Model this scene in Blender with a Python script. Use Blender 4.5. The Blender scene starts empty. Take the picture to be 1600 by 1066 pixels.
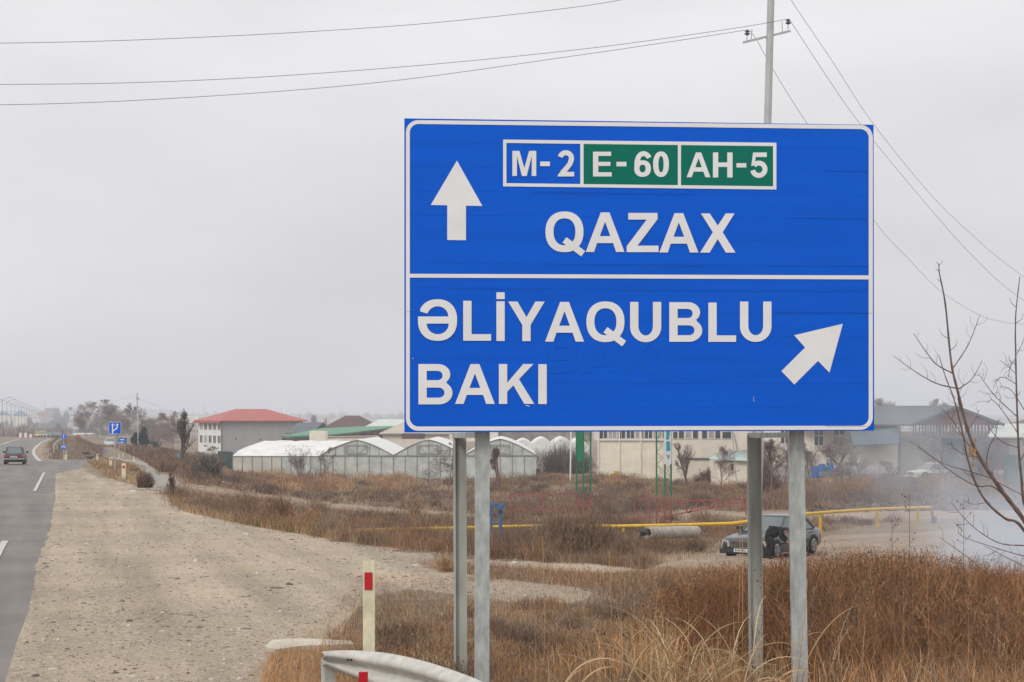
import bpy, bmesh, math, random
import numpy as np
from mathutils import Vector, Matrix
from mathutils.geometry import tessellate_polygon
random.seed(7)
rng = np.random.default_rng(7)
R = math.radians
S = bpy.context.scene
COL = S.collection

# ------------------------------------------------------------------ camera
F = 2800.0            # focal length in photo pixels (photo 1600 wide)
CX, HY, CAMZ = 800.0, 650.0, 2.6
cam_d = bpy.data.cameras.new('camera')
cam_d.sensor_width = 36.0
cam_d.lens = 36.0 * F / 1600.0
cam_d.shift_y = (HY - 533.0) / 1600.0
cam_d.clip_start = 0.3
cam_d.clip_end = 20000
cam = bpy.data.objects.new('camera', cam_d)
COL.objects.link(cam)
cam.location = (0, 0, CAMZ)
cam.rotation_euler = (R(90), 0, 0)
S.camera = cam

# ------------------------------------------------------------------ sky and sun (overcast)
SUN_EL, SUN_AZ = 42.0, 215.0      # degrees; the veiled sun stands behind the camera to the left
world = bpy.data.worlds.new('World')
S.world = world
world.use_nodes = True
nt = world.node_tree
for n in list(nt.nodes):
    nt.nodes.remove(n)
wo = nt.nodes.new('ShaderNodeOutputWorld')
bg = nt.nodes.new('ShaderNodeBackground')
sky = nt.nodes.new('ShaderNodeTexSky')
sky.sky_type = 'NISHITA'
sky.sun_disc = False
sky.sun_elevation = R(SUN_EL)
sky.sun_rotation = R(SUN_AZ)
sky.air_density = 1.0
sky.dust_density = 4.0
scl = nt.nodes.new('ShaderNodeVectorMath'); scl.operation = 'SCALE'
scl.inputs['Scale'].default_value = 0.06
nt.links.new(sky.outputs[0], scl.inputs[0])
tc = nt.nodes.new('ShaderNodeTexCoord')
sep = nt.nodes.new('ShaderNodeSeparateXYZ')
nt.links.new(tc.outputs['Generated'], sep.inputs[0])
ramp = nt.nodes.new('ShaderNodeValToRGB')
ramp.color_ramp.elements[0].position = 0.0
ramp.color_ramp.elements[0].color = (0.757, 0.752, 0.770, 1)
ramp.color_ramp.elements[1].position = 1.0
ramp.color_ramp.elements[1].color = (1.2, 1.19, 1.205, 1)
for p, c in ((0.10, (0.767, 0.762, 0.780, 1)), (0.22, (0.867, 0.862, 0.877, 1)), (0.45, (1.0, .994, 1.005, 1))):
    e = ramp.color_ramp.elements.new(p); e.color = c
nt.links.new(sep.outputs['Z'], ramp.inputs['Fac'])
noi = nt.nodes.new('ShaderNodeTexNoise')
noi.inputs['Scale'].default_value = 2.6
noi.inputs['Detail'].default_value = 5
mp = nt.nodes.new('ShaderNodeMapping')
mp.inputs['Scale'].default_value = (1, 1, 3.2)
nt.links.new(tc.outputs['Generated'], mp.inputs[0])
nt.links.new(mp.outputs[0], noi.inputs['Vector'])
mr = nt.nodes.new('ShaderNodeMapRange')
mr.inputs['From Min'].default_value = 0.3
mr.inputs['From Max'].default_value = 0.7
mr.inputs['To Min'].default_value = 0.875
mr.inputs['To Max'].default_value = 1.115
nt.links.new(noi.outputs['Fac'], mr.inputs['Value'])
cl = nt.nodes.new('ShaderNodeVectorMath'); cl.operation = 'SCALE'
nt.links.new(ramp.outputs[0], cl.inputs[0])
nt.links.new(mr.outputs[0], cl.inputs['Scale'])
mx = nt.nodes.new('ShaderNodeMix'); mx.data_type = 'RGBA'
mx.inputs[0].default_value = 0.93          # cloud cover over the Nishita sky
nt.links.new(scl.outputs[0], mx.inputs[6])
nt.links.new(cl.outputs[0], mx.inputs[7])
nt.links.new(mx.outputs[2], bg.inputs['Color'])
bg.inputs['Strength'].default_value = 1.02
nt.links.new(bg.outputs[0], wo.inputs['Surface'])

sun_d = bpy.data.lights.new('sun', 'SUN')
sun_d.energy = 1.5
sun_d.angle = R(18)
sun_d.color = (1.0, 0.95, 0.88)
sun = bpy.data.objects.new('sun', sun_d)
COL.objects.link(sun)
_az = R(SUN_AZ)
_sd = Vector((math.sin(_az) * math.cos(R(SUN_EL)), math.cos(_az) * math.cos(R(SUN_EL)), math.sin(R(SUN_EL))))
sun.rotation_euler = _sd.to_track_quat('Z', 'Y').to_euler()
S.view_settings.view_transform = 'Standard'
S.view_settings.look = 'None'
S.view_settings.exposure = 0.0
S.view_settings.gamma = 1.0
S.view_settings.use_curve_mapping = False
try:
    S.cycles.max_bounces = 6
    S.cycles.volume_bounces = 1
    S.cycles.volume_max_steps = 96
    S.cycles.transparent_max_bounces = 12
except Exception:
    pass

# ------------------------------------------------------------------ helpers
def P(px, py, Y):
    """world point seen at photo pixel (px, py) at depth Y"""
    return Vector(((px - CX) / F * Y, Y, CAMZ - (py - HY) / F * Y))

def mat(name, col, rough=0.8, var=0.0, scale=4.0, bump=0.0, metal=0.0, col2=None, spec=0.3, detail=6, coord='Object',
        stretch=(1, 1, 1), coat=0.0):
    m = bpy.data.materials.new(name)
    m.use_nodes = True
    t = m.node_tree
    b = t.nodes['Principled BSDF']
    b.inputs['Base Color'].default_value = (*col, 1)
    b.inputs['Roughness'].default_value = rough
    b.inputs['Metallic'].default_value = metal
    b.inputs['Specular IOR Level'].default_value = spec
    b.inputs['Coat Weight'].default_value = coat
    if var or col2 or bump:
        c = t.nodes.new('ShaderNodeTexCoord')
        mpn = t.nodes.new('ShaderNodeMapping'); mpn.inputs['Scale'].default_value = stretch
        n = t.nodes.new('ShaderNodeTexNoise')
        n.inputs['Scale'].default_value = scale
        n.inputs['Detail'].default_value = detail
        n.inputs['Roughness'].default_value = 0.6
        t.links.new(c.outputs[coord], mpn.inputs[0]); t.links.new(mpn.outputs[0], n.inputs['Vector'])
        if var or col2:
            rp = t.nodes.new('ShaderNodeValToRGB')
            c2 = col2 if col2 else tuple(min(1, x * (1 + var)) for x in col)
            c1 = col if col2 else tuple(x * (1 - var) for x in col)
            rp.color_ramp.elements[0].position = 0.32; rp.color_ramp.elements[0].color = (*c1, 1)
            rp.color_ramp.elements[1].position = 0.68; rp.color_ramp.elements[1].color = (*c2, 1)
            t.links.new(n.outputs['Fac'], rp.inputs[0]); t.links.new(rp.outputs[0], b.inputs['Base Color'])
        if bump:
            bp = t.nodes.new('ShaderNodeBump'); bp.inputs['Strength'].default_value = 0.6
            bp.inputs['Distance'].default_value = bump
            t.links.new(n.outputs['Fac'], bp.inputs['Height']); t.links.new(bp.outputs[0], b.inputs['Normal'])
    return m

def attr_mat(name, rough=0.9, trans=0.0):
    m = bpy.data.materials.new(name); m.use_nodes = True
    t = m.node_tree; b = t.nodes['Principled BSDF']
    a = t.nodes.new('ShaderNodeAttribute'); a.attribute_name = 'Col'
    t.links.new(a.outputs['Color'], b.inputs['Base Color'])
    b.inputs['Roughness'].default_value = rough
    b.inputs['Specular IOR Level'].default_value = 0.15
    return m

def tagp(o, label=None, cat=None, group=None, kind=None):
    if label: o['label'] = label
    if cat: o['category'] = cat
    if group: o['group'] = group
    if kind: o['kind'] = kind
    return o

def thing(name, label, cat, loc=(0, 0, 0), rz=0.0, group=None):
    o = bpy.data.objects.new(name, None); COL.objects.link(o)
    o.location = loc; o.rotation_euler = (0, 0, rz)
    o.empty_display_size = 0.2
    return tagp(o, label, cat, group)

class MB:
    """collects geometry in world (or local) coordinates"""
    def __init__(s):
        s.v = []; s.f = []; s.mi = []
    def add(s, vs, fs, mi=0):
        o = len(s.v)
        s.v.extend([tuple(v) for v in vs])
        for f in fs:
            s.f.append(tuple(i + o for i in f)); s.mi.append(mi)
        return s
    def quad(s, a, b, c, d, mi=0):
        return s.add([a, b, c, d], [(0, 1, 2, 3)], mi)
    def box(s, c, d, rz=0.0, mi=0, rx=0.0, ry=0.0):
        hx, hy, hz = d[0] / 2, d[1] / 2, d[2] / 2
        m = Matrix.Rotation(rz, 3, 'Z') @ Matrix.Rotation(ry, 3, 'Y') @ Matrix.Rotation(rx, 3, 'X')
        c = Vector(c)
        vs = [c + m @ Vector((x, y, z)) for z in (-hz, hz) for x, y in ((-hx, -hy), (hx, -hy), (hx, hy), (-hx, hy))]
        return s.add(vs, [(3, 2, 1, 0), (4, 5, 6, 7), (0, 1, 5, 4), (1, 2, 6, 5), (2, 3, 7, 6), (3, 0, 4, 7)], mi)
    def bar(s, a, b, w, h=None, mi=0):
        """square bar between two points"""
        a, b = Vector(a), Vector(b); h = h or w
        d = (b - a).normalized()
        up = Vector((0, 0, 1)) if abs(d.z) < 0.95 else Vector((0, 1, 0))
        x = d.cross(up).normalized() * w / 2; y = x.cross(d).normalized() * h / 2
        vs = [p + q for p in (a, b) for q in (-x - y, x - y, x + y, -x + y)]
        return s.add(vs, [(3, 2, 1, 0), (4, 5, 6, 7), (0, 1, 5, 4), (1, 2, 6, 5), (2, 3, 7, 6), (3, 0, 4, 7)], mi)
    def tube(s, pts, r, n=6, r2=None, mi=0, cap=True):
        pts = [Vector(p) for p in pts]; k = len(pts); vs = []
        for i, p in enumerate(pts):
            d = (pts[min(i + 1, k - 1)] - pts[max(i - 1, 0)]).normalized()
            up = Vector((0, 0, 1)) if abs(d.z) < 0.9 else Vector((0, 1, 0))
            x = d.cross(up).normalized(); y = x.cross(d)
            rr = r if r2 is None else r + (r2 - r) * i / max(1, k - 1)
            if callable(r): rr = r(i / max(1, k - 1))
            for j in range(n):
                a = 2 * math.pi * j / n
                vs.append(p + x * (rr * math.cos(a)) + y * (rr * math.sin(a)))
        fs = [(i * n + j, i * n + (j + 1) % n, (i + 1) * n + (j + 1) % n, (i + 1) * n + j) for i in range(k - 1) for j in range(n)]
        if cap:
            fs.append(tuple(range(n - 1, -1, -1))); fs.append(tuple((k - 1) * n + j for j in range(n)))
        return s.add(vs, fs, mi)
    def poly(s, outer, holes=(), mi=0):
        """flat polygon(s) of 3-D points with holes"""
        loops = [[Vector(p) for p in outer]] + [[Vector(p) for p in h] for h in holes]
        tr = tessellate_polygon(loops)
        allv = [p for l in loops for p in l]
        return s.add(allv, tr, mi)
    def prism(s, poly, ext, mi=0):
        """closed solid: polygon of 3-D points swept along ext"""
        n = len(poly); e = Vector(ext); vs = [Vector(p) for p in poly] + [Vector(p) + e for p in poly]
        return s.add(vs, [tuple(range(n)), tuple(range(2 * n - 1, n - 1, -1))] + [(i, i + n, (i + 1) % n + n, (i + 1) % n) for i in range(n)], mi)
    def build(s, name, m, parent=None, smooth=False, origin=None):
        me = bpy.data.meshes.new(name)
        org = Vector(origin) if origin is not None else (Vector((0, 0, 0)))
        v = [tuple(Vector(p) - org) for p in s.v]
        me.from_pydata(v, [], s.f)
        ms = m if isinstance(m, (list, tuple)) else [m]
        for q in ms: me.materials.append(q)
        if len(ms) > 1:
            me.polygons.foreach_set('material_index', s.mi)
        bm = bmesh.new(); bm.from_mesh(me); bmesh.ops.recalc_face_normals(bm, faces=bm.faces); bm.to_mesh(me); bm.free()
        if smooth: me.polygons.foreach_set('use_smooth', [True] * len(me.polygons))
        me.update()
        o = bpy.data.objects.new(name, me); COL.objects.link(o)
        if parent is not None:
            o.parent = parent
        elif origin is not None:
            o.location = org
        return o

def wroot(o):
    while o.parent is not None: o = o.parent
    return Vector(o.location)

def part(mb, name, m, parent, smooth=False, label=None):
    """mb holds world coordinates; the object becomes a child of parent (roots and parts are unrotated)"""
    o = mb.build(name, m, parent, smooth, origin=wroot(parent))
    if label: o['label'] = label
    return o

def solo(mb, name, m, label=None, cat=None, group=None, kind=None, smooth=False, origin=None):
    o = mb.build(name, m, None, smooth, origin=origin)
    return tagp(o, label, cat, group, kind)

def copy_tree(o, parent=None):
    c = o.copy(); COL.objects.link(c); c.parent = parent
    for ch in list(o.children): copy_tree(ch, c)
    return c

def np_mesh(name, V, Fa, m, colors=None, smooth=False):
    """V (n,3) array, Fa (k,3|4) int array"""
    me = bpy.data.meshes.new(name)
    V = np.asarray(V, dtype=np.float32); Fa = np.asarray(Fa, dtype=np.int32)
    k, w = Fa.shape
    me.vertices.add(len(V)); me.vertices.foreach_set('co', V.ravel())
    me.loops.add(k * w); me.loops.foreach_set('vertex_index', Fa.ravel())
    me.polygons.add(k)
    me.polygons.foreach_set('loop_start', np.arange(0, k * w, w, dtype=np.int32))
    if smooth: me.polygons.foreach_set('use_smooth', np.ones(k, dtype=bool))
    me.update(calc_edges=True)
    if colors is not None:
        at = me.color_attributes.new('Col', 'FLOAT_COLOR', 'POINT')
        c4 = np.ones((len(V), 4), dtype=np.float32); c4[:, :3] = colors
        at.data.foreach_set('color', c4.ravel())
    me.materials.append(m)
    me.validate()
    o = bpy.data.objects.new(name, me); COL.objects.link(o)
    return o

# ------------------------------------------------------------------ terrain
def interp(x, tab):
    a = np.array(tab, dtype=float)
    return np.interp(x, a[:, 0], a[:, 1])
LP = [(-200, -2.45), (0, -2.45), (116, -3.6), (150, -4.0), (190, -4.6), (300, -4.9), (450, -5.45), (560, -6.9), (700, -7.9),
      (900, -10.0), (1200, -11.0), (2000, -7.0), (3500, 1.0), (5200, 17.0), (7000, 20)]
RP = [(-200, -2.45), (0, -2.45), (16, -2.62), (26, -2.9), (36, -3.4), (60, -4.80), (66, -4.95), (100, -5.65), (150, -6.4), (250, -7.7), (400, -8.8),
      (1000, -12.5), (2000, -12.5), (3200, -6), (5200, 4.0), (7000, 6)]
XB = [(-50, 7), (0, 7), (16, 5.5), (26, 4.2), (32.4, 2.0), (36, -1.5), (40, -3.6), (47.6, -7.0), (70.6, -13.6), (92, -18.8), (155, -34), (190, -42),
      (450, -108), (1200, -150), (7000, -1400)]
def wave(x, y):
    return (np.sin(x * .9 + 1.3 * np.sin(y * .31)) * np.sin(y * .7 + 1.1 * np.sin(x * .23)) * .5
            + .3 * np.sin(x * 2.3 + y * 1.1) * np.sin(y * 2.9 - x * .7) + .2 * np.sin(x * 5.1 - y * 3.3) * np.sin(y * 6.1 + x * 2.7))
def G(x, y):
    """ground height (world z)"""
    x = np.asarray(x, dtype=float); y = np.asarray(y, dtype=float)
    l = interp(y, LP); r = interp(y, RP); xb = interp(y, XB)
    w = 3.0 + 0.10 * np.clip(y, 0, 400)
    s = np.clip((x - xb) / w, 0, 1); s = s * s * (3 - 2 * s)
    z = l * (1 - s) + r * s
    off = np.clip((x - xb + 1.5) / 3, 0.0, 1)
    z = z + wave(x, y) * (0.012 + 0.075 * off)
    z = z + 0.5 * wave(x * .12, y * .09) * off * np.clip(y / 120, 0, 1)
    z = z + 1.05 * np.clip((x - 22) / 7, 0, 1) * np.clip((y - 126) / 30, 0, 1) * np.clip((300 - y) / 80, 0, 1)
    # windrow of dark earth beyond the yellow pipe
    cy = 121 + 0.10 * (x - 20)
    b = np.exp(-((y - cy) / 2.6) ** 2) * np.clip((x - 17.5) / 3, 0, 1) * np.clip((70 - x) / 6, 0, 1)
    z = z + b * (0.85 + 0.25 * wave(x * 1.1, y * .8))
    return z + CAMZ
def g(x, y): return float(G(x, y))
_YS = np.concatenate([np.linspace(5, 60, 330), np.geomspace(60.2, 6500, 620)])
_TC = np.linspace(-1.35, 1.35, 1500)
_TZ = G(_TC[:, None] * _YS[None, :], np.repeat(_YS[None, :], len(_TC), 0)).astype(np.float32)
_YF = _YS.astype(np.float32)
def ground_pts(px, py):
    """first ground hit of the sight lines through photo pixels"""
    px = np.atleast_1d(np.asarray(px, float)); py = np.atleast_1d(np.asarray(py, float))
    out = np.zeros((len(px), 3))
    for i in range(0, len(px), 4000):
        a = (px[i:i + 4000] - CX) / F; s = (py[i:i + 4000] - HY) / F
        ci = np.clip(np.rint((a + 1.35) / 2.7 * (len(_TC) - 1)).astype(int), 0, len(_TC) - 1)
        d = (CAMZ - s[:, None].astype(np.float32) * _YF) - _TZ[ci]
        hit = d <= 0
        k = np.where(hit.any(1), hit.argmax(1), len(_YS) - 1); k = np.maximum(k, 1)
        y0 = _YS[np.maximum(k - 2, 0)]; y1 = _YS[np.minimum(k + 1, len(_YS) - 1)]
        for _ in range(9):
            ym = (y0 + y1) / 2; dm = CAMZ - s * ym - G(a * ym, ym); up = dm > 0
            y0 = np.where(up, ym, y0); y1 = np.where(up, y1, ym)
        Y = (y0 + y1) / 2; X = a * Y
        out[i:i + 4000] = np.stack([X, Y, G(X, Y)], 1)
    return out
def gp(px, py): return Vector(ground_pts([px], [py])[0])
def at(px, Y):
    x = (px - CX) / F * Y
    return Vector((x, Y, g(x, Y)))

def in_poly(x, y, poly):
    x = np.asarray(x); y = np.asarray(y); r = np.zeros(x.shape, bool)
    n = len(poly)
    for i in range(n):
        x0, y0 = poly[i]; x1, y1 = poly[(i + 1) % n]
        if y0 == y1: continue
        c = ((y0 > y) != (y1 > y)) & (x < (x1 - x0) * (y - y0) / (y1 - y0) + x0)
        r ^= c
    return r
def sdist(x, y, poly):
    """signed distance, positive inside"""
    pa = np.array(poly); mg = 12.0
    near = (x > pa[:, 0].min() - mg) & (x < pa[:, 0].max() + mg) & (y > pa[:, 1].min() - mg) & (y < pa[:, 1].max() + mg)
    if not near.all():
        r = np.full(x.shape, -mg); 
        if near.any(): r[near] = np.maximum(sdist(x[near], y[near], poly), -mg)
        return r
    d = np.full(x.shape, 1e9)
    n = len(poly)
    for i in range(n):
        x0, y0 = poly[i]; x1, y1 = poly[(i + 1) % n]
        dx, dy = x1 - x0, y1 - y0
        L = dx * dx + dy * dy
        if L == 0: continue
        t = np.clip(((x - x0) * dx + (y - y0) * dy) / L, 0, 1)
        d = np.minimum(d, np.hypot(x - x0 - t * dx, y - y0 - t * dy))
    return np.where(in_poly(x, y, poly), d, -d)
def lift(poly_px):
    """outline given on the photograph -> plan (x, y) on the ground, refined along long edges"""
    pts = []
    n = len(poly_px)
    for i in range(n):
        a, b = poly_px[i], poly_px[(i + 1) % n]
        k = max(1, int(math.hypot(b[0] - a[0], b[1] - a[1]) / 40))
        for j in range(k): pts.append((a[0] + (b[0] - a[0]) * j / k, a[1] + (b[1] - a[1]) * j / k))
    q = ground_pts([p[0] for p in pts], [p[1] for p in pts])
    return [(a, b) for a, b, c in q]

ROAD_PX = [(-900, 1400), (-60, 1400), (-20, 1200), (12, 1066), (28, 1004), (46, 954), (55, 910), (58, 876), (79, 826), (86, 780), (87, 740), (100, 737), (122, 734.5),
           (140, 722), (152, 716.5), (165, 712), (176, 703), (168, 699), (150, 701), (147, 708), (141, 718), (95, 718.5), (66, 718.5), (56, 714), (53, 705), (60, 695),
           (77, 687.5), (86, 684.5), (60, 684.3), (36, 684.6), (0, 691.5), (-60, 702), (-300, 760), (-900, 900)]
SERV_PX = [(166, 714), (185, 714.5), (215, 719), (243, 725), (241, 733), (244, 741), (283, 748), (286, 768), (268, 772), (236, 765), (234, 745), (228, 730), (205, 722), (178, 717.5)]
GRAV_PX = [(-70, 1066), (-40, 1004), (-20, 954), (-10, 910), (0, 876), (20, 826), (45, 780), (60, 731), (100, 730), (122, 729), (150, 745), (215, 758), (240, 770), (268, 776), (290, 796), (335, 809),
           (400, 822), (480, 832), (560, 849), (640, 860), (700, 868), (900, 880), (1003, 889), (960, 896), (760, 884), (690, 880), (660, 886), (700, 893), (760, 906),
           (850, 917), (925, 927), (900, 936), (840, 940), (740, 934), (640, 926), (590, 930), (545, 960), (510, 990), (425, 1008), (402, 1066), (380, 1200), (340, 1400), (-200, 1400), (-120, 1200)]
LAYBY_PX = [(86, 684.8), (77, 687.5), (60, 695), (53, 705), (56, 714), (66, 718.5), (95, 718.5), (84, 700), (82, 692)]
TRACK_PX = [[(270, 757), (330, 761), (400, 770), (480, 782), (580, 790), (700, 800), (790, 811), (930, 812), (930, 817), (800, 817), (700, 806), (560, 797), (470, 790), (400, 779), (300, 772), (278, 770)],
            [(1150, 800), (1270, 803), (1330, 800), (1480, 793), (1700, 789), (1700, 803), (1500, 808), (1420, 815), (1330, 812), (1250, 812), (1150, 806)],
            [(1010, 872), (1060, 864), (1130, 856), (1230, 848), (1290, 838), (1400, 832), (1500, 828), (1700, 815), (1700, 862), (1500, 880), (1400, 884), (1290, 884), (1150, 890), (1040, 886)],
            [(1050, 797), (1150, 797), (1150, 806), (1060, 806)],
            [(590, 690), (600, 690), (590, 691)]]
ROAD = lift(ROAD_PX); SERV = lift(SERV_PX); GRAV = lift(GRAV_PX); LAYBY = lift(LAYBY_PX)
FARR = lift([(98, 681), (142, 681), (124, 664), (116, 643), (110, 643), (106, 664)])
TRACKS = [lift(t) for t in TRACK_PX[:4]]

def rag(x, y, a, f):
    return a * (np.sin(x * f + 2 * np.sin(y * f * .37)) + np.sin(y * f * 1.3 + 1.7 * np.sin(x * f * .61)) + .6 * np.sin(x * f * 3.1 + y * f * 2.2)) / 2.6

# fan grid
pxs = np.concatenate([np.linspace(-2600, -400, 30)[:-1], np.linspace(-400, -60, 30)[:-1], np.arange(-60, 1661, 3.2), np.linspace(1680, 2100, 30), np.linspace(2200, 4200, 30)])
tt = (pxs - CX) / F
rows = np.concatenate([np.linspace(6, 14, 14)[:-1], np.geomspace(14, 120, 330)[:-1], np.geomspace(120, 800, 150)[:-1], np.geomspace(800, 6800, 60)])
XX = tt[None, :] * rows[:, None]; YY = np.repeat(rows[:, None], len(tt), 1)
ZZ = G(XX, YY)
nr, nc = XX.shape
V0 = np.stack([XX.ravel(), YY.ravel(), ZZ.ravel()], 1)
idx = np.arange(nr * nc).reshape(nr, nc)
q = np.stack([idx[:-1, :-1].ravel(), idx[:-1, 1:].ravel(), idx[1:, 1:].ravel(), idx[1:, :-1].ravel()], 1)
T0 = np.concatenate([q[:, [0, 1, 2]], q[:, [0, 2, 3]]])

def split(V, T, sd):
    """cut triangles along sd = 0; returns V, inside tris, outside tris"""
    s = sd[T]; pos = s >= 0; k = pos.sum(1)
    ins = T[k == 3]; outs = T[k == 0]
    bi = np.where((k == 1) | (k == 2))[0]
    newv = []; cache = {}; ni = []; no = []; base = len(V)
    def cutp(a, b):
        key = (a, b) if a < b else (b, a)
        if key not in cache:
            t = sd[a] / (sd[a] - sd[b])
            newv.append(V[a] + (V[b] - V[a]) * t); cache[key] = base + len(newv) - 1
        return cache[key]
    for i in bi:
        t = T[i]; p = pos[i]
        one = p if k[i] == 1 else ~p
        j = int(np.argmax(one)); a, b, c = int(t[j]), int(t[(j + 1) % 3]), int(t[(j + 2) % 3])
        ab = cutp(a, b); ac = cutp(a, c)
        tri = [(a, ab, ac)]; rest = [(ab, b, c), (ab, c, ac)]
        if k[i] == 1: ni += tri; no += rest
        else: no += tri; ni += rest
    if newv: V = np.concatenate([V, np.array(newv)])
    if ni:
        ins = np.concatenate([ins, np.array(ni)]); outs = np.concatenate([outs, np.array(no)])
    return V, ins, outs
def compact(V, T):
    u, inv = np.unique(T.ravel(), return_inverse=True)
    return V[u], inv.reshape(T.shape)

def ground_mat(name, c1, c2, c3, patch=0.25, stone=9.0, bump=0.02, dark=None, darkpos=0.6, streak=0.0, streak_rot=0.0, fine=None, finepos=.56):
    m = bpy.data.materials.new(name); m.use_nodes = True
    t = m.node_tree; b = t.nodes['Principled BSDF']; b.inputs['Roughness'].default_value = 0.95
    b.inputs['Specular IOR Level'].default_value = 0.1
    c = t.nodes.new('ShaderNodeTexCoord')
    n1 = t.nodes.new('ShaderNodeTexNoise'); n1.inputs['Scale'].default_value = patch; n1.inputs['Detail'].default_value = 8; n1.inputs['Roughness'].default_value = .62
    n2 = t.nodes.new('ShaderNodeTexNoise'); n2.inputs['Scale'].default_value = stone; n2.inputs['Detail'].default_value = 7; n2.inputs['Roughness'].default_value = .75
    n3 = t.nodes.new('ShaderNodeTexNoise'); n3.inputs['Scale'].default_value = stone * 2.2; n3.inputs['Detail'].default_value = 5; n3.inputs['Roughness'].default_value = .7
    for n in (n1, n2, n3): t.links.new(c.outputs['Object'], n.inputs['Vector'])
    r1 = t.nodes.new('ShaderNodeValToRGB')
    r1.color_ramp.elements[0].position = .36; r1.color_ramp.elements[0].color = (*c1, 1)
    r1.color_ramp.elements[1].position = .64; r1.color_ramp.elements[1].color = (*c2, 1)
    t.links.new(n1.outputs['Fac'], r1.inputs[0])
    m1 = t.nodes.new('ShaderNodeMix'); m1.data_type = 'RGBA'
    r2 = t.nodes.new('ShaderNodeValToRGB')
    r2.color_ramp.elements[0].position = .42; r2.color_ramp.elements[0].color = (0, 0, 0, 1)
    r2.color_ramp.elements[1].position = .66; r2.color_ramp.elements[1].color = (1, 1, 1, 1)
    t.links.new(n2.outputs['Fac'], r2.inputs[0])
    t.links.new(r2.outputs[0], m1.inputs[0]); t.links.new(r1.outputs[0], m1.inputs[6]); m1.inputs[7].default_value = (*c3, 1)
    last = m1.outputs[2]
    if dark:
        m2 = t.nodes.new('ShaderNodeMix'); m2.data_type = 'RGBA'
        r3 = t.nodes.new('ShaderNodeValToRGB')
        r3.color_ramp.elements[0].position = darkpos; r3.color_ramp.elements[0].color = (0, 0, 0, 1)
        r3.color_ramp.elements[1].position = darkpos + .05; r3.color_ramp.elements[1].color = (1, 1, 1, 1)
        t.links.new(n3.outputs['Fac'], r3.inputs[0])
        t.links.new(r3.outputs[0], m2.inputs[0]); t.links.new(last, m2.inputs[6]); m2.inputs[7].default_value = (*dark, 1)
        last = m2.outputs[2]
    if fine:       # lighter chips
        n4 = t.nodes.new('ShaderNodeTexVoronoi'); n4.inputs['Scale'].default_value = stone * 2.0; n4.feature = 'F1'
        t.links.new(c.outputs['Object'], n4.inputs['Vector'])
        sp_ = t.nodes.new('ShaderNodeSeparateColor'); t.links.new(n4.outputs['Color'], sp_.inputs[0])
        g1 = t.nodes.new('ShaderNodeMath'); g1.operation = 'GREATER_THAN'; g1.inputs[1].default_value = .87; t.links.new(sp_.outputs[0], g1.inputs[0])
        m3 = t.nodes.new('ShaderNodeMix'); m3.data_type = 'RGBA'; t.links.new(g1.outputs[0], m3.inputs[0]); t.links.new(last, m3.inputs[6]); m3.inputs[7].default_value = (*fine, 1)
        last = m3.outputs[2]
    if streak:     # tyre tracks: long noise along the direction of travel
        mp_ = t.nodes.new('ShaderNodeMapping'); mp_.inputs['Scale'].default_value = (1.0, .05, 1); mq_ = t.nodes.new('ShaderNodeMapping'); mq_.inputs['Rotation'].default_value = (0, 0, streak_rot)
        n5 = t.nodes.new('ShaderNodeTexNoise'); n5.inputs['Scale'].default_value = 1.0; n5.inputs['Detail'].default_value = 5; n5.inputs['Roughness'].default_value = .6
        t.links.new(c.outputs['Object'], mq_.inputs[0]); t.links.new(mq_.outputs[0], mp_.inputs[0]); t.links.new(mp_.outputs[0], n5.inputs['Vector'])
        mr5 = t.nodes.new('ShaderNodeMapRange'); mr5.inputs['From Min'].default_value = .35; mr5.inputs['From Max'].default_value = .65; mr5.inputs['To Min'].default_value = 1 - streak; mr5.inputs['To Max'].default_value = 1 + streak
        t.links.new(n5.outputs['Fac'], mr5.inputs['Value'])
        vs_ = t.nodes.new('ShaderNodeVectorMath'); vs_.operation = 'SCALE'; t.links.new(last, vs_.inputs[0]); t.links.new(mr5.outputs[0], vs_.inputs['Scale']); last = vs_.outputs[0]
    t.links.new(last, b.inputs['Base Color'])
    bp = t.nodes.new('ShaderNodeBump'); bp.inputs['Strength'].default_value = 0.9; bp.inputs['Distance'].default_value = bump
    t.links.new(n2.outputs['Fac'], bp.inputs['Height']); t.links.new(bp.outputs[0], b.inputs['Normal'])
    return m
ST = math.atan(.2457)
m_asph = ground_mat('asphalt', (.17, .155, .147), (.235, .215, .203), (.21, .192, .181), .35, 26, .006, dark=(.12, .115, .11), darkpos=.66, streak=.13, streak_rot=-ST)
m_asph2 = ground_mat('asphalt_pale', (.27, .255, .235), (.33, .31, .28), (.29, .27, .25), .3, 20, .005)
m_grav = ground_mat('gravel', (.29, .24, .19), (.44, .352, .255), (.375, .31, .245), .30, 9.0, .025, dark=(.15, .122, .098), darkpos=.575, streak=.17, streak_rot=-ST, fine=(.42, .36, .29))
m_dirt = ground_mat('pale_dirt', (.235, .175, .13), (.335, .258, .195), (.35, .28, .215), .35, 2.5, .05, dark=(.15, .12, .095), darkpos=.585, streak=.12, streak_rot=1.1)
m_soil = ground_mat('soil', (.16, .118, .085), (.24, .18, .128), (.31, .245, .18), .12, 3.0, .06, dark=(.09, .064, .047), darkpos=.58)

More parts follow.
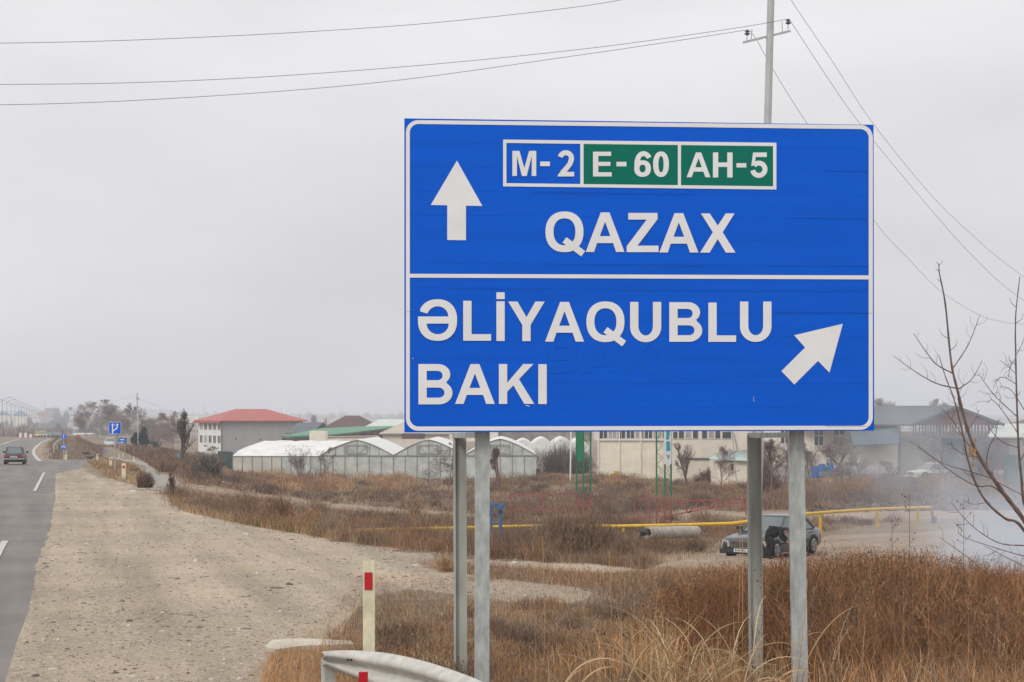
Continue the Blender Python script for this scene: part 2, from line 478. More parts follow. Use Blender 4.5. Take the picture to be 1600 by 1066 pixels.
x, y = V0[:, 0], V0[:, 1]
def cut(V, T, poly, amp, fr):
    sd = sdist(V[:, 0], V[:, 1], poly)
    sc = np.clip(V[:, 1] / 20, .6, 1.5)
    sd = sd + rag(V[:, 0] / sc, V[:, 1] / sc, amp, fr) * sc
    return split(V, T, sd)
V1, rd, rest = cut(V0, T0, ROAD, .035, 2.6)
o = np_mesh('road', *compact(V1, rd), m_asph, smooth=True); tagp(o, 'grey worn asphalt of the main road running up to its crest at the left', kind='structure')
V1, sv, rest = cut(V1, rest, SERV, .05, 1.5)
o = np_mesh('service_road', *compact(V1, sv), m_asph2, smooth=True); tagp(o, 'pale service road branching behind the marker posts', kind='structure')
V1, fr, rest = cut(V1, rest, FARR, 0, 1.0)
o = np_mesh('far_road', *compact(V1, fr), m_asph2, smooth=True); tagp(o, 'hazy far road climbing the hill beyond the mound', kind='structure')
V1, lb, rest = cut(V1, rest, LAYBY, .3, 1.0)
o = np_mesh('gravel_verge', *compact(V1, lb), m_dirt, smooth=True); tagp(o, 'tan verge between the white line and the earth mound', kind='structure')
V1, gv, rest = cut(V1, rest, GRAV, .42, 2.9)
o = np_mesh('gravel_shoulder', *compact(V1, gv), m_grav, smooth=True); tagp(o, 'wide stony gravel shoulder beside the road', kind='structure')
allt = []
for tr in TRACKS:
    V1, ti, rest = cut(V1, rest, tr, .2, 1.3); allt.append(ti)
o = np_mesh('dirt_track', *compact(V1, np.concatenate(allt)), m_dirt, smooth=True); tagp(o, 'pale dirt tracks crossing the dry field', kind='structure')
o = np_mesh('ground', *compact(V1, rest), m_soil, smooth=True); tagp(o, 'brown dry soil of the fields', kind='structure')
# ground under and behind the camera
b_ = MB(); b_.quad((-700, -600, .13), (700, -600, .13), (12, 6.0, .13), (-12, 6.0, .13))
solo(b_, 'ground_near', m_soil, kind='structure', label='soil behind the viewpoint')

# ------------------------------------------------------------------ road markings (ribbons on the road surface)
m_line = mat('road_paint', (.36, .345, .325), .8, scale=5, col2=(.60, .59, .56))
def ribbon(pts_px, w, off=.012, close=False):
    q = ground_pts([p[0] for p in pts_px], [p[1] for p in pts_px]); mb = MB()
    pp = []
    for i in range(len(q) - 1):
        k = max(2, int(np.linalg.norm(q[i + 1, :2] - q[i, :2]) / 1.5))
        for j in range(k): pp.append(q[i, :2] + (q[i + 1, :2] - q[i, :2]) * j / k)
    pp.append(q[-1, :2]); pp = np.array(pp)
    L = []
    for i in range(len(pp)):
        d = pp[min(i + 1, len(pp) - 1)] - pp[max(0, i - 1)]; d = d / np.linalg.norm(d); n_ = np.array((-d[1], d[0])) * w / 2
        for s_ in (1, -1):
            a = pp[i] + n_ * s_; L.append((a[0], a[1], g(*a) + off + .00012 * a[1]))
    mb.add(L, [(2 * i, 2 * i + 1, 2 * i + 3, 2 * i + 2) for i in range(len(pp) - 1)])
    return mb
for pts, w, lab in (([(8, 846), (-14, 885)], .15, 'white dash on the road nearest the camera'),
                    ([(69, 739), (54, 768)], .14, 'white edge dash before the junction'),
                    ([(63, 721), (58, 717), (52.5, 710), (52.5, 704), (58, 697), (66, 691), (79, 686)], .38, 'curved white edge line beyond the junction'),
                    ([(84, 737.6), (100, 736), (120, 734)], .14, 'thin white line across the end of the shoulder'),
                    ([(-8, 698), (6, 694), (18, 689.5), (31, 686)], .38, 'left white edge line climbing to the crest')):
    solo(ribbon(pts, w), 'road_marking', m_line, label=lab, kind='structure')
# ================================================================== the big direction sign
m_blue = mat('sign_blue', (.0003, .102, .63), .5, var=.06, scale=2.2, stretch=(.35, .35, 4.0), spec=.12)
m_white = mat('sign_film', (.75, .757, .77), .5, var=.04, scale=3)
m_green = mat('sign_green', (.001, .155, .11), .5, var=.05, scale=2, spec=.12)
m_galv = mat('galvanised_steel', (.41, .435, .43), .55, var=.24, scale=16, metal=.25, stretch=(1, 1, .35), bump=.001)
m_galv_d = mat('galvanised_steel_weathered', (.42, .43, .40), .65, var=.25, scale=4, metal=.2, stretch=(1, 1, .3), bump=.001)
m_dark = mat('dark_seam', (.03, .035, .05), .8)
DL, DR_ = 16.3, 16.74
BL = P(632, 676, DL); BR = P(1366, 673, DR_); TL = P(632, 185, DL); TR = P(1365, 195, DR_)
U = (BR - BL); SW = U.length; U.normalize(); Nrm = Vector((U.y, -U.x, 0)).normalized()
if Nrm.y > 0: Nrm = -Nrm
def sp(px, py, off=0.0):
    """point of the sign face seen at a photo pixel"""
    o = Vector((0, 0, CAMZ)); d = P(px, py, 10.0) - o
    t = (BL - o).dot(Nrm) / d.dot(Nrm)
    return o + d * t + Nrm * off
sign = thing('direction_sign', 'big blue road sign with QAZAX, ƏLİYAQUBLU and BAKI in white letters', 'road sign', tuple(at(965, 16.9)))
NPL = 13
for i in range(NPL):
    a0, a1 = i / NPL, (i + 1) / NPL
    def ed(t, s):   # t up, s across
        lo = BL.lerp(BR, s); hi = TL.lerp(TR, s); return lo.lerp(hi, t)
    gap = .0005
    c = [ed(a0, 0) + Vector((0, 0, gap)), ed(a0, 1) + Vector((0, 0, gap)), ed(a1, 1) - Vector((0, 0, gap)), ed(a1, 0) - Vector((0, 0, gap))]
    j = random.uniform(-.0006, .0006)
    mb = MB(); mb.prism([p + Nrm * j for p in c], -Nrm * .035)
    ext = [c[0] - Nrm * .036]
    part(mb, 'plank', m_blue, sign)
# backing rails behind the planks so that no light shows through the joints
mb = MB()
for s in (.05, .35, .65, .95):
    lo = BL.lerp(BR, s) - Nrm * .05 + Vector((0, 0, .004)); hi = TL.lerp(TR, s) - Nrm * .05 - Vector((0, 0, .004)); mb.bar(lo, hi, .08, .025)
part(mb, 'backing_rail', m_galv_d, sign)
mb = MB()
mb.prism([BL - Nrm * .037 + Vector((0, 0, .003)), BR - Nrm * .037 + Vector((0, 0, .003)), TR - Nrm * .037 - Vector((0, 0, .003)), TL - Nrm * .037 - Vector((0, 0, .003))], -Nrm * .0008)
part(mb, 'backing_sheet', m_dark, sign)

# ---- glyphs: polygons in pixel units (x right, y up), each list item = (outer, [holes], lift)
def arc(cx, cy, rx, ry, a0, a1, n=14):
    return [(cx + rx * math.cos(R(a0 + (a1 - a0) * i / n)), cy + ry * math.sin(R(a0 + (a1 - a0) * i / n))) for i in range(n + 1)]
def sell(cx, cy, rx, ry, a0, a1, n=40, e=2.25):
    r = []
    for i in range(n + 1):
        a = R(a0 + (a1 - a0) * i / n); c, s = math.cos(a), math.sin(a)
        r.append((cx + rx * math.copysign(abs(c) ** (2 / e), c), cy + ry * math.copysign(abs(s) ** (2 / e), s)))
    return r
def ribb(pts, t):
    L, Rr = [], []
    n = len(pts)
    for i, p in enumerate(pts):
        a = pts[max(0, i - 1)]; b = pts[min(n - 1, i + 1)]
        d = Vector((b[0] - a[0], b[1] - a[1])).normalized(); nn = Vector((-d.y, d.x))
        if 0 < i < n - 1:
            d1 = Vector((p[0] - a[0], p[1] - a[1])).normalized(); n1 = Vector((-d1.y, d1.x)); k = 1 / max(.45, nn.dot(n1))
        else: k = 1
        L.append((p[0] + nn.x * t / 2 * k, p[1] + nn.y * t / 2 * k)); Rr.append((p[0] - nn.x * t / 2 * k, p[1] - nn.y * t / 2 * k))
    return L + Rr[::-1]
def glyph(ch, w, h, t):
    if ch in 'Iİ1':
        r = [([(0, 0), (w, 0), (w, h), (0, h)], [])]
        if ch == 'İ': r.append(([(0, h * 1.055), (w, h * 1.055), (w, h * 1.225), (0, h * 1.225)], []))
        return r
    if ch == '-': return [([(0, 0), (w, 0), (w, h), (0, h)], [])]
    if ch == 'L': return [([(0, 0), (w, 0), (w, .165 * h), (t, .165 * h), (t, h), (0, h)], [])]
    if ch == 'H': return [([(0, 0), (t, 0), (t, .42 * h), (w - t, .42 * h), (w - t, 0), (w, 0), (w, h), (w - t, h), (w - t, .6 * h), (t, .6 * h), (t, h), (0, h)], [])]
    if ch == 'E': return [([(0, 0), (w, 0), (w, .17 * h), (t, .17 * h), (t, .425 * h), (.93 * w, .425 * h), (.93 * w, .59 * h), (t, .59 * h), (t, .83 * h), (.97 * w, .83 * h), (.97 * w, h), (0, h)], [])]
    if ch == 'F': return [([(0, 0), (t, 0), (t, .42 * h), (.85 * w, .42 * h), (.85 * w, .59 * h), (t, .59 * h), (t, .83 * h), (w, .83 * h), (w, h), (0, h)], [])]
    if ch == 'Z': return [([(0, 0), (w, 0), (w, .165 * h), (.34 * w, .165 * h), (.97 * w, .84 * h), (.97 * w, h), (.05 * w, h), (.05 * w, .83 * h), (.63 * w, .83 * h), (0, .15 * h)], [])]
    if ch == 'A': return [([(0, 0), (.215 * w, 0), (.293 * w, .225 * h), (.707 * w, .225 * h), (.785 * w, 0), (w, 0), (.612 * w, h), (.388 * w, h)], [[(.363 * w, .40 * h), (.637 * w, .40 * h), (.5 * w, .765 * h)]])]
    if ch == 'X':
        s = .27 * w
        return [([(0, 0), (s, 0), (.5 * w, .345 * h), (w - s, 0), (w, 0), (.64 * w, .52 * h), (.975 * w, h), (.975 * w - s * .92, h), (.5 * w, .69 * h), (.025 * w + s * .92, h), (.025 * w, h), (.36 * w, .52 * h)], [])]
    if ch == 'Y': return [([(.5 * w - t / 2, 0), (.5 * w + t / 2, 0), (.5 * w + t / 2, .41 * h), (w, h), (w - .255 * w, h), (.5 * w, .605 * h), (.255 * w, h), (0, h), (.5 * w - t / 2, .41 * h)], [])]
    if ch == 'M': return [([(0, 0), (.19 * w, 0), (.19 * w, .79 * h), (.40 * w, 0), (.60 * w, 0), (.81 * w, .79 * h), (.81 * w, 0), (w, 0), (w, h), (.70 * w, h), (.5 * w, .31 * h), (.30 * w, h), (0, h)], [])]
    if ch == 'K': return [([(0, 0), (t, 0), (t, .305 * h), (.41 * w, .465 * h), (.72 * w, 0), (w, 0), (.57 * w, .62 * h), (.98 * w, h), (.69 * w, h), (t, .53 * h), (t, h), (0, h)], [])]
    if ch == 'U':
        return [([(0, h)] + arc(.5 * w, .37 * h, .5 * w, .385 * h, 180, 360, 22) + [(w, h), (w - t, h)] + arc(.5 * w, .39 * h, .5 * w - t, .235 * h, 360, 180, 22) + [(t, h)], [])]
    if ch == 'B':
        out = [(0, 0)] + arc(.60 * w, .285 * h, .40 * w, .285 * h, -90, 52, 14) + arc(.57 * w, .745 * h, .365 * w, .255 * h, -48, 90, 14) + [(0, h)]
        h1 = [(t, .165 * h)] + arc(.60 * w, .29 * h, .165 * w, .125 * h, -90, 90, 10) + [(t, .415 * h)]
        h2 = [(t, .60 * h)] + arc(.57 * w, .715 * h, .14 * w, .115 * h, -90, 90, 10) + [(t, .83 * h)]
        return [(out, [h1, h2])]
    if ch in '0O': return [(sell(w / 2, h / 2, w / 2, h / 2, 0, 351, 38), [sell(w / 2, h / 2, w / 2 - t, h / 2 - t * .86, 0, 351, 38)])]
    if ch == 'Q':
        tail = ribb([(.50 * w, .30 * h), (w * .985, -.045 * h)], t * .80)
        return [(sell(w / 2, h / 2, w / 2 * .985, h / 2 * 1.01, 0, 351, 38), [sell(w / 2, h / 2, w / 2 - t, h / 2 - t * .80, 0, 351, 38)]), (tail, [], .0006)]
    if ch == 'Ə':
        o_ = [(.02 * w, .585 * h)] + sell(w / 2, h / 2, w / 2, h / 2, 172, 360, 26) + sell(w / 2, h / 2, w / 2, h / 2, 0, 150, 22)[1:] + [(.055 * w, .71 * h), (.235 * w, .655 * h)]
        o_ += arc(.505 * w, .585 * h, .27 * w, .245 * h, 150, 3, 16) + [(.775 * w, .585 * h)]
        hole = [(.225 * w, .415 * h)] + arc(.505 * w, .405 * h, .28 * w, .245 * h, 184, 356, 16) + [(.785 * w, .415 * h)]
        return [(o_, [hole])]
    if ch == '2':
        c = arc(.5 * w, .705 * h, .5 * w - t / 2, .295 * h - t * .43, 168, -12, 12)
        c += [(.76 * w, .50 * h), (.56 * w, .33 * h), (.32 * w, .16 * h), (.27 * w, .085 * h)]
        return [(ribb(c, t * .95), []), ([(0, 0), (w, 0), (w, .175 * h), (.18 * w, .175 * h), (.05 * w, .09 * h)], [], .0006)]
    if ch == '5':
        return [(ribb(arc(.48 * w, .335 * h, .52 * w - t / 2, .335 * h - t * .43, -170, 118, 20) + [(.20 * w, .49 * h)], t * .93), []),
                ([(.03 * w, .46 * h), (.23 * w, .49 * h), (.30 * w, .82 * h), (.95 * w, .82 * h), (.95 * w, h), (.14 * w, h)], [], .0006)]
    if ch == '6':
        return [(sell(.5 * w, .325 * h, .5 * w, .325 * h, 0, 351, 38), [sell(.5 * w, .325 * h, .5 * w - t, .325 * h - t * .83, 0, 351, 38)]),
                (ribb(arc(.55 * w, .60 * h, .55 * w - t / 2, .40 * h - t * .43, 28, 90, 7) + arc(.55 * w, .50 * h, .55 * w - t / 2, .50 * h - t * .43, 95, 196, 12), t * .93), [], .0006)]
    return []
def letters(name, items, t, parent, m, off=.0065, place=sp):
    """items: (char, x0, x1, ytop, ybottom) in photo pixels"""
    mb = MB()
    for ch, x0, x1, y0, y1 in items:
        for gl in glyph(ch, x1 - x0, y1 - y0, t):
            lf = gl[2] if len(gl) > 2 else 0
            mb.poly([place(x0 + a, y1 - b, off + lf) for a, b in gl[0]], [[place(x0 + a, y1 - b, off + lf) for a, b in hl] for hl in gl[1]])
    return part(mb, name, m, parent)
def rrect(x0l, x1r, ytl, ytr, ybl, ybr, r):
    """rounded quad outline, corners TL TR BR BL"""
    c = [(x0l, ytl, 180, 90), (x1r, ytr, 90, 0), (x1r, ybr, 0, -90), (x0l, ybl, -90, -180)]
    out = []
    for (x, y, a0, a1), (sx, sy) in zip(c, ((1, 1), (-1, 1), (-1, -1), (1, -1))):
        cx, cy = x + sx * r, y + sy * r
        for i in range(9):
            a = R(a0 + (a1 - a0) * i / 8); out.append((cx + r * math.cos(a), cy - r * math.sin(a)))
    return out
mb = MB()
mb.poly([sp(a, b, .004) for a, b in rrect(634.2, 1363.6, 188, 195.6, 673.2, 671.6, 19)], [[sp(a, b, .004) for a, b in rrect(640.3, 1357.2, 194, 202, 666.6, 665.4, 13.5)]])
part(mb, 'border', m_white, sign)
mb = MB(); mb.poly([sp(*p, .0045) for p in ((640.3, 434), (1357.2, 436.8), (1357.2, 430.6), (640.3, 428))]); part(mb, 'divider_line', m_white, sign)
mb = MB(); mb.poly([sp(*p, .004) for p in ((713.9, 251.2), (753.7, 322.2), (728, 321.6), (728, 375.6), (698.8, 375.2), (698.8, 321.0), (673, 320.5))]); part(mb, 'arrow', m_white, sign, label='arrow pointing straight up')
mb = MB(); mb.poly([sp(*p, .004) for p in ((1316.8, 506.1), (1295.9, 582.4), (1278, 564.1), (1241, 601), (1220.7, 580), (1257.8, 543.2), (1240.7, 524.1))]); part(mb, 'arrow', m_white, sign, label='arrow pointing up to the right')
def skew(y, x): return y + (x - 786) * (223.3 - 218.3) / 427
def q4(x0, x1, y0, y1): return [(x0, skew(y0, x0)), (x1, skew(y0, x1)), (x1, skew(y1, x1) - .0), (x0, skew(y1, x0))]
mb = MB()
mb.poly([sp(a, b, .004) for a, b in q4(786, 1213, 218.3, 291.4)], [[sp(a, b, .004) for a, b in q4(*z)] for z in ((791.2, 906.6, 223.6, 286.4), (911.7, 1059, 223.6, 286.4), (1063.9, 1207.8, 223.6, 286.4))])
part(mb, 'number_frame', m_white, sign)
for z in ((911.7, 1059, 223.6, 286.4), (1063.9, 1207.8, 223.6, 286.4)):
    mb = MB(); mb.poly([sp(a, b, .0035) for a, b in q4(*z)]); part(mb, 'green_field', m_green, sign)
letters('lettering', [('M', 800.5, 837.8, 236.1, 275.3), ('-', 844, 859.2, 252.7, 259.9), ('2', 871, 897, 235.4, 276)], 8.3, sign, m_white).__setitem__('label', 'route number M-2')
letters('lettering', [('E', 926.4, 955.6, 237.4, 276), ('-', 963, 978.7, 253.2, 260.2), ('6', 990.8, 1016.8, 236.8, 276.6), ('0', 1020.3, 1045, 237, 276.8)], 8.3, sign, m_white).__setitem__('label', 'route number E-60')
letters('lettering', [('A', 1072.7, 1109.8, 238.5, 277.2), ('H', 1113.7, 1144.4, 238.5, 277.6), ('-', 1150.5, 1165.9, 255.3, 262), ('5', 1172.7, 1199.2, 238.6, 278)], 8.3, sign, m_white).__setitem__('label', 'route number AH-5')
letters('lettering', [('Q', 851.7, 912, 331, 394), ('A', 915, 975.6, 332.2, 394), ('Z', 979, 1028.8, 333, 394.2), ('A', 1030, 1091, 333.4, 394.8), ('X', 1093.7, 1148.9, 333.8, 395)], 13.0, sign, m_white).__setitem__('label', 'place name QAZAX')
letters('lettering', [('Ə', 653, 714.2, 467.8, 532.8), ('L', 723.7, 767.2, 470.2, 532.6), ('İ', 775.6, 788.5, 471, 533), ('Y', 794, 851, 471.4, 533.2), ('A', 851.5, 912.4, 472, 534),
                      ('Q', 915.6, 976, 471.5, 534.4), ('U', 984.4, 1033, 472, 534), ('B', 1045.6, 1097, 472.4, 534.2), ('L', 1106.6, 1149.9, 473, 534.4), ('U', 1156, 1205.2, 471.4, 533.6)], 13.0, sign, m_white).__setitem__('label', 'place name ƏLİYAQUBLU')
letters('lettering', [('B', 653.7, 707, 569, 632), ('A', 711, 773, 569, 631.3), ('K', 779.4, 834.6, 569, 631.3), ('I', 841, 854.2, 569.3, 631.5)], 13.0, sign, m_white).__setitem__('label', 'place name BAKI')
# ghost of the older lettering under the film
m_ghost = mat('sign_blue_old', (.0004, .1025, .612), .5, spec=.12)
letters('old_lettering', [('B', 856, 905, 535, 583), ('A', 912, 965, 535, 583), ('K', 975, 1020, 536, 584), ('I', 1030, 1040, 536, 584)], 11, sign, m_ghost, off=.0032)
# scratches and chips
m_chip = mat('bare_aluminium', (.6, .62, .64), .4)
mb = MB(); mb.poly([sp(*p, .005) for p in ((822, 633), (828, 634.4), (827, 635.6), (821, 634))]); mb.poly([sp(*p, .005) for p in ((643.8, 559.6), (646, 559.8), (646, 561), (644, 560.8))])
mb.poly([sp(*p, .005) for p in ((1177.2, 620), (1177.7, 620), (1177.9, 628), (1177.3, 628))]); part(mb, 'paint_chip', m_chip, sign)['kind'] = 'stuff'
m_seam = mat('open_joint', (.002, .03, .17), .8)
mb = MB()
for (xa, ya, xb_, yb) in ((1212, 489.2, 1363, 489.8), (635, 487.2, 652, 487.3), (700, 451.6, 860, 452.3), (960, 454, 1357, 455.8), (1290, 666.0, 1357, 666.2),
                          (850, 414.6, 1100, 415.6), (1200, 416.2, 1357, 416.6), (828, 301.6, 1080, 304.6), (1290, 267.5, 1357, 268), (1240, 341.6, 1357, 342)):
    mb.poly([sp(xa, ya - .18, .0055), sp(xb_, yb - .18, .0055), sp(xb_, yb + .18, .0055), sp(xa, ya + .18, .0055)])
part(mb, 'open_joint', m_seam, sign)['kind'] = 'stuff'

# ---- posts: C channels; the front pair carries the sign, the rear pair props it
def channel(px_a, px_b, ytop, Y, m, rim=.012, depth=.10, sag=0.0, open_front=False, bot_dx=0.0):
    a = P(px_a, ytop, Y); b = P(px_b, ytop, Y); mb = MB(); gz = g(a.x, Y) - .5
    w = (b.x - a.x); h = a.z - gz; sh = bot_dx / F * Y
    def bx(x0, x1, y0, y1):
        vs = [(x0 + sh, y0, gz), (x1 + sh, y0, gz), (x1 + sh, y1, gz), (x0 + sh, y1, gz), (x0, y0, a.z), (x1, y0, a.z), (x1, y1, a.z), (x0, y1, a.z)]
        mb.add(vs, [(3, 2, 1, 0), (4, 5, 6, 7), (0, 1, 5, 4), (1, 2, 6, 5), (2, 3, 7, 6), (3, 0, 4, 7)])
    if open_front:      # hollow side faces the viewer
        bx(a.x, a.x + .022, Y, Y + depth); bx(b.x - .008, b.x, Y, Y + depth); bx(a.x + .022, b.x - .008, Y + depth - .008, Y + depth)
    else:
        bx(a.x, b.x, Y, Y + .008); bx(a.x, a.x + .008, Y + .008, Y + depth); bx(b.x - .008, b.x, Y + .008, Y + depth)
        bx(a.x + .014, a.x + .0155, Y - .003, Y)    # rolled edge line
    return mb
YF1, YF2, YB = 16.55, 16.85, 17.75
for (a, b_, Y, of, dx, lab) in ((742, 765.2, 16.52, False, -1, 'front left post'), (1233, 1256.5, 16.86, False, 8, 'front right post, closer to the viewer'),
                            (708, 728.5, 17.6, True, 1.5, 'rear left post with its hollow side showing'), (1168, 1190, 17.95, True, 3.5, 'rear right post with its hollow side showing')):
    part(channel(a, b_, 668 if not of else 681, Y, depth=.10 if not of else .055, m= m_galv if not of else m_galv_d, open_front=of, bot_dx=dx), 'post', m_galv if not of else m_galv_d, sign, label=lab)
for (xa, Ya, xb_, Yb) in ((709, 17.65, 744, 16.63), (1170, 18.0, 1235, 16.97)):
    A, B = P(xa + 2, 680.6, Ya), P(xb_ + 3, 679.8, Yb); mb = MB(); mb.bar(A, B, .06, .05); part(mb, 'tie_beam', m_galv, sign)
mb = MB()
mb.bar(BL - Nrm * .06 + Vector((0, 0, .02)) + U * .05, BR - Nrm * .06 + Vector((0, 0, .02)) - U * .05, .03, .03)
for t_ in (.3, .55, .8): mb.bar(BL.lerp(TL, t_) - Nrm * .075 + U * .1, BR.lerp(TR, t_) - Nrm * .075 - U * .1, .04, .03)
part(mb, 'cross_rail', m_galv_d, sign)

# ================================================================== guardrail in the foreground
m_rail = mat('guardrail_steel', (.50, .485, .445), .65, var=.16, scale=9, metal=.05, bump=.002, stretch=(1, 1, .25))
gr = thing('guardrail', 'pale steel guardrail curving away at the bottom, in front of the sign posts', 'guardrail', tuple(at(590, 14.9)))
zt = P(600, 1023, 14.86).z
path = []
for px, py in ((507, 1019.5), (530, 1017.8), (560, 1018.6), (600, 1023), (650, 1034.5), (700, 1051), (737, 1066), (790, 1094), (860, 1140), (960, 1230), (1100, 1400)):
    Y = F * (CAMZ - zt) / (py - HY); path.append(Vector(((px - CX) / F * Y, Y, 0)))
prof = [(0, 0), (.012, -.004), (.05, -.03), (.083, -.055), (.083, -.095), (.03, -.125), (0, -.145), (0, -.165), (.03, -.185), (.083, -.215), (.083, -.255), (.05, -.28), (.012, -.306), (0, -.31)]
mb = MB(); vs = []
# refine the path with a smooth curve
fine = []
for i in range(len(path) - 1):
    p0 = path[max(0, i - 1)]; p1 = path[i]; p2 = path[i + 1]; p3 = path[min(len(path) - 1, i + 2)]
    for k in range(6):
        t = k / 6
        fine.append(.5 * ((2 * p1) + (p2 - p0) * t + (2 * p0 - 5 * p1 + 4 * p2 - p3) * t * t + (3 * p1 - p0 - 3 * p2 + p3) * t ** 3))
fine.append(path[-1])
for i, p in enumerate(fine):
    d = (fine[min(i + 1, len(fine) - 1)] - fine[max(0, i - 1)]).normalized(); n_ = Vector((d.y, -d.x, 0))
    if n_.y > 0: n_ = -n_
    e = min(1, i / 16); e = .35 + .65 * e          # the end is flattened and turned down
    for off, dz in prof:
        vs.append(p + n_ * (off - .083) * (.4 + .6 * e) + Vector((0, 0, zt + dz * (.36 + .64 * (e - .35) / .65))))
k = len(prof)
mb.add(vs, [(i * k + j, i * k + j + 1, (i + 1) * k + j + 1, (i + 1) * k + j) for i in range(len(fine) - 1) for j in range(k - 1)])
o = part(mb, 'rail', m_rail, gr, smooth=True)
md = o.modifiers.new('thick', 'SOLIDIFY'); md.thickness = .004
for i in (4, 24, 44):
    mb = MB(); p = fine[i]; d = (fine[i + 1] - fine[i]).normalized(); n_ = Vector((-d.y, d.x, 0))
    if n_.y < 0: n_ = -n_
    mb.box((p.x + n_.x * .12, p.y + n_.y * .12, zt - .45), (.10, .08, .75), rz=math.atan2(d.y, d.x)); part(mb, 'rail_post', m_galv_d, gr)
mb = MB(); ra_ = P(561, 1049, 14.55); rb_ = P(575.5, 1085, 14.55); mb.prism([(ra_.x, 14.5, rb_.z), (rb_.x, 14.5, rb_.z), (rb_.x, 14.5, ra_.z), (ra_.x, 14.5, ra_.z)], (0, .03, 0)); part(mb, 'reflector_strip', mat('strip_red', (.46, .008, .018), .35), gr)
m_hole = mat('bolt_hole', (.03, .03, .03), .9)
for i in (9, 10):
    mb = MB(); p = fine[i]; d = (fine[i + 1] - fine[i]).normalized(); n_ = Vector((d.y, -d.x, 0)); n_ = n_ if n_.y < 0 else -n_
    c = p + n_ * .004 + Vector((0, 0, zt - .072)); mb.tube([c, c + n_ * .006], .011, 8); part(mb, 'bolt_hole', m_hole, gr)

# ================================================================== marker posts
m_mark = mat('marker_white', (.62, .59, .41), .7, var=.16, scale=16, bump=.002, stretch=(1, 1, .4))
m_red = mat('reflector_red', (.46, .008, .018), .35, spec=.5)
m_black = mat('black_paint', (.02, .02, .02), .6)
mk = thing('marker_post', 'cream roadside marker post with a red reflector, standing behind the guardrail', 'marker post', tuple(at(576, 15.5)))
Yd = 15.6
a, b_ = P(567, 877, Yd), P(585.5, 877, Yd)
z0 = P(0, 1052, Yd).z
mb = MB(); mb.prism([(a.x, Yd, z0), (b_.x, Yd, z0), (b_.x, Yd, a.z), (a.x, Yd, a.z)], (0, .045, 0)); part(mb, 'body', m_mark, mk)
mb = MB(); gz = g(a.x, Yd) - .1; mb.prism([(a.x - .02, Yd + .004, gz), (a.x + .06, Yd + .004, gz), (a.x + .06, Yd + .004, z0 - .002), (a.x - .02, Yd + .004, z0 - .002)], (0, .04, 0)); part(mb, 'foot', m_red, mk, label='red painted foot')
mb = MB(); r0, r1 = P(569.5, 894.5, Yd - .004), P(582, 922, Yd - .004); mb.box(((r0.x + r1.x) / 2, Yd - .002, (r0.z + r1.z) / 2), (r1.x - r0.x, .008, r0.z - r1.z)); part(mb, 'reflector', m_red, mk)
def marker(px, ytop, ybase, lab, rail=True, red=True, grp=None, w=.11):
    p = gp(px, ybase); h = (ybase - ytop) * p.y / F
    k = thing('marker_post', lab, 'marker post', tuple(p), 0, grp)
    mb = MB(); mb.box((p.x, p.y, p.z + h / 2 - .1), (w, .06, h + .2)); part(mb, 'body', m_mark, k)
    mb = MB(); mb.box((p.x, p.y - .033, p.z + h * .78), (w * .62, .01, h * .16)); part(mb, 'reflector', m_red if red else m_black, k)
    return k
marker(193.3, 724, 751, 'tallest of the small marker posts beyond the shoulder, beside the dark green skip', w=.2)
marker(173, 714.5, 731, 'marker post in the tan grass just left of the pole of the arrows sign', w=.2)
marker(152.2, 709.5, 721, 'marker post at the tip of the tan grass strip by the junction', w=.18)
marker(103.4, 705.5, 718.5, 'marker post right of the pole with two round blue signs', red=False, w=.18)
marker(100.5, 711.5, 718.3, 'short marker post at the foot of the earth mound', red=False, w=.16)
marker(93.8, 700, 711, 'marker post on the left flank of the earth mound', red=False, w=.16)
marker(88.5, 695, 703.5, 'farthest marker post beside the verge left of the mound', red=False, w=.16)
marker(126.5, 707.5, 715.5, 'marker post left of the green waste containers', red=False, w=.14)
marker(186.3, 708.5, 713.5, 'tiny marker post at the far side of the service road, below the blue board', red=False, w=.12)
marker(192.2, 706.5, 714, 'small marker post right of the tiny one, by the grey fence', red=False, w=.12)
marker(209.3, 713.5, 721, 'marker post across the service road below the bare trees', red=False, w=.14)

# ================================================================== small blue signs at the left
m_pole = mat('pole_grey', (.36, .36, .35), .6, var=.1, scale=2)
m_rim = mat('sign_rim', (.45, .52, .62), .5)
def plate(name, label, cat, px0, px1, py0, py1, base_py, pole_px, m_face, group=None, round_=False, pole_w=.09):
    p = gp(pole_px, base_py); Y = p.y
    s = thing(name, label, cat, tuple(p), 0, group)
    mb = MB(); top = P(pole_px, py0 + 1, Y).z; mb.tube([(p.x, Y, p.z - .2), (p.x, Y, top)], pole_w / 2, 8); part(mb, 'pole', m_pole, s)
    return s, Y
def face_fn(Y):
    return lambda px, py, off=0.0: P(px, py, Y) + Vector((0, -off, 0))
s, Y = plate('road_sign', 'square blue sign with two white arrows and a lane splitting off, left of the houses', 'road sign', 170, 189, 660, 678, 738, 179.7, m_blue)
Yf = Y - .08; fn = face_fn(Yf)
mb = MB(); mb.poly([fn(a, b) for a, b in rrect(169.8, 189.4, 659.6, 659.6, 678.4, 678.4, 1.4)]); mb.poly([fn(a, b, -.03) for a, b in rrect(169.8, 189.4, 659.6, 659.6, 678.4, 678.4, 1.4)]); part(mb, 'rim', m_rim, s)
mb = MB(); mb.poly([fn(a, b, .008) for a, b in rrect(170.6, 188.6, 660.4, 660.4, 677.6, 677.6, 1.2)]); part(mb, 'panel', m_blue, s)
mb = MB()
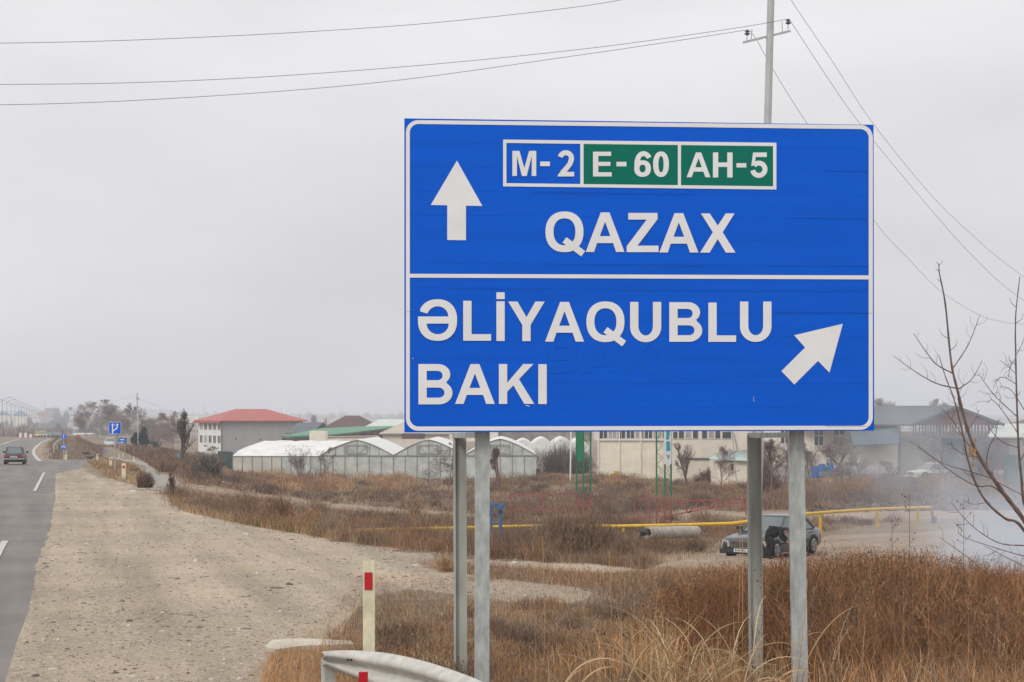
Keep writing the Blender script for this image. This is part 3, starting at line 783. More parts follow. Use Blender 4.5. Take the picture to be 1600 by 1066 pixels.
mb.poly([fn(*p, .016) for p in ((175, 678), (176.9, 678), (177, 674.2), (183.2, 670.2), (183.9, 668), (183.9, 664.6), (185.6, 664.6), (183.3, 661.4), (181, 664.6), (182.3, 664.6), (182.3, 667.6), (181.8, 668.8), (176.9, 672.2), (176.9, 664.6), (178.3, 664.6), (176, 661.4), (173.7, 664.6), (175, 664.6))])
mb.poly([fn(*p, .016) for p in ((179.2, 662.5), (179.8, 662.5), (179.8, 666), (179.2, 666))])
mb.poly([fn(*p, .016) for p in ((179.2, 660.6), (179.8, 660.6), (179.8, 661.6), (179.2, 661.6))])
part(mb, 'arrows', m_white, s)
s, Y = plate('road_sign', 'small blue direction board on two posts, just right of and beyond the arrows sign', 'road sign', 183, 198, 684, 693, 708, 186.2, m_blue)
fn = face_fn(Y - .1)
mb = MB(); p2 = at(195, Y); mb.tube([(p2.x, Y, p2.z - .2), (p2.x, Y, P(0, 686, Y).z)], .045, 8); part(mb, 'pole', m_pole, s)
mb = MB(); mb.prism([fn(*p) for p in ((183, 693.3), (198.2, 692.8), (198.2, 684), (183, 684.3))], (0, .03, 0)); part(mb, 'panel', mat('sign_blue_faded', (.02, .13, .42), .5), s)
mb = MB()
for (xa, xb_, ya, yb) in ((184.2, 184.8, 685.4, 688.4), (184.2, 185.8, 685.4, 686), (188, 194, 686.4, 687.8), (184.3, 186.6, 691, 692.2), (188.6, 192.8, 690.6, 692.2)):
    mb.poly([fn(*p, .02) for p in ((xa, yb), (xb_, yb), (xb_, ya), (xa, ya))])
part(mb, 'lettering', m_white, s)
s, Y = plate('road_sign', 'pair of round blue signs one above the other on a pole before the earth mound', 'road sign', 95, 104, 678, 703, 718.3, 99.6, m_blue, pole_w=.1)
fn = face_fn(Y - .09)
for cy in (682.2, 698.4):
    d = [(99.6 + 4.3 * math.cos(a / 24 * 2 * math.pi), cy + 4.3 * math.sin(a / 24 * 2 * math.pi)) for a in range(24)]
    d2 = [(99.6 + 3.9 * math.cos(a / 24 * 2 * math.pi), cy + 3.9 * math.sin(a / 24 * 2 * math.pi)) for a in range(24)]
    mb = MB(); mb.prism([fn(*p) for p in d], (0, .03, 0)); k = part(mb, 'disc', m_rim, s)
    mb = MB(); mb.poly([fn(*p, .01) for p in d2]); part(mb, 'blue_face', m_blue, k)
    mb = MB()
    if cy < 690: mb.poly([fn(*p, .02) for p in ((99, 684.6), (100.2, 684.6), (100.2, 679.7), (99, 679.7))])
    else: mb.poly([fn(*p, .02) for p in ((96.6, 700.2), (97.6, 697.6), (99.6, 696.4), (101.6, 697.6), (102.6, 700.2), (101.4, 699.6), (100.6, 698.6), (99.6, 698.2), (98.6, 698.6), (97.8, 699.6))])
    part(mb, 'white_symbol', m_white, k)

# ================================================================== utility pole and wires
m_conc = mat('pole_concrete', (.42, .43, .43), .75, var=.08, scale=1.5, bump=.002)
m_ins = mat('insulator_glaze', (.10, .10, .13), .3, spec=.5)
m_wire = mat('wire', (.10, .10, .105), .6)
YP = 62.0
pb = at(1181, YP)
up = thing('utility_pole', 'tall grey concrete power pole rising behind the big sign', 'utility pole', tuple(pb))
tpx = 1208.5; top = P(tpx, -150, YP); bot = Vector((pb.x, YP, pb.z - .5))
mb = MB(); mb.tube([bot, top], .155, 8, .118); part(mb, 'pole', m_conc, up)
c0, c1 = P(1161.5, 66.5, YP - .2), P(1235, 48.5, YP + .2); mb = MB(); mb.bar(c0, c1, .07, .07); ca = part(mb, 'crossarm', m_galv, up)
c2, c3 = P(1164, -62, YP - .2), P(1240, -82, YP + .2); mb = MB(); mb.bar(c2, c3, .07, .07); part(mb, 'crossarm', m_galv, up)
def insul(px, py, parent, Y=YP):
    mb = MB(); b0 = P(px, py + 17, Y); mb.tube([b0, P(px + 1, py + 4, Y)], .012, 5)
    zs = [(.0, .05), (.03, .10), (.05, .10), (.06, .05), (.085, .045), (.10, .085), (.115, .085), (.13, .05), (.155, .05), (.16, .0)]
    c = P(px + .5, py + 9, Y); vs = []; n = 10
    for dz, r_ in zs:
        for j in range(n):
            vs.append((c.x + r_ * math.cos(2 * math.pi * j / n), c.y + r_ * math.sin(2 * math.pi * j / n), c.z + dz * 1.15))
    mb.add(vs, [(i * n + j, i * n + (j + 1) % n, (i + 1) * n + (j + 1) % n, (i + 1) * n + j) for i in range(len(zs) - 1) for j in range(n)])
    k = part(mb, 'insulator', m_ins, parent)
insul(1167, 46, up, YP - .15); insul(1231, 29, up, YP + .15)
mb = MB(); mb.bar(P(1175, 46, YP - .12), P(1173.5, 63, YP - .12), .03); part(mb, 'spike', m_galv_d, up)
mb = MB(); mb.bar(P(1222, 34, YP + .12), P(1222.5, 52, YP + .12), .03); part(mb, 'spike', m_galv_d, up)
def wire(pts, label, r=.009, Y0=YP, Y1=YP):
    """smooth cable through photo points, depth running from Y0 to Y1"""
    n = len(pts); L = [0]
    for i in range(1, n): L.append(L[-1] + math.hypot(pts[i][0] - pts[i - 1][0], pts[i][1] - pts[i - 1][1]))
    W = []
    for i in range(n - 1):
        p0 = pts[max(0, i - 1)]; p1 = pts[i]; p2 = pts[i + 1]; p3 = pts[min(n - 1, i + 2)]
        for k in range(10):
            t = k / 10
            q = [.5 * ((2 * p1[j]) + (p2[j] - p0[j]) * t + (2 * p0[j] - 5 * p1[j] + 4 * p2[j] - p3[j]) * t * t + (3 * p1[j] - p0[j] - 3 * p2[j] + p3[j]) * t ** 3) for j in (0, 1)]
            s_ = (L[i] + (L[i + 1] - L[i]) * t) / L[-1]; W.append(P(q[0], q[1], Y0 + (Y1 - Y0) * s_))
    W.append(P(*pts[-1], Y1))
    mb = MB(); mb.tube(W, r, 5)
    o = solo(mb, 'power_line', m_wire, label=label, cat='power line', origin=W[0], smooth=True); return o
wire([(1238, -78), (1150, -38), (965, 1), (800, 23), (600, 42), (300, 59), (0, 67.5), (-500, 68), (-1100, 40)], 'topmost thin wire crossing the sky at upper left', Y1=48)
wire([(1231, 30), (1130, 47), (900, 78), (600, 107), (300, 126), (0, 132), (-500, 128), (-1100, 90)], 'middle wire of the three at the left, fixed to the right insulator', Y1=48)
wire([(1167, 47), (1030, 68), (900, 87), (600, 128), (300, 152), (0, 164), (-500, 165), (-1100, 135)], 'lowest wire of the three at the left, fixed to the left insulator', Y1=48)
wire([(1200, -60), (1236, 0), (1300, 95), (1362, 190), (1450, 299), (1520, 368), (1600, 433), (1800, 570)], 'upper wire falling to the right behind the sign corner', Y1=120)
wire([(1232, 30), (1243, 45), (1290, 117), (1345, 195), (1450, 322), (1520, 400), (1600, 470), (1800, 600)], 'second wire falling to the right, from the right insulator', Y1=120)
wire([(1170, 47), (1182, 62), (1207, 107), (1259, 190), (1366, 345), (1420, 405), (1470, 455), (1530, 492), (1570, 504), (1600, 507)], 'lowest wire on the right, sagging into the bare tree', Y1=110)
# ================================================================== buildings
def pal(n, c, **k): return mat(n, c, **k)
m_redroof = pal('red_metal_roof', (.38, .105, .09), rough=.55, var=.10, scale=.5, stretch=(1, 1, 1))
m_brownroof = pal('brown_metal_roof', (.115, .070, .068), rough=.6, var=.12, scale=.6)
m_greyroof = pal('grey_sheet_roof', (.11, .125, .14), rough=.6, var=.12, scale=.6)
m_paleroof = pal('pale_green_roof', (.50, .54, .49), rough=.6, var=.06, scale=.8)
m_beigeroof = pal('beige_roof', (.44, .40, .33), rough=.7, var=.08, scale=.8)
m_greenroof = pal('green_canopy_roof', (.10, .24, .15), rough=.6, var=.08, scale=.8)
m_tealroof = pal('pale_teal_roof', (.42, .52, .50), rough=.6, var=.08, scale=1)
m_whitew = pal('white_plaster', (.74, .73, .71), rough=.85, var=.08, scale=1.2)
m_greyw = pal('grey_plaster', (.36, .355, .36), rough=.9, var=.07, scale=.7)
m_cream = pal('cream_plaster', (.74, .685, .58), rough=.9, var=.10, scale=.9, bump=.004)
m_cream2 = pal('cream_plaster_plain', (.70, .65, .56), rough=.9, var=.10, scale=.6)
m_brownw = pal('brown_boards', (.12, .085, .08), rough=.8, var=.25, scale=1.5)
m_glass = pal('window_glass', (.05, .06, .07), rough=.15, spec=.8)
m_glassp = pal('window_curtain', (.36, .33, .33), rough=.5, var=.3, scale=3)
m_frame = pal('white_window_frame', (.68, .68, .66), rough=.5)
m_metal = pal('dark_steel', (.10, .10, .105), rough=.6)
m_greenf = pal('dark_green_sheet', (.025, .065, .06), rough=.7, var=.15, scale=1)
m_concw = pal('concrete_wall', (.38, .38, .38), rough=.9, var=.12, scale=.5)

def hip(name, label, cat, corners, h_wall, rise, m_wall, m_roof, over=.7, ridge_inset=.5, grp=None, gable=False, base=None, soffit=None):
    """house on a rectangular plan; corners: 4 plan points (long side first), base z from the ground"""
    c = [Vector((p[0], p[1], 0)) for p in corners]
    z0 = base if base is not None else min(g(p.x, p.y) for p in c) - .3
    z1 = z0 + h_wall
    t = thing(name, label, cat, (c[0].x, c[0].y, z0), 0, grp)
    wl = MB(); wl.prism([Vector((p.x, p.y, z0)) for p in c], (0, 0, h_wall)); w = part(wl, 'wall', m_wall, t)
    cen = sum(c, Vector()) / 4
    e = []
    for p in c:
        d = p - cen; e.append(p + Vector((math.copysign(1, d.dot((c[1] - c[0]).normalized())) * (c[1] - c[0]).normalized()) * over) + (math.copysign(1, d.dot((c[3] - c[0]).normalized())) * (c[3] - c[0]).normalized()) * over)
    u = (e[1] - e[0]); v = (e[3] - e[0]); ins = ridge_inset * v.length / u.length if not gable else 0.0
    r0 = (e[0] + e[3]) / 2 + u * ins; r1 = (e[1] + e[2]) / 2 - u * ins
    E_ = [Vector((p.x, p.y, z1)) for p in e]; R0 = Vector((r0.x, r0.y, z1 + rise)); R1 = Vector((r1.x, r1.y, z1 + rise))
    rf = MB(); lo = Vector((0, 0, -.16))
    rf.add([*E_, R0, R1, *[p + lo for p in E_]], [(0, 1, 5, 4), (1, 2, 5), (2, 3, 4, 5), (3, 0, 4), (0, 6, 7, 1), (1, 7, 8, 2), (2, 8, 9, 3), (3, 9, 6, 0), (9, 8, 7, 6)])
    r = part(rf, 'roof', m_roof, t)
    return t, c, z0, z1, w, r
def window(parent, o, ux, n_, w, h, m_p=None, bars=1, sill=False, frame=.07, cross=False):
    """o = lower left corner (world), ux = unit along facade, n_ = outward normal"""
    up = Vector((0, 0, 1)); mb = MB()
    def slab(x0, x1, z0, z1, off, th): mb.prism([o + ux * x0 + up * z0 + n_ * off, o + ux * x1 + up * z0 + n_ * off, o + ux * x1 + up * z1 + n_ * off, o + ux * x0 + up * z1 + n_ * off], n_ * th)
    f = frame
    slab(0, f, 0, h, .004, .06); slab(w - f, w, 0, h, .004, .06); slab(f, w - f, 0, f, .004, .06); slab(f, w - f, h - f, h, .004, .06)
    for i in range(bars):
        xm = w * (i + 1) / (bars + 1); slab(xm - f / 2, xm + f / 2, f, h - f, .004, .055)
    if cross: slab(f, w - f, h * .62, h * .62 + f, .004, .05)
    k = part(mb, 'window', m_frame, parent)
    mb = MB(); slab(f, w - f, f, h - f, .006, .012); part(mb, 'pane', m_p or m_glass, k)
    return k

# ---- two storey building with the red hipped roof
Yc = 338.0; a = R(30)
cx0 = (346.5 - CX) / F * Yc
ux = Vector((math.cos(a), math.sin(a), 0)); vx = Vector((-math.sin(a), math.cos(a), 0))
A = Vector((cx0, Yc, 0)); L1, L2 = 16.6, 12.6
zE = P(0, 657.5, Yc).z; base = P(0, 717, Yc).z
t, c, z0, z1, w_, r_ = hip('school_building', 'two storey white and grey building with a red hipped roof', 'building', [A, A + ux * L1, A + ux * L1 + vx * L2, A + vx * L2], zE - base, 2.25, m_greyw, m_redroof, over=.75, base=base, ridge_inset=.42)
nl = -ux
mb = MB(); o_ = A + vx * .02 + nl * .0
mb.prism([Vector((p.x, p.y, base + .9)) for p in (A + nl * .03, A + vx * L2 + nl * .03, A + vx * L2 + nl * .003, A + nl * .003)], (0, 0, zE - base - 1.05))
part(mb, 'white_facade', m_whitew, t)
for rz_, hh in ((P(0, 693, Yc).z, 1.5), (P(0, 672.2, Yc).z, 1.45)):
    for i in range(5):
        d = .4 + i * 2.42
        window(t, A + vx * (d + 1.6) + nl * .032 + Vector((0, 0, rz_)), -vx, nl, 1.6, hh, random.choice((m_glass, m_glass, m_glass, m_glassp)), bars=1, frame=.055)
mb = MB(); mb.prism([Vector((p.x, p.y, z1 - .45)) for p in (A + nl * .75 - ux * 0 - vx * .7, A + vx * (L2 + .7) + nl * .75, A + vx * (L2 + .7) + nl * .6, A + nl * .6 - vx * .7)], (0, 0, .3)); part(mb, 'fascia', m_redroof, t)
fn_ = -vx
for px_, py_ in ((367, 686), (403, 687)):
    d = (px_ - 347) * Yc / F / math.cos(a); b0 = A + ux * d + fn_ * .004
    mb = MB(); zc = P(0, py_, Yc).z; mb.prism([Vector((b0.x, b0.y, zc)) + ux * q + Vector((0, 0, w)) for q, w in ((-.16, -.16), (.16, -.16), (.16, .16), (-.16, .16))], fn_ * .03); part(mb, 'vent_opening', m_metal, t)
mb = MB(); mb.tube([A + fn_ * .12 + nl * .1 + Vector((0, 0, base)), A + fn_ * .12 + nl * .1 + Vector((0, 0, z1 - .1))], .09, 6); part(mb, 'downpipe', m_metal, t)

# ---- yard walls, fences
def wall(px0, px1, yt0, yt1, Y0, Y1, name, label, cat, m, thick=.2, grp=None, drop=.3, n=1, piece='wall'):
    t = thing(name, label, cat, tuple(at(px0, Y0)), 0, grp)
    for i in range(n):
        s0, s1 = i / n, (i + 1) / n
        pa, pb_ = px0 + (px1 - px0) * s0, px0 + (px1 - px0) * s1; Ya, Yb = Y0 + (Y1 - Y0) * s0, Y0 + (Y1 - Y0) * s1
        ta, tb = P(pa, yt0 + (yt1 - yt0) * s0, Ya), P(pb_, yt0 + (yt1 - yt0) * s1, Yb)
        ga, gb = g(ta.x, Ya) - drop, g(tb.x, Yb) - drop
        e = (tb - ta) * (.004 if n > 1 else 0)
        mb = MB(); mb.prism([Vector((ta.x, Ya, ga)) + e, Vector((tb.x, Yb, gb)) - e, tb - e, ta + e], (0, thick, 0)); part(mb, piece if n > 1 else 'panel', m, t)
    return t
wall(340, 363.5, 705, 706, 222, 212, 'sheet_fence', 'dark green sheet fence between the red roofed building and the greenhouses', 'fence', m_greenf, n=2, piece='sheet')
wall(275.5, 284, 707.5, 707.5, 196, 190, 'sheet_gate', 'grey green sheet gate panel at the foot of the tall bare tree', 'gate', pal('grey_green_sheet', (.12, .16, .15), rough=.7), thick=.08)
wall(195, 238, 701, 694, 330, 300, 'concrete_fence', 'long grey concrete fence beyond the service road at the left', 'fence', m_concw, n=4, piece='slab')
wall(173, 196, 695.5, 696, 350, 345, 'yard_wall', 'cream yard wall beside the small blue direction board', 'wall', m_cream, n=2, piece='slab')
wall(209, 214, 694.5, 694.5, 320, 320, 'kiosk', 'tiny white kiosk block behind the concrete fence', 'kiosk', m_whitew, thick=3)
wall(227, 233, 680, 680, 420, 420, 'shed', 'little cream shed glimpsed between the bare trees at the left', 'shed', m_cream, thick=4)

# ---- greenhouses
m_film = pal('greenhouse_film', (.66, .66, .64), rough=.5, var=.13, scale=.7, spec=.35)
m_filmw = pal('greenhouse_wall_film', (.46, .49, .46), rough=.5, var=.22, scale=.9, spec=.35)
m_filmt = pal('greenhouse_wall_tan', (.52, .50, .44), rough=.5, var=.2, scale=.5, spec=.3)
m_ghpost = pal('greenhouse_frame', (.23, .22, .21), rough=.6)
gh = thing('greenhouse', 'long white plastic greenhouse with arched gables in the middle distance', 'greenhouse', tuple(at(560, 200)))
YG = 200.0
def groof(px, i0, i1, peak, eave, x): # arch profile height row between valley pixels
    s = (x - i0) / (i1 - i0); k = 1 - abs(2 * s - 1) ** 1.4
    return eave - (eave - peak) * k
spans = [(501, 614.7, 687.8), (614.7, 725, 687.2), (725, 838, 686)]
EAVE = 711.5
for si, (x0, x1, pk) in enumerate(spans):
    n = 14; xs = [x0 + (x1 - x0) * i / n for i in range(n + 1)]
    prof = [P(x, groof(x, x0, x1, pk, EAVE, x), YG) for x in xs]
    lenb = 28.0
    mb = MB(); nb = 10
    vs = []
    for j in range(nb + 1):
        sag = .10 * math.sin(math.pi * ((j * 1.0) % 1)) ; yo = lenb * j / nb
        for p in prof: vs.append((p.x + .15 * yo * .0, YG + yo, p.z + (.05 if j % 2 else 0)))
    w = n + 1
    mb.add(vs, [(j * w + i, j * w + i + 1, (j + 1) * w + i + 1, (j + 1) * w + i) for j in range(nb) for i in range(n)])
    part(mb, 'roof_film', m_film, gh, smooth=True)
    mb = MB(); mb.poly([p + Vector((0, .05, 0)) for p in prof]); part(mb, 'gable_film', m_filmw, gh)
    mb = MB()
    for i in range(n): mb.bar(prof[i] - Vector((0, .03, 0)), prof[i + 1] - Vector((0, .03, 0)), .06)
    part(mb, 'arch', m_ghpost, gh)
    cxm = (x0 + x1) / 2
    for k_, f_ in enumerate((.2, .33, .5, .67, .8)):
        xx = x0 + (x1 - x0) * f_; mb = MB(); mb.bar(P(xx, EAVE, YG - .03), P(xx, groof(xx, x0, x1, pk, EAVE, xx), YG - .03), .045); part(mb, 'mullion', m_ghpost, gh)
    mb = MB(); q = [P(cxm - 16, 708.8, YG - .08), P(cxm + 15, 708.8, YG - .08), P(cxm + 15, 695.5, YG - .08), P(cxm - 16, 695.5, YG - .08)]
    for i in range(4): mb.bar(q[i], q[(i + 1) % 4], .06)
    mb.bar(q[3], P(cxm - 4, 708.8, YG - .08), .04); mb.bar(q[2], P(cxm + 3, 708.8, YG - .08), .04); part(mb, 'vent_frame', m_ghpost, gh)
    nb_ = 6
    for i in range(nb_):
        xa = x0 + (x1 - x0) * i / nb_; xb_ = x0 + (x1 - x0) * (i + 1) / nb_
        p0, p1 = P(xa, EAVE + 1, YG), P(xb_, EAVE + 1, YG); g0, g1 = g(p0.x, YG) - .3, g(p1.x, YG) - .3
        mb = MB(); mb.prism([Vector((p0.x + .03, YG + .02, g0)), Vector((p1.x - .03, YG + .02, g1)), p1 + Vector((-.03, .02, 0)), p0 + Vector((.03, .02, 0))], (0, .03, 0)); part(mb, 'plastic_panel', m_filmw, gh)
        mb = MB(); mb.bar(Vector((p0.x, YG - .02, g0)), p0 + Vector((0, -.02, 0)), .10 if i == 0 else .065); part(mb, 'post', m_ghpost, gh)
    mb = MB(); mb.bar(P(x0, EAVE + .6, YG - .06), P(x1, EAVE + .6, YG - .06), .07); part(mb, 'eave_rail', m_ghpost, gh)
# the wing with its long side towards the viewer
gw = thing('greenhouse', 'left wing of the greenhouses, whose low side wall and broad white roof face the road', 'greenhouse', tuple(at(430, 200)))
YW = 200.3
n = 9; xs = [363.5 + (500.4 - 363.5) * i / n for i in range(n + 1)]
for i in range(n):
    p0, p1 = P(xs[i], 713.2, YW), P(xs[i + 1], 713.2, YW); g0, g1 = g(p0.x, YW) - .3, g(p1.x, YW) - .3
    mb = MB(); mb.prism([Vector((p0.x + .03, YW, g0)), Vector((p1.x - .03, YW, g1)), p1 - Vector((.03, 0, 0)), p0 + Vector((.03, 0, 0))], (0, .03, 0)); part(mb, 'plastic_panel', m_filmt if i < 5 else m_filmw, gw)
    mb = MB(); mb.bar(Vector((p0.x, YW - .04, g0)), p0 + Vector((0, -.04, 0)), .055); part(mb, 'post', m_ghpost, gw)
mb = MB(); mb.bar(P(363, 712.9, YW - .07), P(500.5, 712.9, YW - .07), .05); part(mb, 'eave_rail', m_ghpost, gw)
mb = MB(); YR = 208.5
ns, nt_ = 18, 6; vs = []
for j in range(nt_ + 1):
    s = j / nt_; Yj = YW + (YR - YW) * s; k = s ** .62
    for i in range(ns + 1):
        u = i / ns
        xa = (363.2 + 137.4 * u); xb_ = (415 + 141 * u)
        row = (712.6) + (688.6 + (.9 * math.sin(u * 23) + .5 * math.sin(u * 61)) * .7 - 712.6) * k
        vs.append(P(xa + (xb_ - xa) * s, row, Yj))
mb.add(vs, [(j * (ns + 1) + i, j * (ns + 1) + i + 1, (j + 1) * (ns + 1) + i + 1, (j + 1) * (ns + 1) + i) for j in range(nt_) for i in range(ns)])
# rear slope so that the roof is a body
rb = []
for i in range(ns + 1):
    u = i / ns; q_ = P(415 + 141 * u, 690.5, YR); rb.append(Vector((q_.x, YR + 7, q_.z - 1.2)))
off = len(mb.v); tops = [Vector(mb.v[nt_ * (ns + 1) + i]) for i in range(ns + 1)]
mb.add(tops + rb, [(i, i + 1, ns + 1 + i + 1, ns + 1 + i) for i in range(ns)])
part(mb, 'roof_film', m_film, gw, smooth=True)
mb = MB(); e0 = P(363.2, 712.6, YW); e1 = Vector((P(415, 712, YR + 6).x - 2, YR + 6, g(P(415, 712, YR).x, YR + 6) - .3))
mb.add([Vector((e0.x, YW + .05, g(e0.x, YW) - .3)), e1, Vector((e1.x, e1.y, e0.z)), Vector((e0.x, YW + .05, e0.z))], [(0, 1, 2, 3)]); part(mb, 'end_panel', m_filmt, gw)
# far tunnels
for k_, (px_, w, tp, Y) in enumerate(((818, 34, 687, 262), (848, 36, 684.5, 266), (880, 36, 684, 270), (905, 30, 686, 274))):
    t = thing('polytunnel', ('white polytunnel roof just right of the arched greenhouse gables', 'second white polytunnel behind the dense bare shrubs', 'third white polytunnel, left of the white pole', 'last white polytunnel, behind the white pole and green mast')[k_], 'polytunnel', tuple(at(px_, Y)), 0, 'white polytunnels behind the shrubs')
    n = 12; c_ = P(px_, tp, Y); hw = w / 2 * Y / F * 1.25; gz = g(c_.x, Y) - .2; ez = P(0, 703, Y).z; vs = []
    for j in range(5):
        for i in range(n + 1):
            u_ = -1 + 2 * i / n; vs.append((c_.x + hw * max(-1, min(1, u_ * 1.08)), Y + j * 6, gz if i in (0, n) else ez + (c_.z - ez) * (1 - abs(u_) ** 1.6) + .06 * (j % 2)))
    mb = MB(); mb.add(vs, [(j * (n + 1) + i, j * (n + 1) + i + 1, (j + 1) * (n + 1) + i + 1, (j + 1) * (n + 1) + i) for j in range(4) for i in range(n)]); mb.add(vs[:n + 1], [tuple(range(n + 1))])
    part(mb, 'film', m_film, t, smooth=False)

# ---- sheds and roofs beyond the greenhouses
def slab(name, label, cat, pts_px, Y, m, depth=8.0, wallrow=None, m_wall=None, grp=None):
    """block whose front outline is given on the photograph, with real depth"""
    c = sum((P(x, y_, Y) for x, y_ in pts_px), Vector()) / len(pts_px)
    t = thing(name, label, cat, (c.x, Y, g(c.x, Y)), 0, grp)
    mb = MB(); mb.prism([P(x, y_, Y) for x, y_ in pts_px], (0, depth, 0)); part(mb, 'body', m, t)
    return t
slab('chimney_block', 'cream masonry block standing behind the greenhouse wing', 'outbuilding', [(483.5, 700), (508.5, 700), (508.5, 673.8), (483.5, 673.8)], 225, m_cream, 3)
t = thing('low_building', 'long low cream building between the greenhouses and the green canopy', 'building', tuple(at(545, 236)))
mb = MB(); mb.prism([P(508, 706, 236), P(590, 706, 236), P(590, 684.5, 236), P(586, 682, 236), (P(508, 683, 236))], (0, 5, 0)); part(mb, 'wall', m_cream, t)
mb = MB(); mb.prism([P(507.5, 683.2, 235.8), P(586.5, 682, 235.8), P(586.5, 681.4, 235.8), P(507.5, 682.6, 235.8)], (0, 5.4, 0)); part(mb, 'roof', m_beigeroof, t)
t = thing('canopy', 'long green sloping canopy roof on dark posts behind the greenhouses', 'canopy', tuple(at(520, 250)))
mb = MB(); a0, a1, b0, b1 = P(440, 682.5, 246), P(508, 681.8, 246), P(578, 668.4, 262), P(600, 667.6, 262)
q_ = [P(438, 683.6, 246), P(510, 681.5, 246), P(560, 676.5, 248), P(632, 666.9, 266), P(560, 668.2, 272), P(500, 671, 272)]
mb.prism(q_, (0, 0, .16)); part(mb, 'roof', m_greenroof, t)
for px_ in (444, 462, 512, 524, 538, 552, 566, 580, 592, 604, 616, 628):
    Yp = 247 + max(0, px_ - 510) * .15; top_ = P(px_, 681.5 if px_ < 511 else 681.5 - (px_ - 511) * .118, Yp); mb = MB(); mb.bar((top_.x, Yp, g(top_.x, Yp) - .2), top_, .13); part(mb, 'post', m_metal, t)
mb = MB(); mb.prism([P(512, 690, 275), P(628, 690, 275), P(628, 669, 275), P(512, 679, 275)], (0, .2, 0)); part(mb, 'back_wall', m_brownw, t)
mb = MB(); mb.prism([P(440, 694, 264), P(512, 694, 264), P(512, 683.8, 264), P(440, 684.3, 264)], (0, .2, 0)); part(mb, 'back_wall', m_metal, t)
def hip_px(name, label, px0, px1, eave_row, peak_row, Y, m_w, m_r, depth_m=9, rot=20, ins=.5, gable=False, cat='building', grp=None, over=.5):
    aa = R(rot); x0, x1 = (px0 - CX) / F * Y, (px1 - CX) / F * Y
    W = (x1 - x0); L = max(4, (W - depth_m * math.sin(aa)) / math.cos(aa)) if rot > 0 else max(4, (W - depth_m * math.sin(-aa)) / math.cos(aa))
    ux_ = Vector((math.cos(aa), math.sin(aa), 0)); vx_ = Vector((-math.sin(aa), math.cos(aa), 0))
    o_ = Vector((x0 + (depth_m * math.sin(aa) if aa > 0 else 0), Y, 0))
    ze = P(0, eave_row, Y).z; zb = g(o_.x, Y) - .4; rise = (eave_row - peak_row) * Y / F
    return hip(name, label, cat, [o_, o_ + ux_ * L, o_ + ux_ * L + vx_ * depth_m, o_ + vx_ * depth_m], ze - zb, rise * 1.04, m_w, m_r, over=over, ridge_inset=ins, gable=gable, base=zb, grp=grp)
hip_px('hall', 'hall with a large brown hipped roof left of the big sign', 511, 589, 668, 650.3, 300, m_brownw, m_brownroof, depth_m=5.5, rot=-22, ins=.40)
hip_px('warehouse', 'low building with a pale greenish sheet roof, partly hidden by the big sign', 573, 660, 668.3, 655.5, 285, m_cream2, m_paleroof, depth_m=8, rot=-20, ins=.1)
hip_px('outbuilding', 'beige roofed outbuilding touching the left edge of the big sign', 598, 700, 677, 657, 252, m_cream2, m_beigeroof, depth_m=7, rot=0, ins=.5, cat='outbuilding')
hip_px('house', 'low house whose small bright red roof shows left of the masonry block', 478, 503, 672.5, 666.6, 330, m_cream2, m_redroof, depth_m=5, rot=10)
hip_px('shed', 'dark blue gabled shed right behind the red roofed building', 452, 486, 677, 661, 300, m_greyroof, m_greyroof, depth_m=7, rot=-25, gable=True, cat='shed')
slab('dark_shed', 'dark low shed strip below the sign edge, above the white greenhouse roof', 'shed', [(628, 686), (662, 686), (662, 677.5), (628, 677.5)], 245, m_brownw, 4)
slab('stone_wall', 'grey brown stone wall above the polytunnels, under the sign edge', 'wall', [(778, 690), (925, 690), (925, 671), (778, 671)], 290, pal('rough_stone', (.21, .185, .165), var=.35, scale=.6, bump=.02), 1)
slab('cream_outbuilding', 'cream outbuilding seen in the gap between the left pair of posts', 'outbuilding', [(676, 690), (778, 690), (778, 668), (676, 668)], 280, m_cream2, 5)
# thatched brush heap behind the greenhouse
# ---- distant houses along the left horizon
m_blueroof = pal('blue_roof', (.10, .19, .27), rough=.6)
m_pinkroof = pal('dull_red_roof', (.30, .12, .12), rough=.6)
m_block = pal('far_block', (.36, .33, .31), rough=.9, var=.1, scale=.05)
far = [('house', 'far house with a blue roof at the left edge of the picture', -14, 14, 648, 643, 1500, m_blueroof, m_cream2),
       ('house', 'far house with a blue hipped roof between the leftmost street lamps', 17, 41, 649, 642, 1450, m_blueroof, m_cream2),
       ('house', 'far long house with a dull red roof on the left skyline', 54, 74, 648, 642.5, 1700, m_pinkroof, m_block),
       ('house', 'far low house with a cream wall below the skyline block', 44, 62, 652, 647.5, 1600, m_beigeroof, m_cream2)]
for nm, lb, a0, a1, er, pr, Y, mr_, mw in far:
    hip_px(nm, lb, a0, a1, er, pr, Y, mw, mr_, depth_m=10, rot=12, ins=.45)
t = slab('apartment_block', 'grey square block rising on the skyline left of the far road', 'building', [(70, 655), (87.5, 655), (87.5, 637.5), (70, 637.5)], 1900, m_block, 14)
for r_i in range(4):
    for c_i in range(5):
        mb = MB(); cc = P(72 + c_i * 3.2, 640.5 + r_i * 3.6, 1899.9); mb.box(cc, (1.3, .15, 1.2)); part(mb, 'window', m_glass, t)
t = slab('storage_hall', 'long cream storage hall on the horizon between the bare trees at left', 'warehouse', [(171, 660), (197, 660), (197, 643.6), (192, 640.5), (176, 640.5), (171, 643.6)], 1300, m_cream, 30)
slab('white_hall', 'low white hall on the horizon left of the red roofed building', 'warehouse', [(250, 660), (310, 660), (310, 651.5), (250, 650)], 1100, m_cream, 20)
t = thing('water_tower', 'small dark water tower on the left skyline above the far road', 'water tower', tuple(at(110, 2100)))
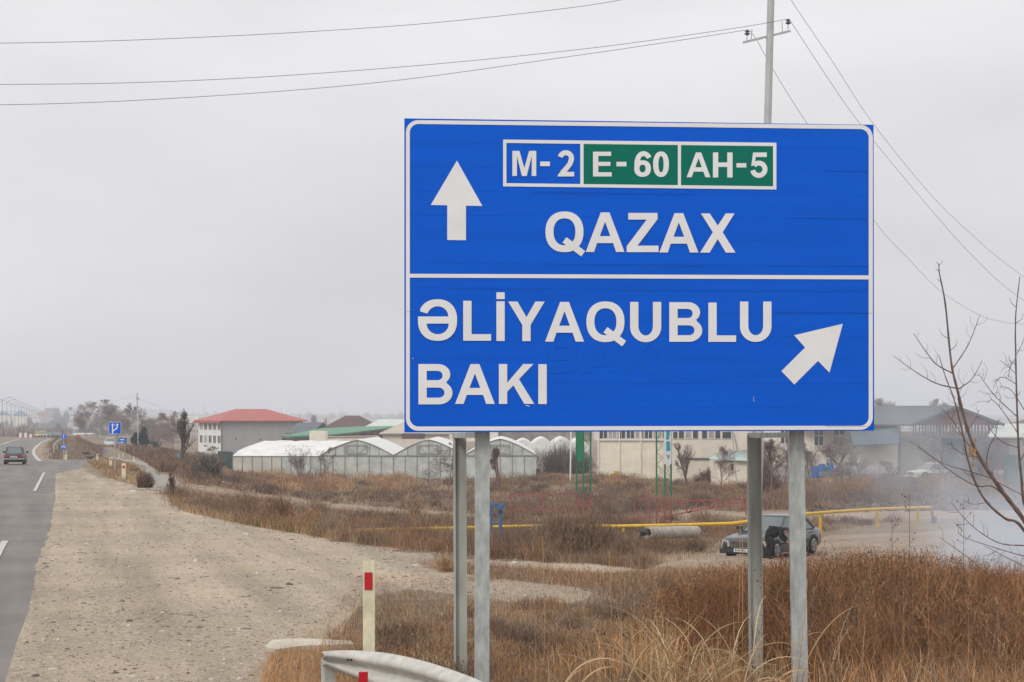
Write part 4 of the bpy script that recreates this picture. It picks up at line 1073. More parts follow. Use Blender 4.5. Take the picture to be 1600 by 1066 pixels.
mb = MB(); p = P(110, 640, 2100); mb.tube([(p.x, 2100, p.z - 22), (p.x, 2100, p.z)], .8, 8); part(mb, 'shaft', m_concw, t)
mb = MB(); mb.tube([(p.x, 2100, p.z - 1), (p.x, 2100, p.z + .5), (p.x, 2100, p.z + 2.5), (p.x, 2100, p.z + 3.2)], lambda s: (1.4, 3.0, 3.0, 1.0)[round(s * 3)], 10); part(mb, 'tank', m_greyroof, t)
for i, (x0, x1, yt, Y, lb) in enumerate(((560, 580, 652, 2600, 'far pale factory on the right of the plain, left of the brown roof peak'), (596, 612, 653.5, 2800, 'far pale hall just above the pale greenish roof'), (470, 482, 652, 2400, 'far tiny pale block above the dark blue shed'),
                                         (520, 533, 653, 2900, 'far small block on the horizon left of the brown hall roof'), (1395, 1420, 640, 900, 'pale hall peeping above the grey shed roof on the right'))):
    if i < 4: slab('far_factory', lb, 'factory', [(x0, 657), (x1, 657), (x1, yt), (x0, yt)], Y, m_block, 20)
# red and white road barrier under the lamps
t = thing('road_barrier', 'pinkish white barrier wall beyond the road crest at the far left', 'barrier', tuple(at(40, 520)))
for i in range(6):
    mb = MB(); a0 = P(32 + i * 4, 678 if i < 3 else 680, 520); mb.box((a0.x, 520, a0.z - .6), (.66, .3, 1.8)); part(mb, 'segment', (m_whitew, m_pinkroof)[i % 2], t)
t = thing('fuel_station_sign', 'small red and white board behind the earth mound', 'sign', tuple(at(121, 420)))
p = P(121.5, 683, 420); mb = MB(); mb.box((p.x, 420, p.z), (.78, .12, .85)); part(mb, 'red_panel', pal('sign_red', (.55, .03, .05), rough=.5), t)
mb = MB(); mb.box((p.x, 420, p.z - .75), (.78, .12, .5)); part(mb, 'white_panel', m_whitew, t); mb = MB(); mb.bar((p.x, 420, g(p.x, 420) - .3), (p.x, 420, p.z - 1), .1); part(mb, 'pole', m_pole, t)
t = thing('fuel_station_canopy', 'flat pale canopy on thin posts behind the earth mound', 'canopy', tuple(at(128, 600)))
p0, p1 = P(114, 678, 600), P(142, 677.5, 600); mb = MB(); mb.box(((p0.x + p1.x) / 2, 603, p0.z), (p1.x - p0.x, 6, .5)); part(mb, 'roof', m_whitew, t)
for q_ in (p0, p1): 
    mb = MB(); mb.bar((q_.x + .2 * (1 if q_ is p0 else -1), 600.3, p0.z - 5.5), (q_.x + .2 * (1 if q_ is p0 else -1), 600.3, p0.z - .26), .25); part(mb, 'post', m_pole, t)

# ---- cream building behind the masts
YB_ = 198.0
t = thing('panelled_building', 'cream building with tall wall panels and a band of windows under the big sign', 'building', tuple(at(980, YB_)))
zs = P(0, 687.8, YB_).z
cols = [(936, 966.5), (968.5, 1000), (1002, 1050)]
for i, (xa, xb_) in enumerate(cols):
    pa, pb_ = P(xa, 689, YB_), P(xb_, 689, YB_); mb = MB()
    mb.prism([(pa.x, YB_, g(pa.x, YB_) - .6), (pb_.x, YB_, g(pb_.x, YB_) - .6), (pb_.x, YB_, zs), (pa.x, YB_, zs)], (0, .3, 0)); part(mb, 'wall_panel', m_cream, t)
for xa in (934.8, 967.5, 1001):
    p_ = P(xa, 689, YB_); mb = MB(); mb.box((p_.x, YB_ - .05, (g(p_.x, YB_) - .6 + zs + 1.6) / 2), (.17, .2, zs + 1.6 - g(p_.x, YB_) + .6)); part(mb, 'pilaster', m_cream2, t)
pa, pb_ = P(934, 687.6, YB_), P(1050, 687.6, YB_); mb = MB(); mb.box(((pa.x + pb_.x) / 2, YB_ - .08, zs + .03), (pb_.x - pa.x, .25, .16)); part(mb, 'sill', m_frame, t)
mb = MB(); mb.prism([(pa.x, YB_ + .35, zs - .05), (pb_.x, YB_ + .35, zs - .05), (pb_.x, YB_ + .35, zs + 2.6), (pa.x, YB_ + .35, zs + 2.6)], (0, 9, 0)); part(mb, 'upper_storey', m_cream2, t)
for i in range(8):
    xa = 936.5 + i * 14.1
    if xa > 1045: break
    p_ = P(xa, 687, YB_); w = .93
    window(t, Vector((p_.x, YB_ + .33, zs + .12)), Vector((1, 0, 0)), Vector((0, -1, 0)), w, 1.75, (m_glass, m_glassp, m_glass, m_glass, m_glassp, m_glass, m_glassp, m_glass)[i], bars=1, frame=.06)
# gabled/flat lid out of sight behind the sign
mb = MB(); mb.prism([(pa.x - .3, YB_ - .3, zs + 2.6), (pb_.x + .3, YB_ - .3, zs + 2.6), (pb_.x + .3, YB_ - .3, zs + 2.75), (pa.x - .3, YB_ - .3, zs + 2.75)], (0, 10, 0)); part(mb, 'roof', m_greyroof, t)
t = thing('side_building', 'plain cream building right of the lettered mast, with dark windows above', 'building', tuple(at(1100, 186)))
Y2 = 187.0
pa, pb_ = P(1050.5, 700, Y2), P(1170, 700, Y2); z1_ = P(0, 660, Y2).z
mb = MB(); mb.prism([(pa.x, Y2, g(pa.x, Y2) - .6), (pb_.x, Y2, g(pb_.x, Y2) - .6), (pb_.x, Y2, z1_), (pa.x, Y2, z1_)], (0, 8, 0)); part(mb, 'wall', m_cream2, t)
for i, (xa, ww) in enumerate(((1049, .55), (1058, .62), (1069, .6), (1080, .62), (1094, .62), (1105, .62), (1115, .6), (1126, 1.0))):
    p_ = P(xa + 2, 686.2, Y2); window(t, Vector((p_.x, Y2, p_.z)), Vector((1, 0, 0)), Vector((0, -1, 0)), ww, 1.2, (m_glass, m_glass, m_glassp, m_glass, m_glass, m_glassp, m_glass, m_glass)[i], bars=0, frame=.05, cross=(i in (0, 7)))
mb = MB(); a0, a1 = P(1072, 716.5, Y2 - .1), P(1110, 716.8, Y2 - .1); mb.bar(a0, a1, .12); part(mb, 'ledge', m_metal, t)
mb = MB(); mb.bar(P(1146, 676, Y2 - .15), P(1152, 702, Y2 - .15), .1); part(mb, 'downpipe', m_pole, t)
t = thing('annex', 'small cream annex with a pale teal lean-to roof beside the rear right post', 'annex', tuple(at(1140, 172)))
Y3 = 172.0
pa, pb_ = P(1118, 722, Y3), P(1172, 722, Y3)
mb = MB(); mb.prism([(pa.x, Y3, g(pa.x, Y3) - .5), (pb_.x, Y3, g(pb_.x, Y3) - .5), (pb_.x, Y3, pa.z), (pa.x, Y3, pa.z)], (0, 5, 0)); part(mb, 'wall', m_cream, t)
mb = MB(); mb.prism([P(1108, 718.5, Y3 - .4), P(1173, 721.5, Y3 - .4), P(1173, 705.5, Y3 + 6), P(1146, 706.5, Y3 + 6), P(1118, 713, Y3 + 6)], (0, 0, .12)); part(mb, 'roof', m_tealroof, t)
p_ = P(1144, 730, Y3 - .01); mb = MB(); mb.box((p_.x, Y3, p_.z), (.3, .06, .6)); part(mb, 'small_window', m_brownw, t)
t = thing('yellow_crate_pile', 'pile of yellow boxes leaning on the cream wall panels', 'boxes', tuple(at(957, 196)))
for i, (px_, py_, w, h) in enumerate(((952, 744.5, .9, .35), (958, 743.5, .5, .5), (963.5, 742, .45, .8), (948.5, 745.5, .4, .3))):
    p_ = P(px_, py_, 196.5); mb = MB(); mb.box((p_.x, 196.5, p_.z), (w, .5, h), rz=.2 * i); part(mb, 'box', pal('yellow_board', (.55, .36, .12), var=.15), t)

# ---- cream block right of the posts, with tall windows
Y4 = 172.0
t = thing('cream_house', 'cream house with tall narrow windows behind the right front post', 'building', tuple(at(1300, Y4)))
z1_ = P(0, 655, Y4).z
pa, pb_ = P(1192, 700, Y4), P(1345, 700, Y4)
mb = MB(); mb.prism([(pa.x, Y4, g(pa.x, Y4) - .6), (pb_.x, Y4, g(pb_.x, Y4) - .6), (pb_.x, Y4, z1_), (pa.x, Y4, z1_)], (0, 9, 0)); part(mb, 'wall', m_cream2, t)
for xa, row, hh, ww in ((1271.5, 697, 1.55, .95), (1302, 696, 1.5, 1.15), (1219, 694, 1.5, .9), (1290, 729, .7, .7)):
    p_ = P(xa, row, Y4); window(t, Vector((p_.x, Y4, p_.z)), Vector((1, 0, 0)), Vector((0, -1, 0)), ww, hh, m_glass, bars=1, frame=.07, cross=True)
mb = MB(); a0 = P(1230, 704, Y4 - .4); a1 = P(1268, 705, Y4 - .4); mb.box(((a0.x + a1.x) / 2, Y4 - .5, a0.z), (a1.x - a0.x, 1.2, .12)); part(mb, 'porch_roof', m_whitew, t)
mb = MB(); a0 = P(1262, 722, Y4 - .8); mb.box((a0.x, Y4 - .8, a0.z), (.15, .15, 2.3)); part(mb, 'porch_post', m_brownw, t)
wall(1188, 1266, 726, 726, 165, 165, 'yard_wall', 'pale low yard wall behind the slim tree between the right posts', 'wall', pal('pale_render', (.40, .38, .36), var=.1), thick=.2)
wall(1318, 1372, 728, 728, 150, 150, 'yard_wall', 'grey low wall at the foot of the smoky bare trees', 'wall', m_concw, thick=.2, n=3, piece='slab')
# ---- long shed with the brown gable
Y5 = 165.0
t = thing('long_shed', 'long open shed with a grey blue roof and a brown boarded gable in the smoke', 'shed', tuple(at(1450, Y5)))
gb = [P(1423, 665.5, Y5), P(1569, 664.5, Y5), P(1495, 636.3, Y5)]
mb = MB(); mb.prism([gb[0] + Vector((.2, .05, .05)), gb[1] + Vector((-.2, .05, .05)), gb[2] + Vector((0, .05, -.1))], (0, .2, 0)); part(mb, 'gable', pal('brown_gable_boards', (.115, .05, .045), var=.2, scale=1.5, stretch=(6, 1, .4)), t)
mb = MB(); 
bk = Vector((-22.0, 14.0, 0))
mb.prism([gb[0], gb[2], gb[2] + Vector((0, 0, .14)), gb[0] + Vector((-.12, 0, .12))], bk); part(mb, 'roof_slope', m_greyroof, t)
mb = MB(); mb.prism([gb[2], gb[1], gb[1] + Vector((.12, 0, .12)), gb[2] + Vector((0, 0, .14))], bk + Vector((0, .002, 0))); part(mb, 'roof_slope', m_greyroof, t)
mb = MB(); mb.bar(gb[0] - Vector((0, .05, 0)), gb[2] - Vector((0, .05, 0)), .18, .22); mb.bar(gb[2] - Vector((0, .05, 0)), gb[1] - Vector((0, .05, 0)), .18, .22); part(mb, 'verge_board', m_metal, t)
x = 1427
while x < 1558:
    wd = random.uniform(.10, .2); a0 = P(x, 684.5, Y5 + .3); a1 = P(x, 664.5, Y5 + .3); mb = MB(); mb.bar(a0, a1, wd, .06); part(mb, 'slat', m_brownw if x > 1480 else m_metal, t); x += random.uniform(3.6, 6.2)
mb = MB(); mb.bar(P(1405, 684.5, Y5 + .25), P(1560, 683, Y5 + .25), .12, .2); part(mb, 'rail', m_metal, t)
p_ = P(1405, 684, Y5); mb = MB(); mb.bar((p_.x, Y5 + .1, g(p_.x, Y5) - .3), P(1405, 664, Y5 + .1), .26); part(mb, 'post', m_metal, t)
p_ = P(1551, 684, Y5); mb = MB(); mb.bar((p_.x, Y5 + .1, g(p_.x, Y5) - .3), P(1551, 664, Y5 + .1), .2); part(mb, 'post', m_metal, t)
mb = MB(); mb.prism([(P(1405, 700, Y5 + 4).x, Y5 + 4, g(30, Y5) - 1), (P(1478, 700, Y5 + 4).x, Y5 + 4, g(30, Y5) - 1), P(1478, 685, Y5 + 4), P(1405, 685, Y5 + 4)], (0, .3, 0)); part(mb, 'white_wall', m_cream, t)
mb = MB(); mb.prism([(P(1472, 700, Y5 + 3).x, Y5 + 3, g(30, Y5) - 1), (P(1546, 700, Y5 + 3).x, Y5 + 3, g(30, Y5) - 1), P(1546, 685, Y5 + 3), P(1472, 685, Y5 + 3)], (0, .3, 0)); part(mb, 'dark_wall', pal('blue_grey_sheet', (.10, .115, .13), var=.15), t)
mb = MB(); mb.prism([P(1405, 700, Y5 + 18), P(1570, 700, Y5 + 18), P(1570, 640, Y5 + 18), P(1405, 650, Y5 + 18)][0:2] + [P(1560, 674, Y5 + 14), P(1405, 674, Y5 + 14)], (0, .2, 0)); part(mb, 'back_wall', m_cream2, t)
mb = MB(); mb.prism([P(1325, 665.5, Y5 + 6), P(1405, 665.5, Y5 + 2), P(1405, 695, Y5 - 3), P(1333, 697.5, Y5 - 3)], (0, 0, .12)); part(mb, 'lean_to_roof', pal('blue_grey_roof', (.085, .11, .13), rough=.6, var=.1), t)
mb = MB(); mb.prism([P(1340, 740, Y5), P(1404, 740, Y5), P(1404, 694, Y5), P(1340, 697, Y5)], (0, .25, 0)); part(mb, 'white_wall', m_cream, t)
t = thing('low_shed', 'dull brown sheet shed with a white edged roof right of the brown gable', 'shed', tuple(at(1570, 160)))
Y6 = 160.0
mb = MB(); mb.prism([P(1549, 735, Y6), P(1576, 735, Y6), P(1576, 684, Y6), P(1549, 684, Y6)], (0, 4, 0)); part(mb, 'brown_panel', m_brownw, t)
mb = MB(); mb.prism([P(1576.5, 735, Y6), P(1660, 735, Y6), P(1660, 684.6, Y6), P(1576.5, 684.6, Y6)], (0, 4, 0)); part(mb, 'grey_panel', pal('weathered_planks', (.22, .19, .17), var=.25, scale=2, stretch=(4, 1, .3)), t)
mb = MB(); mb.prism([P(1543, 684, Y6 - .3), P(1664, 685.5, Y6 - .3), P(1664, 664, Y6 + 8), P(1556, 664, Y6 + 8)], (0, 0, .12)); part(mb, 'roof', m_paleroof, t)
hip_px('house', 'house with a brown roof cut by the right edge of the picture', 1586, 1700, 668, 652, 190, m_cream2, m_brownroof, depth_m=6, rot=0)
wall(1569, 1680, 711, 711, 140, 140, 'sheet_fence', 'dark green sheet fence at the right edge of the picture', 'fence', pal('green_sheet', (.02, .075, .055), rough=.7, var=.15), n=8, piece='sheet')
# picket fence in the smoke
t = thing('picket_fence', 'low brown picket fence in front of the smoky white shed', 'fence', tuple(at(1400, 140)))
x = 1369
while x < 1434:
    p_ = at(x, 138); mb = MB(); mb.box((p_.x, 138, p_.z + .5), (.16, .04, 1.15)); part(mb, 'picket', m_brownw, t); x += 3.9
mb = MB(); a0, a1 = at(1368, 138.05), at(1435, 138.05); mb.bar(a0 + Vector((0, .05, .75)), a1 + Vector((0, .05, .75)), .08, .05); part(mb, 'rail', m_brownw, t)
# blue tarpaulin heap
m_tarp = pal('blue_tarpaulin', (.03, .12, .34), rough=.5, var=.3, scale=2)
t = thing('scrap_heap', 'heap of blue tarpaulin and drums with a bit of red beside the cream house', 'heap', tuple(at(1292, 160)))
for i, (px_, py_, w, h, mm) in enumerate(((1275, 735, 1.0, .8, m_tarp), (1284, 733, 1.0, .9, m_tarp), (1295, 736, 1.0, .8, pal('dark_cloth', (.05, .08, .09))), (1298.5, 731, .6, .7, m_tarp), (1308, 735.5, .5, .7, m_tarp), (1302.5, 738, .25, .5, m_red))):
    p_ = P(px_, py_, 160 - i * .2); mb = MB(); n = 8
    vs = [(p_.x + w / 2 * math.cos(2 * math.pi * j / n) * random.uniform(.8, 1.1) * (1 if k < 2 else .55), p_.y + .4 * math.sin(2 * math.pi * j / n), p_.z + (-h * .8, h * .15, h * .5)[k]) for k in range(3) for j in range(n)]
    mb.add(vs, [(k * n + j, k * n + (j + 1) % n, (k + 1) * n + (j + 1) % n, (k + 1) * n + j) for k in range(2) for j in range(n)] + [tuple(2 * n + j for j in range(n))]); part(mb, 'bundle', mm, t)
p_ = P(1299, 743, 158.5); mb = MB(); vs = []
for j in range(9):
    u = j / 8; xx = p_.x - 1.1 + 2.2 * u; hw = .42 * math.sin(math.pi * min(1, max(0, u * .9 + .05))) ** .6
    vs += [(xx, 158.5 - hw, p_.z + .32), (xx, 158.5 - hw * .5, p_.z - .12 * math.sin(math.pi * u)), (xx, 158.5 + hw * .5, p_.z - .12 * math.sin(math.pi * u)), (xx, 158.5 + hw, p_.z + .32)]
mb.add(vs, [(j * 4 + k, j * 4 + k + 1, j * 4 + 5 + k, j * 4 + 4 + k) for j in range(8) for k in range(3)]); solo(mb, 'trough', pal('trough_metal', (.2, .26, .27)), label='shallow boat shaped trough lying below the blue tarpaulin heap', cat='trough', origin=p_)

# ================================================================== masts, gates, pipe, stand
m_mgreen = pal('mast_green', (.02, .17, .085), rough=.5, var=.15, scale=3)
m_mred = pal('faded_red_paint', (.30, .085, .085), rough=.65, var=.25, scale=4)
m_yel = pal('pipe_yellow', (.62, .40, .035), rough=.5, var=.10, scale=2)
m_bluep = pal('faded_blue_paint', (.06, .13, .26), rough=.6, var=.25, scale=8)
def mast(label, pxs3, base_row, change_row, Y, top_row=560):
    bx_ = (pxs3[0] + pxs3[2]) / 2; b_ = at(bx_, Y)
    t = thing('lattice_mast', label, 'lattice mast', tuple(b_))
    xa, xm, xb_ = [(p - CX) / F * Y for p in pxs3]
    legs = [(xa, Y + .1), (xm, Y - .25), (xb_, Y + .1)]
    zb = min(g(xm, Y), P(0, base_row, Y).z) - .3; zc = P(0, change_row, Y).z; zt_ = P(0, top_row, Y).z
    for (z0_, z1_, m_, nm) in ((zb, zc, m_mred, 'red_leg'), (zc, zt_, m_mgreen, 'green_leg')):
        for lx, ly in legs:
            mb = MB(); mb.bar((lx, ly, z0_), (lx, ly, z1_), .065 if nm[0] == 'r' else .075); part(mb, nm, m_, t)
    for (p, q_) in ((0, 1), (1, 2), (0, 2)):
        z = zb + .3; k = 0; mb = MB(); mr_ = MB()
        while z < zt_ - .5:
            dz = .62; A_, B_ = legs[p], legs[q_]
            tgt = mr_ if z + dz / 2 < zc else mb
            tgt.tube([(A_[0], A_[1], z), (B_[0], B_[1], z + dz)], .008, 4); tgt.tube([(B_[0], B_[1], z), (A_[0], A_[1], z + dz)], .008, 4)
            z += dz; k += 1
        o1 = part(mb, 'lattice', m_mgreen, t); o1['kind'] = 'stuff'
        if mr_.v: o1 = part(mr_, 'lattice', m_mred, t); o1['kind'] = 'stuff'
    return t, legs
t, lg = mast('green and red lattice mast with a green panel, left of the cream building', (901, 911.3, 923), 808, 770, 92)
mb = MB(); mb.prism([P(901.8, 720.5, 91.95), P(911, 721, 91.7), P(911, 640, 91.7), P(901.8, 640, 91.95)], (0, .03, 0)); part(mb, 'panel', m_mgreen, t)
t, lg = mast('lattice mast carrying a vertical white board with teal letters, in front of the cream building', (1026, 1038.2, 1048.8), 815, 776, 88)
vb = thing('lettered_board', 'vertical white board with teal block letters F and E and a small printed figure', 'sign', tuple(P(1043, 725, 87.5)))
mb = MB(); mb.prism([P(1037.3, 725.5, 87.6), P(1049.2, 725.5, 87.6), P(1049.2, 600, 87.6), P(1037.3, 600, 87.6)], (0, .05, 0)); part(mb, 'panel', pal('board_white', (.56, .60, .62), var=.04), vb)
def pf(px, py, off=0.0): return P(px, py, 87.59) + Vector((0, -off, 0))
m_teal = pal('teal_letter', (.01, .27, .29), rough=.5)
m_mag = pal('magenta_outline', (.35, .02, .16), rough=.5)
mb = MB(); mb.poly([pf(*p, .01) for p in ((1041.2, 704.4), (1047.2, 704.4), (1047.2, 689.9), (1041.2, 689.9))]); mb.poly([pf(*p, .01) for p in ((1041.2, 686.8), (1045.2, 686.8), (1045.2, 681), (1046.4, 681), (1046.4, 668), (1041.2, 668))])
part(mb, 'lettering', m_teal, vb)
mb = MB()
for (x0, x1, y0, y1) in ((1045.6, 1047.2, 692.6, 693.4), (1044.6, 1045.2, 694, 696.6), (1045.4, 1047.2, 699.4, 700.2), (1045.4, 1047.4, 679.4, 680.6)): mb.poly([pf(*p, .014) for p in ((x0, y1), (x1, y1), (x1, y0), (x0, y0))])
part(mb, 'letter_cutout', pal('letter_gap', (.45, .42, .46)), vb)  # pale strips that cut the gaps into the block letters
mb = MB()
for i in range(16):
    cx_, cy_, r_1 = 1044 + random.gauss(0, 1.4), 713.5 + random.gauss(0, 2.8), random.uniform(.4, 1.0)
    mb.poly([pf(cx_ + r_1 * math.cos(a_ / 6 * 2 * math.pi), cy_ + r_1 * math.sin(a_ / 6 * 2 * math.pi), .011 + i * .0006) for a_ in range(6)])
o_ = part(mb, 'printed_figure', pal('print_grey', (.10, .11, .13)), vb); o_['kind'] = 'stuff'
def frame_bars(name, label, cat, segs, Y, m, w=.06, anchor=None):
    t = thing(name, label, cat, tuple(at(*anchor)) if anchor else (0, 0, 0))
    for nm, a_, b_ in segs:
        Ya = a_[2] if len(a_) > 2 else Y; Yb = b_[2] if len(b_) > 2 else Y
        mb = MB(); mb.bar(P(a_[0], a_[1], Ya), P(b_[0], b_[1], Yb), w); part(mb, nm, m, t)
    return t
m_mpale = pal('pale_worn_rail', (.33, .22, .20), rough=.7, var=.2)
frame_bars('red_gate', 'rectangular faded red gate frame left of the panelled green mast', 'gate', [('top_rail', (797, 772), (900.2, 771.6)), ('bottom_rail', (797, 796.8), (902, 796)), ('post', (797.3, 807), (797.3, 771)), ('post', (901.2, 806, 91.9), (901.2, 771, 91.9)), ('thin_bar', (848, 772.4), (848, 796))], 92.2, m_mred, anchor=(848, 92.2))
frame_bars('red_gate', 'small faded red gate frame left of the lettered mast', 'gate', [('top_rail', (991, 781), (1037, 777)), ('bottom_rail', (991, 811), (1037, 806)), ('post', (991.3, 819), (991.3, 780.4)), ('thin_bar', (1015, 779.4), (1015, 808))], 87.0, m_mred, anchor=(1012, 87))
frame_bars('barrier_truss', 'long red lattice barrier arm reaching right from the lettered mast', 'barrier', [('top_chord', (1038.5, 782.8), (1168, 780.4)), ('bottom_chord', (1038.5, 807), (1168, 783.6)), ('diagonal', (1056.8, 783.2), (1076.5, 801.4)), ('diagonal', (1076.5, 801.4), (1093.2, 783)), ('diagonal', (1096, 783.4), (1112.5, 793.6)), ('diagonal', (1112.5, 793.6), (1124, 782.6)), ('post', (1038.2, 818), (1038.2, 776)), ('post', (1166, 806), (1163, 780))], 87.4, m_mred, anchor=(1100, 87.4))
frame_bars('white_pole', 'thin white pole standing left of the cream building', 'pole', [('shaft', (891, 751), (892.5, 640))], 190, m_frame, w=.15, anchor=(891, 190))
frame_bars('strut', 'slanting pale strut left of the cream panelled building', 'strut', [('bar', (922.5, 697), (935, 733))], 192, m_concw, w=.18, anchor=(928, 192))
frame_bars('leaning_pole', 'thin slanted pole before the teal roofed annex', 'pole', [('shaft', (1142.5, 655), (1151, 755))], 165, m_pole, w=.07, anchor=(1148, 165))

# the yellow gas pipe on legs
gpipe = thing('gas_pipe', 'long yellow gas pipe on short legs crossing behind the parked car', 'pipe', tuple(at(1200, 78)))
PT = [(560, 829, 74), (600, 827.6, 74.5), (700, 825.6, 76), (800, 823, 77.5), (880, 821, 78.5), (960, 822.4, 78), (1060, 820.6, 76.5), (1145, 818, 75), (1200, 811, 75.5), (1240, 805, 77), (1300, 800, 81), (1370, 795.6, 86), (1453, 792.8, 92)]
W = [P(*p) for p in PT]; mb = MB(); mb.tube(W + [W[-1] + Vector((.12, .1, -.05)), W[-1] + Vector((.16, .12, -.5))], .075, 10); part(mb, 'pipe', m_yel, gpipe, smooth=True)
for px_, py_, Y in ((620, 827.4, 74.8), (760, 824, 77), (974, 822.3, 77.8), (1282, 801.2, 80), (1371, 795.8, 86), (1434, 793.3, 90.5)):
    a0 = P(px_, py_, Y); mb = MB(); mb.box((a0.x, Y + .02, (a0.z + g(a0.x, Y) - .3) / 2), (.13, .1, a0.z - g(a0.x, Y) + .3)); part(mb, 'leg', m_yel, gpipe)
a0 = P(1454, 793, 92.3); mb = MB(); mb.box((a0.x + .16, 92.2, a0.z - .75), (.22, .22, .55)); part(mb, 'valve', pal('valve_grey', (.12, .13, .14)), gpipe)
for px_, py_, Y in ((650, 826.6, 75.2), (730, 825, 76.4), (1020, 821.4, 77.2), (1100, 819.4, 75.7), (1330, 798, 83)):
    a0 = P(px_, py_, Y); mb = MB(); mb.tube([a0 - Vector((.03, 0, 0)), a0 + Vector((.03, 0, 0))], .088, 10); part(mb, 'joint_collar', m_yel, gpipe)
# blue stand
t = thing('pump_stand', 'faded blue metal stand with a flat top right of the left posts', 'metal stand', tuple(at(779, 74)))
def bb(a_, b_, w, Y=73.5, nm='leg'):
    mb = MB(); mb.bar(P(*a_, Y), P(*b_, Y), w); part(mb, nm, m_bluep, t)
bb((765, 789), (790, 789.6), .12, nm='top_plate'); bb((768, 830), (768, 790), .10); bb((782.2, 836), (781.6, 790), .15); bb((780, 796), (788.5, 790), .06, nm='brace'); bb((784, 798), (777, 790), .06, nm='brace'); bb((768, 818), (782, 818), .08, nm='cross_bar')
mb = MB(); a0 = P(782, 793, 73.3); mb.tube([a0 + Vector((0, 0, -.1)), a0 + Vector((0, 0, .06))], .13, 8); part(mb, 'head', m_bluep, t)
# concrete culvert pipe with a black mouth
t = thing('culvert_pipe', 'pale concrete pipe lying below the yellow pipe, its dark mouth to the left', 'concrete pipe', tuple(at(1050, 71)))
a0, a1 = P(1012, 832.5, 71), P(1088, 831, 73.5); mb = MB(); n = 16; ax = (a1 - a0).normalized(); s1 = ax.cross(Vector((0, 0, 1))).normalized(); up_ = s1.cross(ax)
vs = []
for c_, r_1 in ((a0, .24), (a0, .17), (a1, .17), (a1, .24)):
    for j in range(n): vs.append(c_ + s1 * r_1 * math.cos(2 * math.pi * j / n) + up_ * r_1 * math.sin(2 * math.pi * j / n))
mb.add(vs, [(k * n + j, k * n + (j + 1) % n, ((k + 1) % 4) * n + (j + 1) % n, ((k + 1) % 4) * n + j) for k in range(4) for j in range(n)]); part(mb, 'shell', pal('culvert_concrete', (.38, .34, .29), var=.2, scale=4), t, smooth=False)
solo(MB().add([P(1000, 837, 70.4), P(1007, 838, 70.3), P(1012, 834, 70.2), P(1011, 826, 70.5), P(1005, 824, 70.7), P(999, 829, 70.6), P(1006, 831, 69.9)], [(0, 1, 6), (1, 2, 6), (2, 3, 6), (3, 4, 6), (4, 5, 6), (5, 0, 6)]), 'mouth_shade', m_black, label='black patch painted as the shade in the left mouth of the concrete pipe', cat='painted shade', origin=P(1005, 831, 70.4))  # black faceted sheet, stands in for the shade inside the pipe mouth

# concrete slab and litter near the guardrail
m_slab = pal('old_concrete', (.50, .46, .38), var=.14, scale=6, bump=.006)
pts = [gp(*p) for p in ((414, 1017), (425, 1006.5), (470, 1003.5), (548, 1008), (556, 1013), (470, 1016), (430, 1022))]
mb = MB(); mb.prism([Vector((p.x, p.y, p.z + .05)) for p in pts], (0, 0, -.15)); solo(mb, 'concrete_slab', m_slab, label='broken slab of pale concrete left of the guardrail end', cat='slab', origin=gp(470, 1010))
def lump(name, px, py, r, m, label, cat, flat=.6, seed=0, n=7):
    rr = random.Random(seed); p = gp(px, py); mb = MB(); vs = []
    for k in range(4):
        for j in range(n):
            a_ = 2 * math.pi * j / n; q_ = (1.0, 1.05, .75, .3)[k] * r * rr.uniform(.75, 1.15)
            vs.append((p.x + q_ * math.cos(a_), p.y + q_ * math.sin(a_), p.z + r * flat * (-.3, .3, .8, 1.05)[k] * rr.uniform(.85, 1.1)))
    mb.add(vs, [(k * n + j, k * n + (j + 1) % n, (k + 1) * n + (j + 1) % n, (k + 1) * n + j) for k in range(3) for j in range(n)] + [tuple(3 * n + j for j in range(n))])
    return solo(mb, name, m, label=label, cat=cat, origin=p)
m_stone = pal('pale_stone', (.46, .41, .34), var=.15, scale=20); m_stoned = pal('dark_stone', (.12, .105, .09), var=.2, scale=20)
lump('stone', 651, 886, .085, m_stone, 'pale rounded stone at the edge of the green tuft left of the posts', 'stone', seed=1)
lump('stone', 452, 914, .06, m_stoned, 'dark stone with a sharp top in the middle of the gravel', 'stone', seed=2)
lump('stone', 432, 919, .11, m_stoned, 'flat dark stone left of the sharp one on the gravel', 'stone', flat=.15, seed=3)
lump('stone', 203, 971, .045, m_stoned, 'dark pebble in the lower left of the gravel', 'stone', seed=4)
lump('stone', 56, 1057, .04, m_stoned, 'dark pebble by the road edge at the bottom left', 'stone', seed=5)
lump('stone', 205, 1057, .06, m_stone, 'flat pale stone at the bottom of the gravel', 'stone', flat=.2, seed=6)
lump('stone', 384, 836, .12, m_stone, 'grey stone on the far side of the gravel below the dark red shrub', 'stone', flat=.4, seed=7)
lump('stone', 80, 1046, .07, m_stone, 'wide pale stone near the road edge at lower left', 'stone', flat=.18, seed=8)
lump('stone', 700, 1050, .06, m_stone, 'pale stone right behind the guardrail', 'stone', seed=9)
m_litw = pal('litter_white', (.62, .62, .60), rough=.6); m_lito = pal('litter_orange', (.42, .17, .05), rough=.6); m_litb = pal('litter_blue', (.06, .14, .24), rough=.5)
lump('litter', 626, 979, .035, m_litw, 'crumpled white bag in the dry grass by the marker post', 'litter', seed=11, flat=1.0)
lump('litter', 690, 962, .035, m_litw, 'white paper ball in the grass left of the front post', 'litter', seed=12, flat=1.1)
lump('litter', 772, 1004, .03, m_litw, 'scrap of white paper just right of the front left post', 'litter', seed=13, flat=1.1)
lump('litter', 804, 880, .06, m_litw, 'white bag lying on the pale gravel bank', 'litter', seed=14)
lump('litter', 458, 1001, .035, m_lito, 'orange scrap beside the concrete slab', 'litter', seed=15, flat=1.1)
